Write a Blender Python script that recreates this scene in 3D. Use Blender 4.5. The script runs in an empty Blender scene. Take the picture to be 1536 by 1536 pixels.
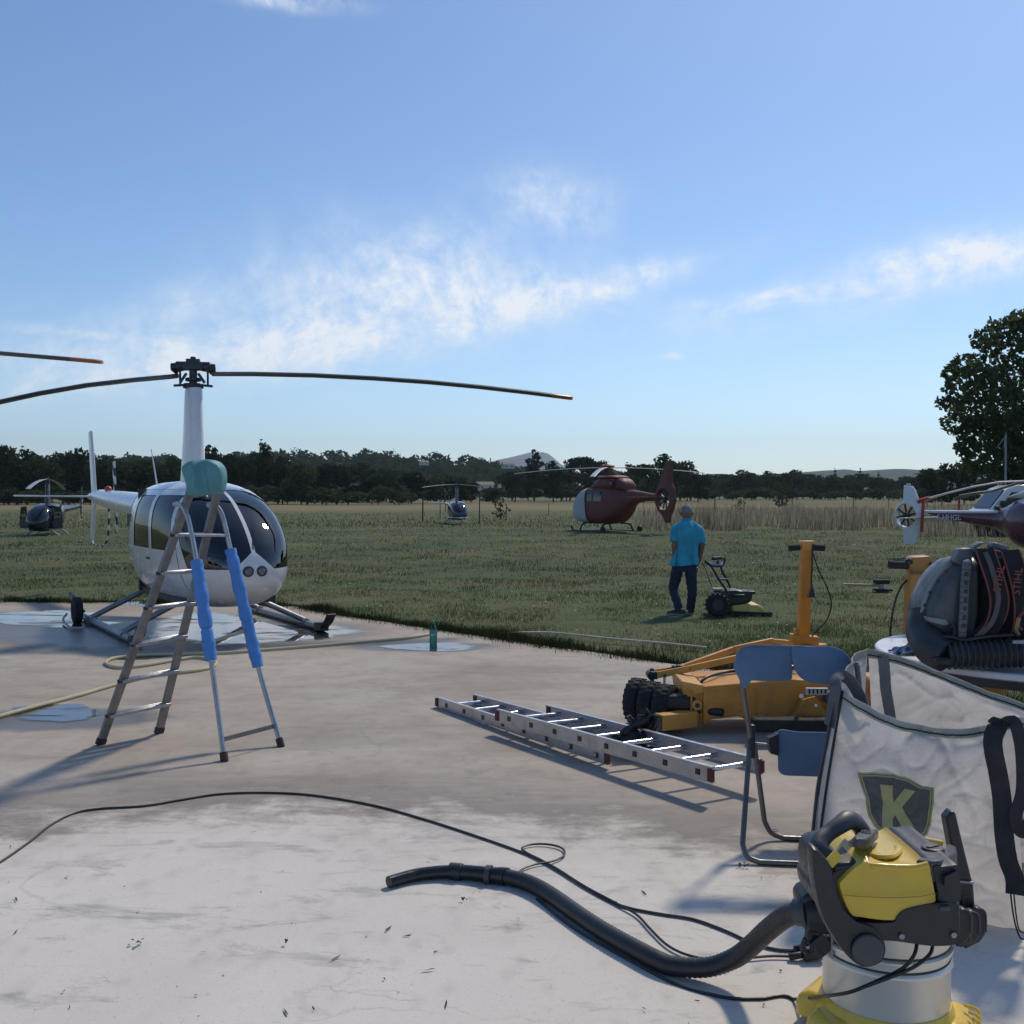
import bpy, bmesh, math, random
import numpy as np
from mathutils import Vector as V, Matrix, noise
from mathutils.bvhtree import BVHTree
R = math.radians
SC = bpy.context.scene
COL = SC.collection
random.seed(7); RNG = np.random.default_rng(11)

# ------------------------------------------------------------------ camera
PITCH = R(1.0)
CAM = V((0, 0, 1.8)); FPX = 1600.0
_f = V((0, math.cos(PITCH), -math.sin(PITCH))); _u = V((0, math.sin(PITCH), math.cos(PITCH)))
def at(px, py, D):
    return CAM + D * (_f + V((1, 0, 0)) * ((px - 768) / FPX) + _u * ((768 - py) / FPX))
def G(px, py, z=0.0):
    d = at(px, py, 1.0) - CAM
    return CAM + d * ((z - CAM.z) / d.z)
cd = bpy.data.cameras.new('camera'); cam = bpy.data.objects.new('camera', cd); COL.objects.link(cam)
cam.location = CAM; cam.rotation_euler = (math.pi / 2 - PITCH, 0, 0)
cd.sensor_width = 36; cd.lens = 37.5; cd.clip_start = 0.05; cd.clip_end = 30000
SC.camera = cam
SC.view_settings.view_transform = 'Standard'; SC.view_settings.look = 'None'
SC.view_settings.exposure = 0.22; SC.view_settings.gamma = 1.0

# ------------------------------------------------------------------ mesh helper
class MB:
    def __init__(s): s.v = []; s.f = []; s.m = []
    def add(s, vs, fs, m=0):
        b = len(s.v); s.v += [tuple(v) for v in vs]
        for f in fs: s.f.append(tuple(b + i for i in f)); s.m.append(m)
        return s
    def box(s, c, d, M=None, m=0):
        c = V(c); vs = []
        for z in (-.5, .5):
            for x, y in ((-.5, -.5), (.5, -.5), (.5, .5), (-.5, .5)):
                p = V((x * d[0], y * d[1], z * d[2]))
                vs.append((M @ p if M else p) + c)
        return s.add(vs, [(3, 2, 1, 0), (4, 5, 6, 7), (0, 1, 5, 4), (1, 2, 6, 5), (2, 3, 7, 6), (3, 0, 4, 7)], m)
    def bar(s, p, q, w, h, up=(0, 0, 1), m=0):
        p, q = V(p), V(q); a = (q - p); L = a.length; a.normalize()
        side = a.cross(V(up))
        if side.length < 1e-4: side = a.cross(V((0, 1, 0)))
        side.normalize(); u = side.cross(a)
        M = Matrix((a, side, u)).transposed()
        return s.box((p + q) / 2, (L, w, h), M, m)
    def tube(s, pts, r, n=8, closed=False, cap=True, m=0, flat=1.0, up=None):
        pts = [V(p) for p in pts]; N = len(pts)
        rs = r if isinstance(r, (list, tuple)) else [r] * N
        tang = []
        for i in range(N):
            a = pts[(i - 1) % N] if (closed or i > 0) else pts[i]
            b = pts[(i + 1) % N] if (closed or i < N - 1) else pts[i]
            t = b - a
            tang.append(t.normalized() if t.length > 1e-9 else V((0, 0, 1)))
        ref = V(up) if up else (V((0, 0, 1)) if abs(tang[0].z) < .9 else V((0, 1, 0)))
        nrm = (ref - tang[0] * ref.dot(tang[0])).normalized()
        rings = []
        for i in range(N):
            t = tang[i]
            if up: nrm = (V(up) - t * V(up).dot(t))
            else: nrm = nrm - t * nrm.dot(t)
            if nrm.length < 1e-6: nrm = t.orthogonal()
            nrm.normalize(); bi = t.cross(nrm)
            rings.append([pts[i] + (nrm * math.cos(2 * math.pi * k / n) * flat + bi * math.sin(2 * math.pi * k / n)) * rs[i] for k in range(n)])
        return s.loft(rings, cap and not closed, cap and not closed, m, loop=closed)
    def cyl(s, p, q, r0, r1=None, n=14, cap=True, m=0):
        return s.tube([p, q], [r0, r0 if r1 is None else r1], n, False, cap, m)
    def loft(s, rings, c0=True, c1=True, m=0, loop=False):
        n = len(rings[0]); vs = [p for r in rings for p in r]; fs = []
        K = len(rings)
        for i in range(K if loop else K - 1):
            j = (i + 1) % K
            for k in range(n):
                k2 = (k + 1) % n
                fs.append((i * n + k, i * n + k2, j * n + k2, j * n + k))
        if c0: fs.append(tuple(reversed(range(n))))
        if c1: fs.append(tuple(range((K - 1) * n, K * n)))
        return s.add(vs, fs, m)
    def lathe(s, prof, n=24, o=(0, 0, 0), M=None, m=0, cap=True):
        o = V(o); rings = []
        for r, z in prof:
            ring = []
            for k in range(n):
                p = V((r * math.cos(2 * math.pi * k / n), r * math.sin(2 * math.pi * k / n), z))
                ring.append((M @ p if M else p) + o)
            rings.append(ring)
        return s.loft(rings, cap, cap, m)
    def ell(s, c, r, nu=16, nv=10, M=None, m=0):
        prof = [(max(1e-4, math.sin(math.pi * i / nv)), -math.cos(math.pi * i / nv)) for i in range(nv + 1)]
        S = Matrix.Diagonal(V(r)); 
        return s.lathe(prof, nu, c, (M @ S) if M else S, m)
    def prism(s, A, B, m=0):
        n = len(A); vs = [V(p) for p in A] + [V(p) for p in B]
        fs = [tuple(range(n)), tuple(reversed(range(n, 2 * n)))] + [(i, i + n, (i + 1) % n + n, (i + 1) % n) for i in range(n)]
        return s.add(vs, fs, m)
    def pxprism(s, loc, pts, D, T, m=0, shrink=1.0):
        loc = V(loc); A = [at(x, y, D) - loc for x, y in pts]
        c = sum(A, V()) / len(A)
        B = [c + (p - c) * shrink + V((0, T, 0)) for p in A]
        return s.prism(A, B, m)
    def grid(s, fn, nu, nv, m=0):
        vs = [fn(i / nu, j / nv) for j in range(nv + 1) for i in range(nu + 1)]
        fs = [(j * (nu + 1) + i, j * (nu + 1) + i + 1, (j + 1) * (nu + 1) + i + 1, (j + 1) * (nu + 1) + i) for j in range(nv) for i in range(nu)]
        return s.add(vs, fs, m)
    def mesh(s, name, mats, smooth=40):
        me = bpy.data.meshes.new(name); me.from_pydata(s.v, [], s.f)
        for mt in (mats if isinstance(mats, (list, tuple)) else [mats]): me.materials.append(mt)
        me.polygons.foreach_set('material_index', s.m)
        bm = bmesh.new(); bm.from_mesh(me); bmesh.ops.recalc_face_normals(bm, faces=bm.faces); bm.to_mesh(me); bm.free()
        if smooth:
            me.polygons.foreach_set('use_smooth', [True] * len(me.polygons)); me.set_sharp_from_angle(angle=R(smooth))
        me.update(); return me
    def build(s, name, mats, parent=None, smooth=40, bevel=0, seg=2, sub=0, solid=0, label=None):
        o = bpy.data.objects.new(name, s.mesh(name, mats, smooth)); COL.objects.link(o)
        if parent: o.parent = parent
        if solid:
            md = o.modifiers.new('solid', 'SOLIDIFY'); md.thickness = solid; md.offset = 0
        if sub:
            md = o.modifiers.new('sub', 'SUBSURF'); md.levels = sub; md.render_levels = sub
        if bevel:
            md = o.modifiers.new('bevel', 'BEVEL'); md.width = bevel; md.segments = seg; md.limit_method = 'ANGLE'; md.angle_limit = R(35)
        if label: o['label'] = label
        return o

def tag(o, label, cat, group=None, kind=None):
    if label: o['label'] = label
    if cat: o['category'] = cat
    if group: o['group'] = group
    if kind: o['kind'] = kind
    return o
def thing(name, label, cat, loc=(0, 0, 0), rz=0, group=None):
    o = bpy.data.objects.new(name, None); COL.objects.link(o); o.location = loc; o.rotation_euler = (0, 0, rz)
    o.empty_display_size = .1
    return tag(o, label, cat, group)
def struct(o): o['kind'] = 'structure'; return o
def copy_tree(o, parent=None):
    c = o.copy(); COL.objects.link(c)
    if parent: c.parent = parent
    for ch in list(o.children): copy_tree(ch, c)
    return c
def path(pts, n=8, closed=False):
    pts = [V(p) for p in pts]; out = []; N = len(pts)
    for i in range(N if closed else N - 1):
        if closed: p0, p1, p2, p3 = pts[(i - 1) % N], pts[i], pts[(i + 1) % N], pts[(i + 2) % N]
        else: p0, p1, p2, p3 = pts[max(i - 1, 0)], pts[i], pts[i + 1], pts[min(i + 2, N - 1)]
        for k in range(n):
            t = k / n
            out.append(.5 * ((2 * p1) + (p2 - p0) * t + (2 * p0 - 5 * p1 + 4 * p2 - p3) * t * t + (3 * p1 - p0 - 3 * p2 + p3) * t ** 3))
    if not closed: out.append(pts[-1])
    return out
def lerp(a, b, t): return a + (b - a) * t

# ------------------------------------------------------------------ materials
def NT(name):
    m = bpy.data.materials.new(name); m.use_nodes = True; nt = m.node_tree; nt.nodes.clear()
    out = nt.nodes.new('ShaderNodeOutputMaterial')
    return m, nt, out
def N(nt, typ, **kw):
    n = nt.nodes.new(typ)
    for k, v in kw.items():
        if k.startswith('i_'):
            key = k[2:]; key = int(key) if key.isdigit() else key.replace('_', ' ')
            n.inputs[key].default_value = v
        else: setattr(n, k, v)
    return n
def L(nt, a, b): nt.links.new(a, b)
def math_(nt, op, a, b=None, c=None, clamp=False):
    n = nt.nodes.new('ShaderNodeMath'); n.operation = op; n.use_clamp = clamp
    for i, x in enumerate((a, b, c)):
        if x is None: continue
        if isinstance(x, (int, float)): n.inputs[i].default_value = x
        else: L(nt, x, n.inputs[i])
    return n.outputs[0]
def ramp(nt, fac, stops):
    n = nt.nodes.new('ShaderNodeValToRGB'); cr = n.color_ramp
    while len(cr.elements) > 1: cr.elements.remove(cr.elements[-1])
    for i, (p, c) in enumerate(stops):
        e = cr.elements[0] if i == 0 else cr.elements.new(p)
        e.position = p; c = c if isinstance(c, (tuple, list)) else (c, c, c); e.color = (*c[:3], 1)
    L(nt, fac, n.inputs[0]); return n.outputs[0]
def mixc(nt, fac, a, b, blend='MIX'):
    n = nt.nodes.new('ShaderNodeMix'); n.data_type = 'RGBA'; n.blend_type = blend
    for i, x in ((0, fac), (6, a), (7, b)):
        if isinstance(x, (int, float)): n.inputs[i].default_value = x
        elif isinstance(x, (tuple, list)): n.inputs[i].default_value = (*x[:3], 1)
        else: L(nt, x, n.inputs[i])
    return n.outputs[2]
def noise_(nt, vec, scale, detail=6, rough=.55, dist=0):
    n = N(nt, 'ShaderNodeTexNoise'); n.inputs['Scale'].default_value = scale; n.inputs['Detail'].default_value = detail
    n.inputs['Roughness'].default_value = rough; n.inputs['Distortion'].default_value = dist
    if vec is not None: L(nt, vec, n.inputs['Vector'])
    return n.outputs['Fac']
def bump_(nt, h, strength=.2, dist=.01):
    n = N(nt, 'ShaderNodeBump'); n.inputs['Strength'].default_value = strength; n.inputs['Distance'].default_value = dist
    L(nt, h, n.inputs['Height']); return n.outputs['Normal']
MATS = {}
def mat(name, col, rough=.5, metal=0.0, var=.18, scale=6.0, bump=0.0, bscale=60, spec=.5, coat=0.0, dirt=None, dirt_amt=.35, rvar=.12, sss=0):
    if name in MATS: return MATS[name]
    m, nt, out = NT(name); b = N(nt, 'ShaderNodeBsdfPrincipled'); L(nt, b.outputs[0], out.inputs[0])
    tc = N(nt, 'ShaderNodeTexCoord').outputs['Object']
    n1 = noise_(nt, tc, scale, 7, .62)
    c0 = [max(0, x * (1 - var)) for x in col]; c1 = [min(1, x * (1 + var)) for x in col]
    c = ramp(nt, n1, [(.3, c0), (.7, c1)])
    if dirt:
        d = ramp(nt, noise_(nt, tc, scale * .45, 8, .7, .6), [(.48, 0), (.72, 1)])
        c = mixc(nt, math_(nt, 'MULTIPLY', d, dirt_amt), c, dirt)
    L(nt, c, b.inputs['Base Color'])
    rr = ramp(nt, noise_(nt, tc, scale * 2.3, 5, .6), [(.3, max(0, rough - rvar)), (.7, min(1, rough + rvar))])
    L(nt, rr, b.inputs['Roughness']); b.inputs['Metallic'].default_value = metal
    b.inputs['Specular IOR Level'].default_value = spec; b.inputs['Coat Weight'].default_value = coat; b.inputs['Coat Roughness'].default_value = .05
    if bump: L(nt, bump_(nt, noise_(nt, tc, bscale, 4), bump, .004), b.inputs['Normal'])
    MATS[name] = m; return m
def glass_mat(name, tint, rough=.02, ior=1.45, absorb=None):
    if name in MATS: return MATS[name]
    m, nt, out = NT(name)
    fr = N(nt, 'ShaderNodeFresnel'); fr.inputs[0].default_value = ior
    tr = N(nt, 'ShaderNodeBsdfTransparent'); tr.inputs[0].default_value = (*tint, 1)
    gl = N(nt, 'ShaderNodeBsdfGlossy'); gl.inputs['Roughness'].default_value = rough
    tc = N(nt, 'ShaderNodeTexCoord').outputs['Object']
    L(nt, bump_(nt, noise_(nt, tc, 2.2, 2), .05, .05), gl.inputs['Normal'])
    mx = N(nt, 'ShaderNodeMixShader'); L(nt, fr.outputs[0], mx.inputs[0]); L(nt, tr.outputs[0], mx.inputs[1]); L(nt, gl.outputs[0], mx.inputs[2])
    L(nt, mx.outputs[0], out.inputs[0]); MATS[name] = m; return m
def leaf_mat(name, c0, c1, trans=.25, scale=.6):
    if name in MATS: return MATS[name]
    m, nt, out = NT(name)
    geo = N(nt, 'ShaderNodeNewGeometry'); oi = N(nt, 'ShaderNodeObjectInfo')
    n1 = noise_(nt, geo.outputs['Position'], scale, 4, .6)
    rn = math_(nt, 'MULTIPLY_ADD', oi.outputs['Random'], .35, -.17)
    f = math_(nt, 'ADD', math_(nt, 'ADD', n1, rn), math_(nt, 'MULTIPLY_ADD', geo.outputs['Random Per Island'], .3, -.15))
    c = ramp(nt, f, [(.25, c0), (.75, c1)])
    d = N(nt, 'ShaderNodeBsdfDiffuse'); t = N(nt, 'ShaderNodeBsdfTranslucent'); mx = N(nt, 'ShaderNodeMixShader')
    L(nt, c, d.inputs[0]); L(nt, c, t.inputs[0]); mx.inputs[0].default_value = trans
    L(nt, d.outputs[0], mx.inputs[1]); L(nt, t.outputs[0], mx.inputs[2]); L(nt, mx.outputs[0], out.inputs[0])
    MATS[name] = m; return m

# ------------------------------------------------------------------ sun and sky
SUN_EL = R(48); SAZ = math.atan2(.51, .86)
sd = V((math.sin(SAZ) * math.cos(SUN_EL), math.cos(SAZ) * math.cos(SUN_EL), math.sin(SUN_EL)))
sl = bpy.data.lights.new('sun', 'SUN'); sl.energy = 2.25; sl.angle = R(5); sl.color = (1, .88, .72)
so = bpy.data.objects.new('sun', sl); COL.objects.link(so); so.rotation_euler = (-sd).to_track_quat('-Z', 'Y').to_euler(); so.location = (20, 30, 40)
w = bpy.data.worlds.new('World'); SC.world = w; w.use_nodes = True; nt = w.node_tree; nt.nodes.clear()
wo = N(nt, 'ShaderNodeOutputWorld'); bg = N(nt, 'ShaderNodeBackground'); L(nt, bg.outputs[0], wo.inputs[0]); bg.inputs[1].default_value = .087
sky = N(nt, 'ShaderNodeTexSky'); sky.sky_type = 'NISHITA'; sky.sun_disc = False
sky.sun_elevation = SUN_EL; sky.sun_rotation = SAZ; sky.air_density = 1.0; sky.dust_density = .6; sky.ozone_density = 1.5; sky.altitude = 100
tcw = N(nt, 'ShaderNodeTexCoord').outputs['Generated']
sx = N(nt, 'ShaderNodeSeparateXYZ'); L(nt, tcw, sx.inputs[0])
yy = math_(nt, 'MAXIMUM', sx.outputs[1], .05)
uu = math_(nt, 'DIVIDE', sx.outputs[0], yy); vv = math_(nt, 'DIVIDE', sx.outputs[2], yy)
cb = N(nt, 'ShaderNodeCombineXYZ'); L(nt, uu, cb.inputs[0]); L(nt, vv, cb.inputs[1]); uv = cb.outputs[0]
def blob(px, py, sxp, syp, deg, wt, fn):
    mp = N(nt, 'ShaderNodeMapping'); mp.vector_type = 'TEXTURE'
    mp.inputs['Location'].default_value = ((px - 768) / 1600, (740 - py) / 1600, 0)
    mp.inputs['Rotation'].default_value = (0, 0, R(deg)); mp.inputs['Scale'].default_value = (sxp / 1600, syp / 1600, 1)
    L(nt, warp, mp.inputs[0])
    dt = N(nt, 'ShaderNodeVectorMath'); dt.operation = 'DOT_PRODUCT'; L(nt, mp.outputs[0], dt.inputs[0]); L(nt, mp.outputs[0], dt.inputs[1])
    e = math_(nt, 'POWER', 2.718, math_(nt, 'MULTIPLY', dt.outputs['Value'], -1.0))
    return math_(nt, 'MULTIPLY', math_(nt, 'MULTIPLY', e, fn), wt)
wn = N(nt, 'ShaderNodeTexNoise'); wn.inputs['Scale'].default_value = 9; wn.inputs['Detail'].default_value = 5; L(nt, uv, wn.inputs['Vector'])
wm = N(nt, 'ShaderNodeVectorMath'); wm.operation = 'MULTIPLY_ADD'; L(nt, wn.outputs['Color'], wm.inputs[0]); wm.inputs[1].default_value = (.09, .05, 0)
wv = N(nt, 'ShaderNodeVectorMath'); wv.operation = 'SUBTRACT'; L(nt, uv, wv.inputs[0]); wv.inputs[1].default_value = (.045, .025, 0)
L(nt, wv.outputs[0], wm.inputs[2]); warp = wm.outputs[0]
wn2 = N(nt, 'ShaderNodeTexNoise'); wn2.inputs['Scale'].default_value = 5; wn2.inputs['Detail'].default_value = 2; L(nt, uv, wn2.inputs['Vector'])
wm2 = N(nt, 'ShaderNodeVectorMath'); wm2.operation = 'MULTIPLY_ADD'; L(nt, wn2.outputs['Color'], wm2.inputs[0]); wm2.inputs[1].default_value = (.05, .04, 0); L(nt, uv, wm2.inputs[2]); warp2 = wm2.outputs[0]
def streak(deg, a, b, lo, hi, dist=.8):
    mp = N(nt, 'ShaderNodeMapping'); mp.vector_type = 'TEXTURE'; mp.inputs['Rotation'].default_value = (0, 0, R(deg)); mp.inputs['Scale'].default_value = (1 / a, 1 / b, 1); L(nt, warp2, mp.inputs[0])
    return ramp(nt, noise_(nt, mp.outputs[0], 1, 8, .58, dist), [(lo, 0), (hi, 1)])
s_flat = streak(13, 7, 30, .22, .85, .5); s_up = streak(118, 9, 36, .12, .92, .5); s_puff = streak(100, 20, 52, .15, .9, .6)
parts = [blob(400, 525, 300, 36, 7, .95, s_flat), blob(650, 492, 230, 27, 14, .9, s_flat), blob(870, 440, 190, 22, 16, .75, s_flat), blob(955, 410, 55, 22, 22, .6, s_puff),
         blob(640, 415, 190, 75, -8, .75, s_up), blob(520, 440, 190, 60, 0, .45, s_up), blob(300, 480, 220, 45, 4, .45, s_flat), blob(720, 440, 140, 40, 8, .5, s_up), blob(830, 298, 85, 48, -12, .75, s_puff), blob(1300, 430, 260, 30, 13, .95, s_flat), blob(1470, 385, 200, 42, 19, .9, s_flat), blob(1150, 455, 120, 16, 10, .7, s_flat),
         blob(1080, 450, 150, 14, 4, .4, s_flat), blob(80, 493, 120, 7, 0, .55, s_flat), blob(993, 543, 20, 5, 8, 1.1, s_puff), blob(1283, 538, 18, 4, 0, .5, s_puff),
         blob(430, 0, 80, 12, -4, 1.0, s_puff), blob(200, 540, 420, 55, 4, .5, s_flat), blob(1000, 600, 800, 80, 0, .12, s_flat)]
fine = ramp(nt, noise_(nt, warp2, 30, 10, .74, .2), [(.34, .25), (.66, 1.4)])
acc = parts[0]
for p in parts[1:]: acc = math_(nt, 'ADD', acc, p)
front = ramp(nt, sx.outputs[1], [(.05, 0), (.3, 1)])
cf = math_(nt, 'MULTIPLY', math_(nt, 'MULTIPLY', math_(nt, 'MULTIPLY', acc, fine), front), 1.3, clamp=True)
hs = N(nt, 'ShaderNodeHueSaturation'); hs.inputs['Saturation'].default_value = 1.0; hs.inputs['Value'].default_value = 1.0; L(nt, sky.outputs[0], hs.inputs['Color'])
skyt = mixc(nt, 1.0, hs.outputs[0], (.82, .98, 1.18), 'MULTIPLY')
skyt = mixc(nt, 1.0, skyt, ramp(nt, sx.outputs[2], [(0, (1.22, 1.24, 1.3)), (.06, (1.14, 1.15, 1.18)), (.16, (1.03, 1.05, 1.06)), (.3, (1, 1, 1))]), 'MULTIPLY')
SKYCOL = mixc(nt, cf, skyt, (8.6, 9.2, 10.0))
L(nt, SKYCOL, bg.inputs[0])
# ------------------------------------------------------------------ ground, apron, water
PAD = [(-60, 22), (-8.3, 17.4), (-5.5, 17.15), (-3.4, 16.7), (-2.55, 15.5), (-0.9, 13.75), (1.5, 11.2), (3.0, 9.7), (6, 6.6), (14, -2), (14, -12), (-60, -12)]
def in_pad(x, y, poly=PAD):
    x = np.asarray(x); y = np.asarray(y); c = np.zeros(x.shape, bool); n = len(poly)
    for i in range(n):
        x0, y0 = poly[i]; x1, y1 = poly[(i + 1) % n]
        cond = ((y0 > y) != (y1 > y)) & (x < (x1 - x0) * (y - y0) / ((y1 - y0) or 1e-9) + x0)
        c ^= cond
    return c
def field_color(nt, pos):
    """meadow colours by real position: mown green near, brown patches, straw far out"""
    s = N(nt, 'ShaderNodeSeparateXYZ'); L(nt, pos, s.inputs[0])
    n1 = noise_(nt, pos, .22, 7, .62, .4); n2 = noise_(nt, pos, 1.7, 6, .65); n3 = noise_(nt, pos, .05, 4, .5)
    g = ramp(nt, n2, [(.25, (.076, .104, .050)), (.55, (.124, .151, .073)), (.8, (.19, .196, .108))])
    g = mixc(nt, ramp(nt, math_(nt, 'DIVIDE', s.outputs[1], 60), [(.33, 0), (.42, .55), (.9, .5), (1, .2)]), g, ramp(nt, n2, [(.3, (.060, .082, .045)), (.7, (.100, .118, .063))]))
    br = ramp(nt, n1, [(.47, 0), (.62, 1)])
    g = mixc(nt, math_(nt, 'MULTIPLY', br, .5), g, (.20, .172, .10))
    straw = ramp(nt, n2, [(.3, (.17, .135, .072)), (.7, (.30, .245, .14))])
    dy = math_(nt, 'ADD', s.outputs[1], math_(nt, 'MULTIPLY_ADD', n3, 40, -20))
    f_mid = ramp(nt, math_(nt, 'DIVIDE', dy, 200), [(.28, 0), (.36, .03), (.53, .08), (.58, .85), (.80, 1), (.86, .35)])
    return mixc(nt, f_mid, g, straw)
m, nt, out = NT('meadow'); b = N(nt, 'ShaderNodeBsdfPrincipled'); L(nt, b.outputs[0], out.inputs[0])
pos = N(nt, 'ShaderNodeNewGeometry').outputs['Position']
L(nt, field_color(nt, pos), b.inputs['Base Color']); b.inputs['Roughness'].default_value = .95; b.inputs['Specular IOR Level'].default_value = .1
L(nt, bump_(nt, noise_(nt, pos, 9, 6, .7), .9, .08), b.inputs['Normal'])
M_MEADOW = m
mb = MB()
def gz(x, y): return 0 if y < 60 else .25 * noise.noise(V((x * .03, y * .03, 0))) * min(1, (y - 60) / 60)
xs = [-4700, -1200, -400] + [-200 + 10 * i for i in range(41)] + [400, 1200, 4700]; ys = [-400, -60] + [-20 + 10 * i for i in range(25)] + [320, 600, 1500, 5800]
vs = [(x, y, gz(x, y)) for y in ys for x in xs]; nx = len(xs)
mb.add(vs, [(j * nx + i, j * nx + i + 1, (j + 1) * nx + i + 1, (j + 1) * nx + i) for j in range(len(ys) - 1) for i in range(nx - 1)])
struct(mb.build('ground', M_MEADOW))['label'] = 'wide mown and straw coloured airfield meadow'

# concrete apron: brown weathered slab, pale cleaned floor near the hangar, damp round the puddles
m, nt, out = NT('concrete'); b = N(nt, 'ShaderNodeBsdfPrincipled'); L(nt, b.outputs[0], out.inputs[0])
pos = N(nt, 'ShaderNodeNewGeometry').outputs['Position']
s = N(nt, 'ShaderNodeSeparateXYZ'); L(nt, pos, s.inputs[0]); X, Y = s.outputs[0], s.outputs[1]
nA = noise_(nt, pos, .55, 8, .62, .6); nB = noise_(nt, pos, 2.6, 8, .7, .3); nC = noise_(nt, pos, 26, 5, .7); nF = noise_(nt, pos, 140, 3, .6)
mp = N(nt, 'ShaderNodeMapping'); mp.inputs['Rotation'].default_value = (0, 0, R(-22)); mp.inputs['Scale'].default_value = (.9, 3.4, 1); L(nt, pos, mp.inputs[0])
nS = noise_(nt, mp.outputs[0], 2.0, 9, .68, .5)
brown = ramp(nt, nA, [(.28, (.335, .282, .222)), (.5, (.425, .372, .305)), (.72, (.50, .455, .39))])
brown = mixc(nt, ramp(nt, nB, [(.45, 0), (.75, .55)]), brown, (.25, .212, .18))
pale = ramp(nt, nA, [(.3, (.61, .57, .505)), (.7, (.71, .67, .60))])
pale = mixc(nt, ramp(nt, nS, [(.60, 0), (.70, .55)]), pale, (.27, .25, .235))
pale = mixc(nt, ramp(nt, nC, [(.66, 0), (.78, .4)]), pale, (.2, .19, .18))
# border of the pale floor: distance from the camera side, wandering
edge = math_(nt, 'ADD', math_(nt, 'MULTIPLY', X, -.28), 5.75)
edge = math_(nt, 'ADD', edge, math_(nt, 'MULTIPLY', math_(nt, 'MULTIPLY', math_(nt, 'MAXIMUM', math_(nt, 'MINIMUM', X, 2.5), -4), math_(nt, 'MAXIMUM', math_(nt, 'MINIMUM', X, 2.5), -4)), -.13))
dd = math_(nt, 'SUBTRACT', Y, edge)
dd = math_(nt, 'ADD', dd, math_(nt, 'MULTIPLY_ADD', nS, 1.3, -.65))
dd = math_(nt, 'ADD', dd, math_(nt, 'MULTIPLY_ADD', nB, 1.9, -.95))
fp = ramp(nt, math_(nt, 'MULTIPLY_ADD', dd, .5, .5), [(.05, 0), (.36, .22), (.56, .72), (.85, 1)])
col = mixc(nt, fp, pale, brown)
# grey film right at the border
gb = ramp(nt, math_(nt, 'MULTIPLY_ADD', dd, .5, .5), [(.42, 0), (.66, .72), (.98, .0)])
col = mixc(nt, gb, col, (.19, .168, .15))
mp3 = N(nt, 'ShaderNodeMapping'); mp3.inputs['Scale'].default_value = (.35, 1.15, 1); mp3.inputs['Rotation'].default_value = (0, 0, R(6)); L(nt, pos, mp3.inputs[0])
nL = noise_(nt, mp3.outputs[0], 1.1, 8, .66, .5)
col = mixc(nt, math_(nt, 'MULTIPLY', ramp(nt, nL, [(.50, 0), (.70, .6)]), fp), col, (.22, .192, .168))
col = mixc(nt, math_(nt, 'MULTIPLY', ramp(nt, nL, [(.30, .35), (.44, 0)]), fp), col, (.50, .47, .43))
mp4 = N(nt, 'ShaderNodeMapping'); mp4.inputs['Rotation'].default_value = (0, 0, R(-28)); mp4.inputs['Scale'].default_value = (.6, 1.5, 1); L(nt, pos, mp4.inputs[0])
nP = noise_(nt, mp4.outputs[0], 1.7, 9, .74, .5)
col = mixc(nt, math_(nt, 'MULTIPLY', ramp(nt, nP, [(.54, 0), (.64, .75)]), math_(nt, 'SUBTRACT', 1.0, fp, clamp=True)), col, (.33, .315, .295))
# tyre-print marks field in front of the ladder
mp2 = N(nt, 'ShaderNodeMapping'); mp2.inputs['Scale'].default_value = (5.5, 3.2, 1); mp2.inputs['Rotation'].default_value = (0, 0, R(8)); L(nt, pos, mp2.inputs[0])
vo = N(nt, 'ShaderNodeTexVoronoi'); vo.feature = 'SMOOTH_F1'; vo.inputs['Scale'].default_value = 1.6; L(nt, mp2.outputs[0], vo.inputs['Vector'])
col = mixc(nt, ramp(nt, vo.outputs['Distance'], [(.0, .16), (.35, 0)]), col, (.10, .09, .08))
# fine cracks
vc = N(nt, 'ShaderNodeTexVoronoi'); vc.feature = 'DISTANCE_TO_EDGE'; vc.inputs['Scale'].default_value = .42
wv2 = N(nt, 'ShaderNodeVectorMath'); wv2.operation = 'MULTIPLY_ADD'
nw = N(nt, 'ShaderNodeTexNoise'); nw.inputs['Scale'].default_value = 1.5; nw.inputs['Detail'].default_value = 6; L(nt, pos, nw.inputs['Vector'])
L(nt, nw.outputs['Color'], wv2.inputs[0]); wv2.inputs[1].default_value = (1, 1, 0); L(nt, pos, wv2.inputs[2]); L(nt, wv2.outputs[0], vc.inputs['Vector'])
crk = math_(nt, 'MULTIPLY', ramp(nt, vc.outputs['Distance'], [(.0, 1), (.006, 0)]), ramp(nt, nA, [(.48, 0), (.66, .3)]))
col = mixc(nt, crk, col, (.12, .11, .10))
nD = noise_(nt, pos, 60, 6, .75)
col = mixc(nt, ramp(nt, nD, [(.56, 0), (.72, .35)]), col, (.12, .105, .095))
col = mixc(nt, ramp(nt, nD, [(.28, .3), (.42, 0)]), col, (.55, .52, .48))
mps = N(nt, 'ShaderNodeMapping'); mps.inputs['Rotation'].default_value = (0, 0, R(34)); mps.inputs['Scale'].default_value = (.5, 3.0, 1); L(nt, wv2.outputs[0], mps.inputs[0])
vs2 = N(nt, 'ShaderNodeTexVoronoi'); vs2.feature = 'DISTANCE_TO_EDGE'; vs2.inputs['Scale'].default_value = .8; L(nt, mps.outputs[0], vs2.inputs['Vector'])
col = mixc(nt, math_(nt, 'MULTIPLY', ramp(nt, vs2.outputs['Distance'], [(0, 1), (.012, 0)]), ramp(nt, nB, [(.48, 0), (.62, .4)])), col, (.24, .225, .21))
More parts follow.
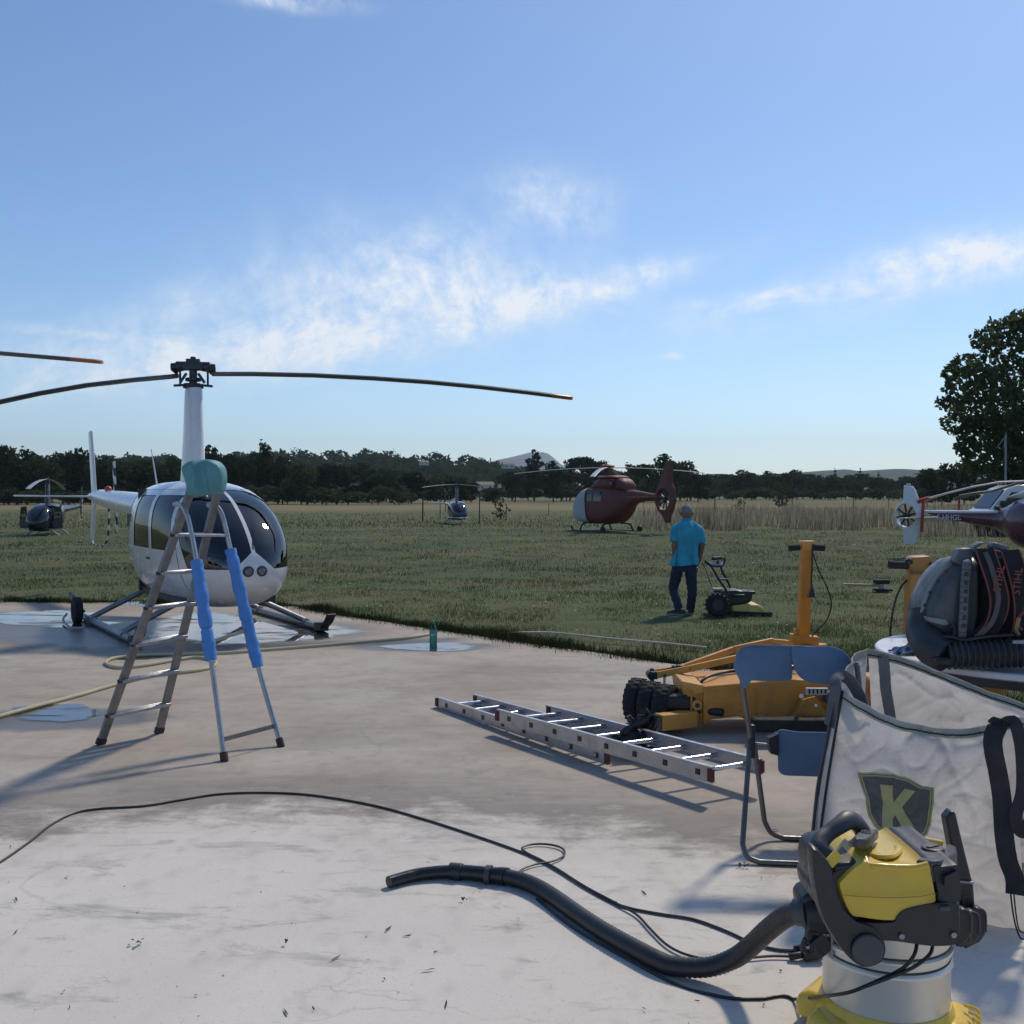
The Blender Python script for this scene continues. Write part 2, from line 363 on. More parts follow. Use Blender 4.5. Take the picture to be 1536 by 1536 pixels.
# damp concrete round the helicopter
def damp(cx, cy, rx, ry):
    mpp = N(nt, 'ShaderNodeMapping'); mpp.vector_type = 'TEXTURE'; mpp.inputs['Location'].default_value = (cx, cy, 0); mpp.inputs['Scale'].default_value = (rx, ry, 1); L(nt, pos, mpp.inputs[0])
    sp = N(nt, 'ShaderNodeVectorMath'); sp.operation = 'MULTIPLY'; L(nt, mpp.outputs[0], sp.inputs[0]); sp.inputs[1].default_value = (1, 1, 0)
    ln = N(nt, 'ShaderNodeVectorMath'); ln.operation = 'LENGTH'; L(nt, sp.outputs[0], ln.inputs[0])
    return ramp(nt, math_(nt, 'ADD', ln.outputs['Value'], math_(nt, 'MULTIPLY_ADD', nB, .9, -.45)), [(.7, 1), (1.05, 0)])
dm = math_(nt, 'MAXIMUM', damp(-4.4, 13.6, 2.9, 1.9), damp(-7.6, 14.6, 2.6, 1.5))
dm = math_(nt, 'MAXIMUM', dm, damp(-1.0, 12.3, 1.0, .45)); dm = math_(nt, 'MAXIMUM', dm, damp(-3.6, 8.35, 1.0, .5))
col = mixc(nt, math_(nt, 'MULTIPLY', dm, .75), col, (.075, .068, .064))
L(nt, col, b.inputs['Base Color'])
rg = math_(nt, 'MULTIPLY_ADD', dm, -.5, .86, clamp=True); L(nt, rg, b.inputs['Roughness']); b.inputs['Specular IOR Level'].default_value = .35
hh = math_(nt, 'ADD', math_(nt, 'MULTIPLY', nC, .6), math_(nt, 'MULTIPLY', nF, .6))
L(nt, bump_(nt, hh, .28, .006), b.inputs['Normal'])
M_CONC = m
PZ = .03
def wobble(poly, step=.25, amp=.05, lim=25):
    out_ = []; n = len(poly)
    for i in range(n):
        a, c = V((*poly[i], 0)), V((*poly[(i + 1) % n], 0)); k = max(1, int((c - a).length / step)) if (c - a).length < lim else 1
        for j in range(k):
            p = a.lerp(c, j / k); q = noise.noise_vector(p * 1.3) * amp + noise.noise_vector(p * 5) * amp * .5
            out_.append((p.x + q.x, p.y + q.y))
    return out_
pw = wobble(PAD)
mb = MB(); mb.prism([(x, y, PZ) for x, y in pw], [(x, y, -.15) for x, y in pw])
struct(mb.build('concrete_apron', M_CONC, smooth=0))['label'] = 'weathered concrete apron, pale near the camera and brown beyond'

m, nt, out = NT('water'); b = N(nt, 'ShaderNodeBsdfPrincipled')
pos = N(nt, 'ShaderNodeNewGeometry').outputs['Position']
L(nt, ramp(nt, noise_(nt, pos, 3, 5), [(.3, (.035, .033, .032)), (.7, (.075, .068, .062))]), b.inputs['Base Color']); b.inputs['Roughness'].default_value = .03; b.inputs['IOR'].default_value = 1.5
b.inputs['Specular IOR Level'].default_value = .75
L(nt, bump_(nt, noise_(nt, pos, 7, 3), .03, .01), b.inputs['Normal'])
mp = N(nt, 'ShaderNodeMapping'); mp.inputs['Scale'].default_value = (.8, 2.0, 1); L(nt, pos, mp.inputs[0])
holes = ramp(nt, noise_(nt, mp.outputs[0], 1.5, 8, .66, .4), [(.36, 0), (.47, 1)])
trn = N(nt, 'ShaderNodeBsdfTransparent'); mx = N(nt, 'ShaderNodeMixShader'); at_ = N(nt, 'ShaderNodeAttribute'); at_.attribute_name = 'depth'; wet = ramp(nt, math_(nt, 'ADD', at_.outputs['Fac'], math_(nt, 'MULTIPLY_ADD', noise_(nt, mp.outputs[0], 4.5, 6, .7), 1.3, -.72)), [(.28, 0), (.62, 1)]); L(nt, math_(nt, 'MULTIPLY', holes, wet), mx.inputs[0]); L(nt, trn.outputs[0], mx.inputs[1]); L(nt, b.outputs[0], mx.inputs[2]); L(nt, mx.outputs[0], out.inputs[0])
M_WATER = m
def puddle(pxs, seed, amp=.07):
    pts = [G(x, y, PZ + .004) for x, y in pxs]; pts = path(pts, 7, True); q = []
    for p in pts:
        nv = noise.noise_vector(V((p.x * 2.2 + seed, p.y * 2.2, seed))) * amp * 1.6 + noise.noise_vector(V((p.x * 8, p.y * 8, seed))) * amp * .8
        q.append((p.x + nv.x, p.y + nv.y * 1.3, PZ + .004))
    n = len(q); cx, cy = sum(p[0] for p in q) / n, sum(p[1] for p in q) / n; vs = []
    for k in (1.06, .72, .4): vs += [(cx + (p[0] - cx) * k, cy + (p[1] - cy) * k, p[2]) for p in q]
    fs = [(r * n + i, r * n + (i + 1) % n, (r + 1) * n + (i + 1) % n, (r + 1) * n + i) for r in range(2) for i in range(n)] + [tuple(range(2 * n, 3 * n))]
    mb = MB(); mb.add(vs, fs); o = mb.build('puddle', M_WATER, smooth=0)
    a = o.data.attributes.new('depth', 'FLOAT', 'POINT'); a.data.foreach_set('value', [0.0] * n + [1.0] * n + [1.2] * n); return struct(o)
puddle([(235, 925), (300, 915), (370, 925), (420, 935), (520, 938), (560, 948), (500, 960), (430, 964), (330, 970), (260, 962), (215, 955)], 1)['label'] = 'large puddle under the white helicopter'
puddle([(0, 918), (60, 915), (140, 914), (160, 921), (110, 927), (190, 935), (120, 944), (40, 940), (0, 936), (-60, 928)], 2)['label'] = 'shallow puddle at the left edge of the apron'
puddle([(150, 905), (230, 901), (330, 903), (300, 908), (210, 909)], 3, .04)['label'] = 'thin puddle along the grass behind the helicopter'
puddle([(560, 970), (620, 965), (680, 964), (720, 970), (690, 977), (620, 976)], 4, .04)['label'] = 'small puddle by the green bottle'
puddle([(10, 1062), (60, 1058), (120, 1056), (165, 1068), (110, 1082), (40, 1084)], 5, .05)['label'] = 'puddle beside the yellow hose'
puddle([(150, 986), (200, 984), (260, 982), (230, 988), (180, 990)], 6, .02)['label'] = 'narrow wet streak behind the stepladder'

# ------------------------------------------------------------------ grass
def blades(name, pts, hgt, wid, material, lean=.5):
    n = len(pts); ang = RNG.uniform(0, 2 * np.pi, n); h = hgt * RNG.uniform(.55, 1.3, n); wd = wid * RNG.uniform(.6, 1.3, n)
    dx, dy = np.cos(ang) * wd / 2, np.sin(ang) * wd / 2
    la = RNG.uniform(0, 2 * np.pi, n); ll = h * lean * RNG.uniform(0, 1, n)
    v = np.zeros((n, 3, 3)); v[:, 0, 0] = pts[:, 0] - dx; v[:, 0, 1] = pts[:, 1] - dy; v[:, 1, 0] = pts[:, 0] + dx; v[:, 1, 1] = pts[:, 1] + dy
    v[:, 2, 0] = pts[:, 0] + np.cos(la) * ll; v[:, 2, 1] = pts[:, 1] + np.sin(la) * ll; v[:, 2, 2] = h; v[:, :2, 2] = -.02
    me = bpy.data.meshes.new(name); me.vertices.add(n * 3); me.vertices.foreach_set('co', v.ravel())
    me.loops.add(n * 3); me.loops.foreach_set('vertex_index', np.arange(n * 3, dtype=np.int32)); me.polygons.add(n)
    me.polygons.foreach_set('loop_start', np.arange(0, n * 3, 3, dtype=np.int32)); me.polygons.foreach_set('loop_total', np.full(n, 3, dtype=np.int32))
    me.update(); me.validate(); me.materials.append(material)
    o = bpy.data.objects.new(name, me); COL.objects.link(o); o['kind'] = 'stuff'; return o
def screen_pts(n, x0, x1, y0, y1):
    px = RNG.uniform(x0, x1, n); py = RNG.uniform(y0, y1, n)
    d = 1.8 / ((py - 740) / FPX); return np.stack([(px - 768) / FPX * d, d * .9998], 1)
def mk_grass_mat(name, fn, trans=.3):
    m, nt, out = NT(name); geo = N(nt, 'ShaderNodeNewGeometry'); c = fn(nt, geo)
    d = N(nt, 'ShaderNodeBsdfDiffuse'); t = N(nt, 'ShaderNodeBsdfTranslucent'); mx = N(nt, 'ShaderNodeMixShader'); mx.inputs[0].default_value = trans
    L(nt, c, d.inputs[0]); L(nt, c, t.inputs[0]); L(nt, d.outputs[0], mx.inputs[1]); L(nt, t.outputs[0], mx.inputs[2]); L(nt, mx.outputs[0], out.inputs[0]); return m
def gfn(nt, geo):
    c = field_color(nt, geo.outputs['Position'])
    v = ramp(nt, geo.outputs['Random Per Island'], [(0, (.66, .70, .62)), (.85, (.90, .95, .84)), (.98, (1.1, 1.08, .85)), (1, (1.7, 1.6, 1.2))])
    return mixc(nt, 1.0, c, v, 'MULTIPLY')
M_GRASS = mk_grass_mat('grass_blades', gfn, .35)
p = screen_pts(330000, -250, 1800, 778, 1060); d = p[:, 1]; p = p[~in_pad(p[:, 0], p[:, 1])]
hh = .035 + np.clip((p[:, 1] - 17) / 14, 0, 1) * .015; hh *= (.7 + .6 * RNG.random(len(p)))
tuft = np.array([noise.noise(V((a * 1.1, c * 1.1, 3.3))) for a, c in p]); hh *= np.clip(1 + tuft * 1.3, .3, 2.2); t2 = np.array([noise.noise(V((a * .45, c * .45, 8.1))) + .5 * noise.noise(V((a * 2.3, c * 2.3, 1.7))) for a, c in p]); kp = RNG.random(len(p)) < np.clip(.72 + t2 * 1.3, .08, 1); p = p[kp]; hh = hh[kp]
ww = .006 + p[:, 1] * .0007
tag(blades('grass', p, hh, ww, M_GRASS), 'short green grass covering the airfield meadow', 'grass')
# fringe that overhangs the edge of the apron
fr = []
for i in range(1, 9):
    a, c = np.array(PAD[i]), np.array(PAD[i + 1] if i + 1 < len(PAD) else PAD[0]); ln = np.linalg.norm(c - a); k = int(ln * 1500)
    t = RNG.random(k); nrm = np.array([-(c - a)[1], (c - a)[0]]) / ln
    off = np.abs(RNG.normal(0, .13, k)); off = np.where(RNG.random(k) < .22, -off * .8, off)
    fr.append(a + (c - a) * t[:, None] + nrm * off[:, None])
fr = np.concatenate(fr)
def ffn(nt, geo):
    return mixc(nt, 1.0, ramp(nt, noise_(nt, geo.outputs['Position'], 1.6, 4), [(.35, (.022, .034, .015)), (.65, (.05, .062, .026))]), ramp(nt, geo.outputs['Random Per Island'], [(0, .6), (.9, 1.2), (1, 1.9)]), 'MULTIPLY')
tuft = np.array([noise.noise(V((a * 1.6, c * 1.6, 7))) for a, c in fr])
tag(blades('edge_grass', fr, .10 * np.clip(1 + tuft * 1.3, .3, 2.2), .012, mk_grass_mat('edge_grass_blades', ffn, .3), .7), 'ragged grass fringe along the concrete edge', 'grass')
# tall dry grass to the right of the red helicopter
p = screen_pts(46000, 900, 1850, 764, 797); k = noise
keep = np.array([noise.noise(V((a * .25, c * .12, 0))) for a, c in p]); px_ = p[:, 0] / p[:, 1] * FPX + 768
lim = np.clip((px_ - 930) / 130, 0, 1)
p = p[(RNG.random(len(p)) < lim) & (keep > -.45)]
tuft = np.array([noise.noise(V((a * .55, c * .3, 2))) * 1.1 + noise.noise(V((a * 2.1, c * 1.1, 9))) * .7 for a, c in p])
fe = np.array([noise.noise(V((a * .35, 0, 5))) for a, c in p]); kp = (p[:, 1] > 52.5 + fe * 9) & (RNG.random(len(p)) < np.clip(.75 + tuft, .15, 1)); p = p[kp]; tuft = tuft[kp]
def tfn(nt, geo):
    return ramp(nt, math_(nt, 'ADD', math_(nt, 'MULTIPLY', noise_(nt, geo.outputs['Position'], .8, 4), .5), math_(nt, 'MULTIPLY', geo.outputs['Random Per Island'], .5)), [(.2, (.10, .10, .065)), (.5, (.25, .22, .15)), (.78, (.52, .47, .35))])
tag(blades('tall_dry_grass', p, .60 * np.clip(1 + tuft * 1.25, .2, 2.0) * RNG.uniform(.6, 1.25, len(p)), .05, mk_grass_mat('dry_grass_blades', tfn, .4), .35), 'band of tall straw coloured grass beyond the mown field', 'grass')
p = np.concatenate([screen_pts(9000, 1370, 1750, 772, 806)]); p = p[(np.array([noise.noise(V((a * .3, c * .2, 4))) for a, c in p]) > -.3)]; tag(blades('tall_dry_grass', p, .6, .04, bpy.data.materials['dry_grass_blades'], .35), 'patch of tall dry grass under the purple helicopter tail', 'grass')
p = screen_pts(7000, -200, 900, 770, 792); tag(blades('rough_grass', p, .16, .05, mk_grass_mat('rough_grass_blades', gfn, .3), .5), 'rough longer grass in the middle of the field', 'grass')
# pale flower heads
mbf = MB()
for _ in range(170):
    q = screen_pts(1, -100, 1650, 800, 985)[0]
    if in_pad(q[0], q[1]): continue
    r = .006 + .0006 * q[1]; mbf.ell((q[0], q[1], .10 + random.random() * .08), (r, r, r * .6), 5, 3)
tag(mbf.build('meadow_flowers', mat('petal', (.6, .58, .5), .8)), 'tiny white flower heads dotted over the meadow', 'flowers', kind='stuff')

# ------------------------------------------------------------------ litter on the pale floor
mbl = MB()
for i in range(70):
    x, y = random.uniform(-100, 1250), random.uniform(1240, 1540); q = G(x, y, PZ + .004); a = random.uniform(0, 6.3); s_ = random.choice([.003, .004, .005, .008])
    l_ = random.choice([1, 1, 2.5, 4])
    c, s2 = math.cos(a), math.sin(a)
    pts = [V((c * l_ * s_ * u - s2 * s_ * .5 * v_, s2 * l_ * s_ * u + c * s_ * .5 * v_, random.uniform(0, .006))) + q for u, v_ in ((-1, 0), (-.3, 1), (.5, .8), (1, 0), (.3, -1))]
    mbl.add(pts, [(0, 1, 2, 3, 4)])
for (x, y, s_) in ((206, 1416, .022), (428, 1416, .012), (695, 1351, .012), (1113, 1299, .02)):
    q = G(x, y, PZ + .006)
    for j in range(7):
        a = random.uniform(0, 6.3); o_ = V((random.gauss(0, s_ * .5), random.gauss(0, s_ * .5), random.uniform(0, .012)))
        mbl.add([q + o_ + V((math.cos(a + t) * s_ * .4, math.sin(a + t) * s_ * .3, .004 * k_)) for k_, t in enumerate((0, 1.6, 3.1, 4.5))], [(0, 1, 2, 3)])
tag(mbl.build('litter', mat('dry_leaf', (.06, .05, .04), .9)), 'dark bits of dry leaf and grit on the pale floor', 'litter', kind='stuff')

# ------------------------------------------------------------------ far land
def ridge(name, label, prof, y0, depth, material, kind='structure', nd=8, rough=.03):
    """prof: (px, py) skyline seen at distance y0"""
    mb = MB(); rows = []
    pr = []
    for i in range(len(prof) - 1):
        k = max(2, int(abs(prof[i + 1][0] - prof[i][0]) / 5))
        for j in range(k): pr.append((lerp(prof[i][0], prof[i + 1][0], j / k), lerp(prof[i][1], prof[i + 1][1], j / k)))
    pr.append(prof[-1])
    top = [at(x, y, y0) for x, y in pr]
    for j in range(nd + 1):
        t = j / nd; a = t * 2 - 1; k = max(0, 1 - abs(a) ** 1.3)
        rows.append([V((p.x * (1 + a * depth / y0 * .5), p.y + a * depth, max(-2, p.z * k * (1 + rough * 3 * noise.noise(V((p.x / (p.z * 1.2 + 1), a * 2.2, 1)))) - 2 * (k < .02)))) for p in top])
    n = len(top)
    mb.add([p for r in rows for p in r], [(j * n + i, j * n + i + 1, (j + 1) * n + i + 1, (j + 1) * n + i) for j in range(nd) for i in range(n - 1)])
    o = mb.build(name, material); o['kind'] = kind; o['label'] = label; return o
def rock_mat(name, c0, c1, sc):
    m, nt, out = NT(name); b = N(nt, 'ShaderNodeBsdfPrincipled'); L(nt, b.outputs[0], out.inputs[0]); pos = N(nt, 'ShaderNodeNewGeometry').outputs['Position']
    L(nt, ramp(nt, noise_(nt, pos, sc, 8, .7), [(.35, c0), (.65, c1)]), b.inputs['Base Color']); b.inputs['Roughness'].default_value = .95; b.inputs['Specular IOR Level'].default_value = .05
    return m
ridge('mountain', 'pale blue mountain far behind the trees', [(690, 712), (716, 700), (735, 694), (760, 688), (778, 682), (795, 677), (803, 679), (813, 677), (822, 680), (832, 688), (842, 696), (870, 708)], 4600, 500, rock_mat('limestone', (.11, .115, .12), (.24, .245, .25), .012))
ridge('hills', 'blue wooded hills on the horizon to the right', [(1010, 722), (1060, 711), (1140, 712), (1200, 708), (1240, 705), (1290, 706), (1340, 704), (1400, 703), (1500, 704), (1650, 710), (1800, 722)], 2600, 350, rock_mat('far_wood', (.03, .045, .025), (.06, .075, .04), .02))
ridge('hill', 'dark wooded ridge behind the treeline', [(-300, 702), (0, 702), (170, 698), (300, 698), (430, 692), (560, 692), (640, 696), (716, 701), (760, 712), (840, 724), (900, 735)], 620, 170, rock_mat('near_wood', (.02, .03, .016), (.045, .055, .03), .03))

# a box of faintly blue air
m, nt, out = NT('air'); pv = N(nt, 'ShaderNodeVolumePrincipled'); pv.inputs['Color'].default_value = (.68, .86, 1, 1); pv.inputs['Density'].default_value = .00011; pv.inputs['Anisotropy'].default_value = .3
L(nt, pv.outputs[0], out.inputs['Volume'])
mb = MB(); mb.box((0, 2700, 149), (9600, 6600, 304)); o = mb.build('haze', m, smooth=0); o['kind'] = 'stuff'; o['label'] = 'thin blue haze over the plain'

# ------------------------------------------------------------------ trees
M_BARK = mat('bark', (.07, .055, .042), .9, bump=.5, bscale=18)
M_LEAF = leaf_mat('leaf_dark', (.022, .036, .018), (.060, .078, .034), .25, .5)
M_LEAF2 = leaf_mat('leaf_mid', (.040, .056, .026), (.090, .105, .048), .28, .5)
M_PINE = leaf_mat('leaf_pine', (.018, .032, .018), (.046, .062, .030), .18, .5)
def leaf_cloud(lobes, n, size, seed, shell=.55, gap=.0):
    rs = np.random.default_rng(seed); vol = np.array([l[1][0] * l[1][1] * l[1][2] for l in lobes]) ** .75; pr = vol / vol.sum()
    k = rs.choice(len(lobes), n, p=pr); c = np.array([l[0] for l in lobes])[k]; rad = np.array([l[1] for l in lobes])[k]
    d = rs.normal(size=(n, 3)); d /= np.linalg.norm(d, axis=1)[:, None]
    r = shell + (1 - shell) * rs.random(n) ** .7
    r *= 1 + .16 * rs.normal(size=n) * (rs.random(n) < .35)
    # clumping
    p = c + d * rad * r[:, None]
    cl = np.array([noise.noise(V(q) * (1.1 / max(.4, size * 2.2)) + V((seed, 0, 0))) for q in p])
    p = p[cl > -.18 + gap * 0]; n = len(p)
    s = size * rs.uniform(.5, 1.25, n); a = rs.normal(size=(n, 3)); a /= np.linalg.norm(a, axis=1)[:, None]; b_ = rs.normal(size=(n, 3)); b_ -= a * (a * b_).sum(1)[:, None]; b_ /= np.linalg.norm(b_, axis=1)[:, None]
    a *= s[:, None]; b_ *= (s * .62)[:, None]
    v = np.stack([p - a, p + b_ * .9 - a * .15, p + a, p - b_ * .9 + a * .1], 1)
    return v
def quads_mesh(name, v, material):
    n = len(v); me = bpy.data.meshes.new(name); me.vertices.add(n * 4); me.vertices.foreach_set('co', v.ravel())
    me.loops.add(n * 4); me.loops.foreach_set('vertex_index', np.arange(n * 4, dtype=np.int32)); me.polygons.add(n)
    me.polygons.foreach_set('loop_start', np.arange(0, n * 4, 4, dtype=np.int32)); me.polygons.foreach_set('loop_total', np.full(n, 4, dtype=np.int32)); me.update(); me.validate(); me.materials.append(material); return me
def limbs(mb, h, lobes, rbase, frac=.35):
    mb.tube(path([(0, 0, -.2), (.03 * h, .02 * h, h * frac * .5), (0, 0, h * frac), (.02 * h, 0, h * .72)], 4), [rbase * (1 - .85 * i / 12) for i in range(13)], 7)
    for c, r in lobes:
        c = V(c); b0 = V((0, 0, min(h * .6, max(h * .15, c.z * .55)))); mid = b0.lerp(c, .5) + V((0, 0, -.05 * h))
        mb.tube(path([b0, mid, c], 3), [rbase * (.42 - .34 * i / 6) for i in range(7)], 5)
TREES = {}
def tree_kind(key, h, wd, style, seed, nleaf, lsize, material):
    rnd = random.Random(seed); lobes = []
    if style == 'round':
        for i in range(15):
            a = rnd.uniform(0, 6.28); rr = math.sqrt(rnd.random()) * wd * .34; z = rnd.uniform(.2, .86) * h; k = 1 - .45 * abs(z / h - .5) * 2
            lobes.append(((math.cos(a) * rr * k, math.sin(a) * rr * k, z), (wd * rnd.uniform(.14, .24), wd * rnd.uniform(.14, .24), h * rnd.uniform(.09, .16))))
    elif style == 'tall':
        for i in range(12):
            z = lerp(.16, .92, i / 11) * h; k = math.sin(math.pi * min(1, (z / h) * .85 + .12)); a = rnd.uniform(0, 6.28)
            lobes.append(((math.cos(a) * wd * .13, math.sin(a) * wd * .13, z), (wd * .30 * k + .3, wd * .30 * k + .3, h * .10)))
    elif style == 'pine':
        for i in range(12):
            t = i / 11; z = lerp(.3, .95, t) * h; k = (1 - t) ** .7 * .9 + .22; a = i * 2.4
            lobes.append(((math.cos(a) * wd * .2 * k, math.sin(a) * wd * .2 * k, z), (wd * .27 * k, wd * .27 * k, h * .055)))
    elif style == 'umbrella':
        for i in range(13):
            a = i * 2.4; rr = math.sqrt(i / 12) * wd * .36
            lobes.append(((math.cos(a) * rr, math.sin(a) * rr, h * (.82 - .16 * (i / 12) ** 2)), (wd * .17, wd * .17, h * .09)))
    elif style == 'cypress':
        for i in range(9):
            t = i / 8; lobes.append(((rnd.uniform(-.05, .05) * wd, rnd.uniform(-.05, .05) * wd, lerp(.08, .95, t) * h), (wd * .34 * math.sin(math.pi * (t * .75 + .2)) + .12,) * 2 + (h * .09,)))
    elif style == 'bush':
        for i in range(8):
            a = rnd.uniform(0, 6.28); rr = math.sqrt(rnd.random()) * wd * .32
            lobes.append(((math.cos(a) * rr, math.sin(a) * rr, rnd.uniform(.25, .7) * h), (wd * .2, wd * .2, h * .24)))
    crown = quads_mesh('crown', leaf_cloud(lobes, nleaf, lsize, seed), material)
    mb = MB(); limbs(mb, h, lobes[::2], max(.08, h * .022)); trunk = mb.mesh('trunk', M_BARK)
    TREES[key] = (crown, trunk, h, wd)
tree_kind('a', 9, 9, 'round', 1, 3000, .42, M_LEAF); tree_kind('b', 9, 8, 'round', 2, 2800, .40, M_LEAF); tree_kind('c', 9, 10, 'round', 5, 3200, .42, M_LEAF2)
tree_kind('t', 10, 6, 'tall', 3, 2400, .40, M_LEAF); tree_kind('p', 10, 7, 'pine', 4, 2400, .36, M_PINE); tree_kind('u', 9, 9, 'umbrella', 6, 2000, .36, M_PINE)
tree_kind('y', 9, 2, 'cypress', 8, 1000, .3, M_PINE); tree_kind('s', 3, 5, 'bush', 9, 900, .3, M_LEAF2)
LANDM = [(-250, 'the left edge of the photo'), (70, 'the black helicopter'), (133, 'the white upright tail fin'), (285, 'the white rotor mast'), (425, 'the nose of the white helicopter'), (684, 'the small blue helicopter'), (800, 'the pale mountain'), (905, 'the red helicopter'), (1030, 'the man in turquoise'), (1205, 'the orange handle post'), (1362, 'the white tail fan of the purple helicopter'), (1508, 'the thin mast on the right')]
ORD = ['first', 'second', 'third', 'fourth', 'fifth', 'sixth', 'seventh', 'eighth', 'ninth', 'tenth', 'eleventh', 'twelfth', 'thirteenth', 'fourteenth', 'fifteenth', 'sixteenth', 'seventeenth', 'eighteenth', 'nineteenth', 'twentieth']
KINDN = dict(a='broad dark tree', b='rounded dark tree', c='spreading mid green tree', t='slim tall dark tree', p='ragged pine', u='flat topped pine', y='narrow cypress', s='low bush')
tree_rows = []
def T(key, px, top, d, wpx=None): tree_rows.append((key, px, top, d, wpx))
rnd = random.Random(21)
# front row, left to right
for px, top, key, wpx in [(-70, 668, 'a', 90), (-20, 672, 'b', 80), (14, 665, 'b', 62), (40, 672, 't', 50), (66, 678, 'a', 74), (95, 673, 'b', 56), (124, 671, 't', 44), (150, 682, 'a', 66), (184, 684, 'c', 80), (215, 687, 'b', 70), (252, 684, 'a', 72), (284, 688, 'c', 64), (326, 666, 'a', 66), (358, 680, 'b', 56), (388, 674, 'b', 60), (396, 664, 't', 40), (424, 682, 'a', 66), (452, 688, 'c', 66)]:
    T(key, px, top, rnd.uniform(172, 200), wpx)
for px, top, key, wpx in [(486, 694, 'a', 70), (520, 696, 'b', 68), (552, 692, 'a', 74), (586, 700, 'c', 70), (618, 706, 'b', 64), (645, 716, 'c', 54), (666, 712, 'a', 46), (690, 716, 't', 40), (706, 722, 'b', 40), (738, 730, 'c', 46)]:
    T(key, px, top, rnd.uniform(185, 215), wpx)
for px, top, key, wpx in [(772, 705, 'b', 46), (802, 675, 'p', 52), (830, 690, 'a', 52), (842, 706, 'b', 50), (872, 681, 'u', 62), (896, 690, 'b', 44), (924, 702, 'a', 56), (944, 697, 't', 40), (966, 692, 'u', 46), (1000, 679, 'a', 72), (1020, 690, 'b', 52), (1048, 702, 'a', 44), (850, 716, 's', 60), (930, 722, 's', 60), (980, 716, 'c', 60), (1030, 714, 'c', 60)]:
    T(key, px, top, rnd.uniform(230, 262), wpx)
for px, top, key, wpx in [(1078, 716, 'c', 46), (1104, 703, 'a', 54), (1128, 708, 'b', 44), (1150, 705, 'a', 44), (1172, 708, 'b', 44), (1196, 703, 'a', 56), (1222, 710, 'b', 46), (1246, 712, 'a', 40), (1252, 702, 'y', 9), (1262, 714, 'b', 40), (1290, 703, 'y', 10), (1284, 716, 'c', 44), (1310, 714, 'b', 40), (1318, 708, 'y', 9), (1340, 716, 'a', 44), (1366, 712, 'c', 50), (1392, 700, 'b', 64), (1412, 692, 'a', 60), (1446, 688, 'a', 70), (1500, 690, 'c', 80), (1560, 690, 'b', 80), (1640, 694, 'a', 90), (1720, 690, 'b', 90)]:
    T(key, px, top, rnd.uniform(285, 330) if px < 1380 else rnd.uniform(150, 175), wpx)
for i in range(15):
    T(['a', 'b', 'c'][i % 3], 1066 + i * 23 + rnd.uniform(-6, 6), 713 + rnd.uniform(-5, 5), rnd.uniform(335, 350), rnd.uniform(48, 62))
for i in range(10):
    T(['b', 'a', 'c'][i % 3], 770 + i * 29 + rnd.uniform(-6, 6), 706 + rnd.uniform(-6, 6), rnd.uniform(268, 280), rnd.uniform(54, 66))
for i in range(16):
    T(['c', 'a', 'b'][i % 3], -40 + i * 30 + rnd.uniform(-8, 8), 694 + rnd.uniform(-6, 8), rnd.uniform(205, 215), rnd.uniform(64, 84))
# low bushes closing the foot of the wood
for i in range(22):
    px = -60 + i * 31 + rnd.uniform(-10, 10); T('s', px, 728 + rnd.uniform(-6, 8), rnd.uniform(165, 172), rnd.uniform(50, 80))
for i in range(11):
    px = 1070 + i * 30 + rnd.uniform(-8, 8); T('s', px, 731 + rnd.uniform(-4, 4), rnd.uniform(270, 280), rnd.uniform(40, 60))
tree_rows.sort(key=lambda r: r[1]); cnt = {}; proto = {}
for key, px, top, d, wpx in tree_rows:
    crown, trunk, h, wd = TREES[key]; p = at(px, 740, d); p.z = gz(p.x, p.y) - .05; tz = at(px, top, d).z
    k = tz / h * 1.02; kw = (wpx or 60) / FPX * d / wd
    lm = min(LANDM, key=lambda q: abs(q[0] - px)); side = 'right' if px > lm[0] else 'left'; kk = (lm[1], side, key in 's', KINDN[key]); cnt[kk] = cnt.get(kk, 0) + 1
    if side == 'left': idx = sum(1 for r_ in tree_rows if KINDN[r_[0]] == KINDN[key] and min(LANDM, key=lambda q: abs(q[0] - r_[1])) == lm and r_[1] <= lm[0]) - cnt[kk]
    else: idx = cnt[kk] - 1
    t = thing('bush' if key == 's' else 'tree', f"{ORD[idx]} {KINDN[key]} {side} of {lm[1]}", 'bush' if key == 's' else 'tree', p, rnd.uniform(0, 6.28), 'bushes at the foot of the far trees' if key == 's' else 'trees along the far side of the field')
    t.scale = (kw, kw, k)
    for nm, me in (('crown', crown), ('trunk', trunk)):
        o = bpy.data.objects.new(nm, me); COL.objects.link(o); o.parent = t
# forest canopy on the ridge, one mass
q = []
rs = np.random.default_rng(5); fl = []
for i in range(620):
    px = rs.uniform(-120, 800); a = rs.uniform(-.95, .1); sky_y = np.interp(px, [-300, 0, 170, 300, 430, 560, 640, 716, 760, 840], [702, 702, 698, 698, 692, 692, 696, 701, 712, 724])
    top = at(px, sky_y, 620); k = max(0, 1 - abs(a) ** 1.3); x = top.x * (1 + a * 170 / 620 * .5); y = top.y + a * 170; z = top.z * k
    r = rs.uniform(3.2, 6.5); fl.append(((x, y, z + r * .35), (r, r, r * .75)))
v = leaf_cloud(fl, 52000, 1.5, 31, .7)
me = quads_mesh('forest', v, M_LEAF); o = bpy.data.objects.new('forest', me); COL.objects.link(o); tag(o, 'continuous wood covering the ridge behind the treeline', 'forest', kind='stuff')
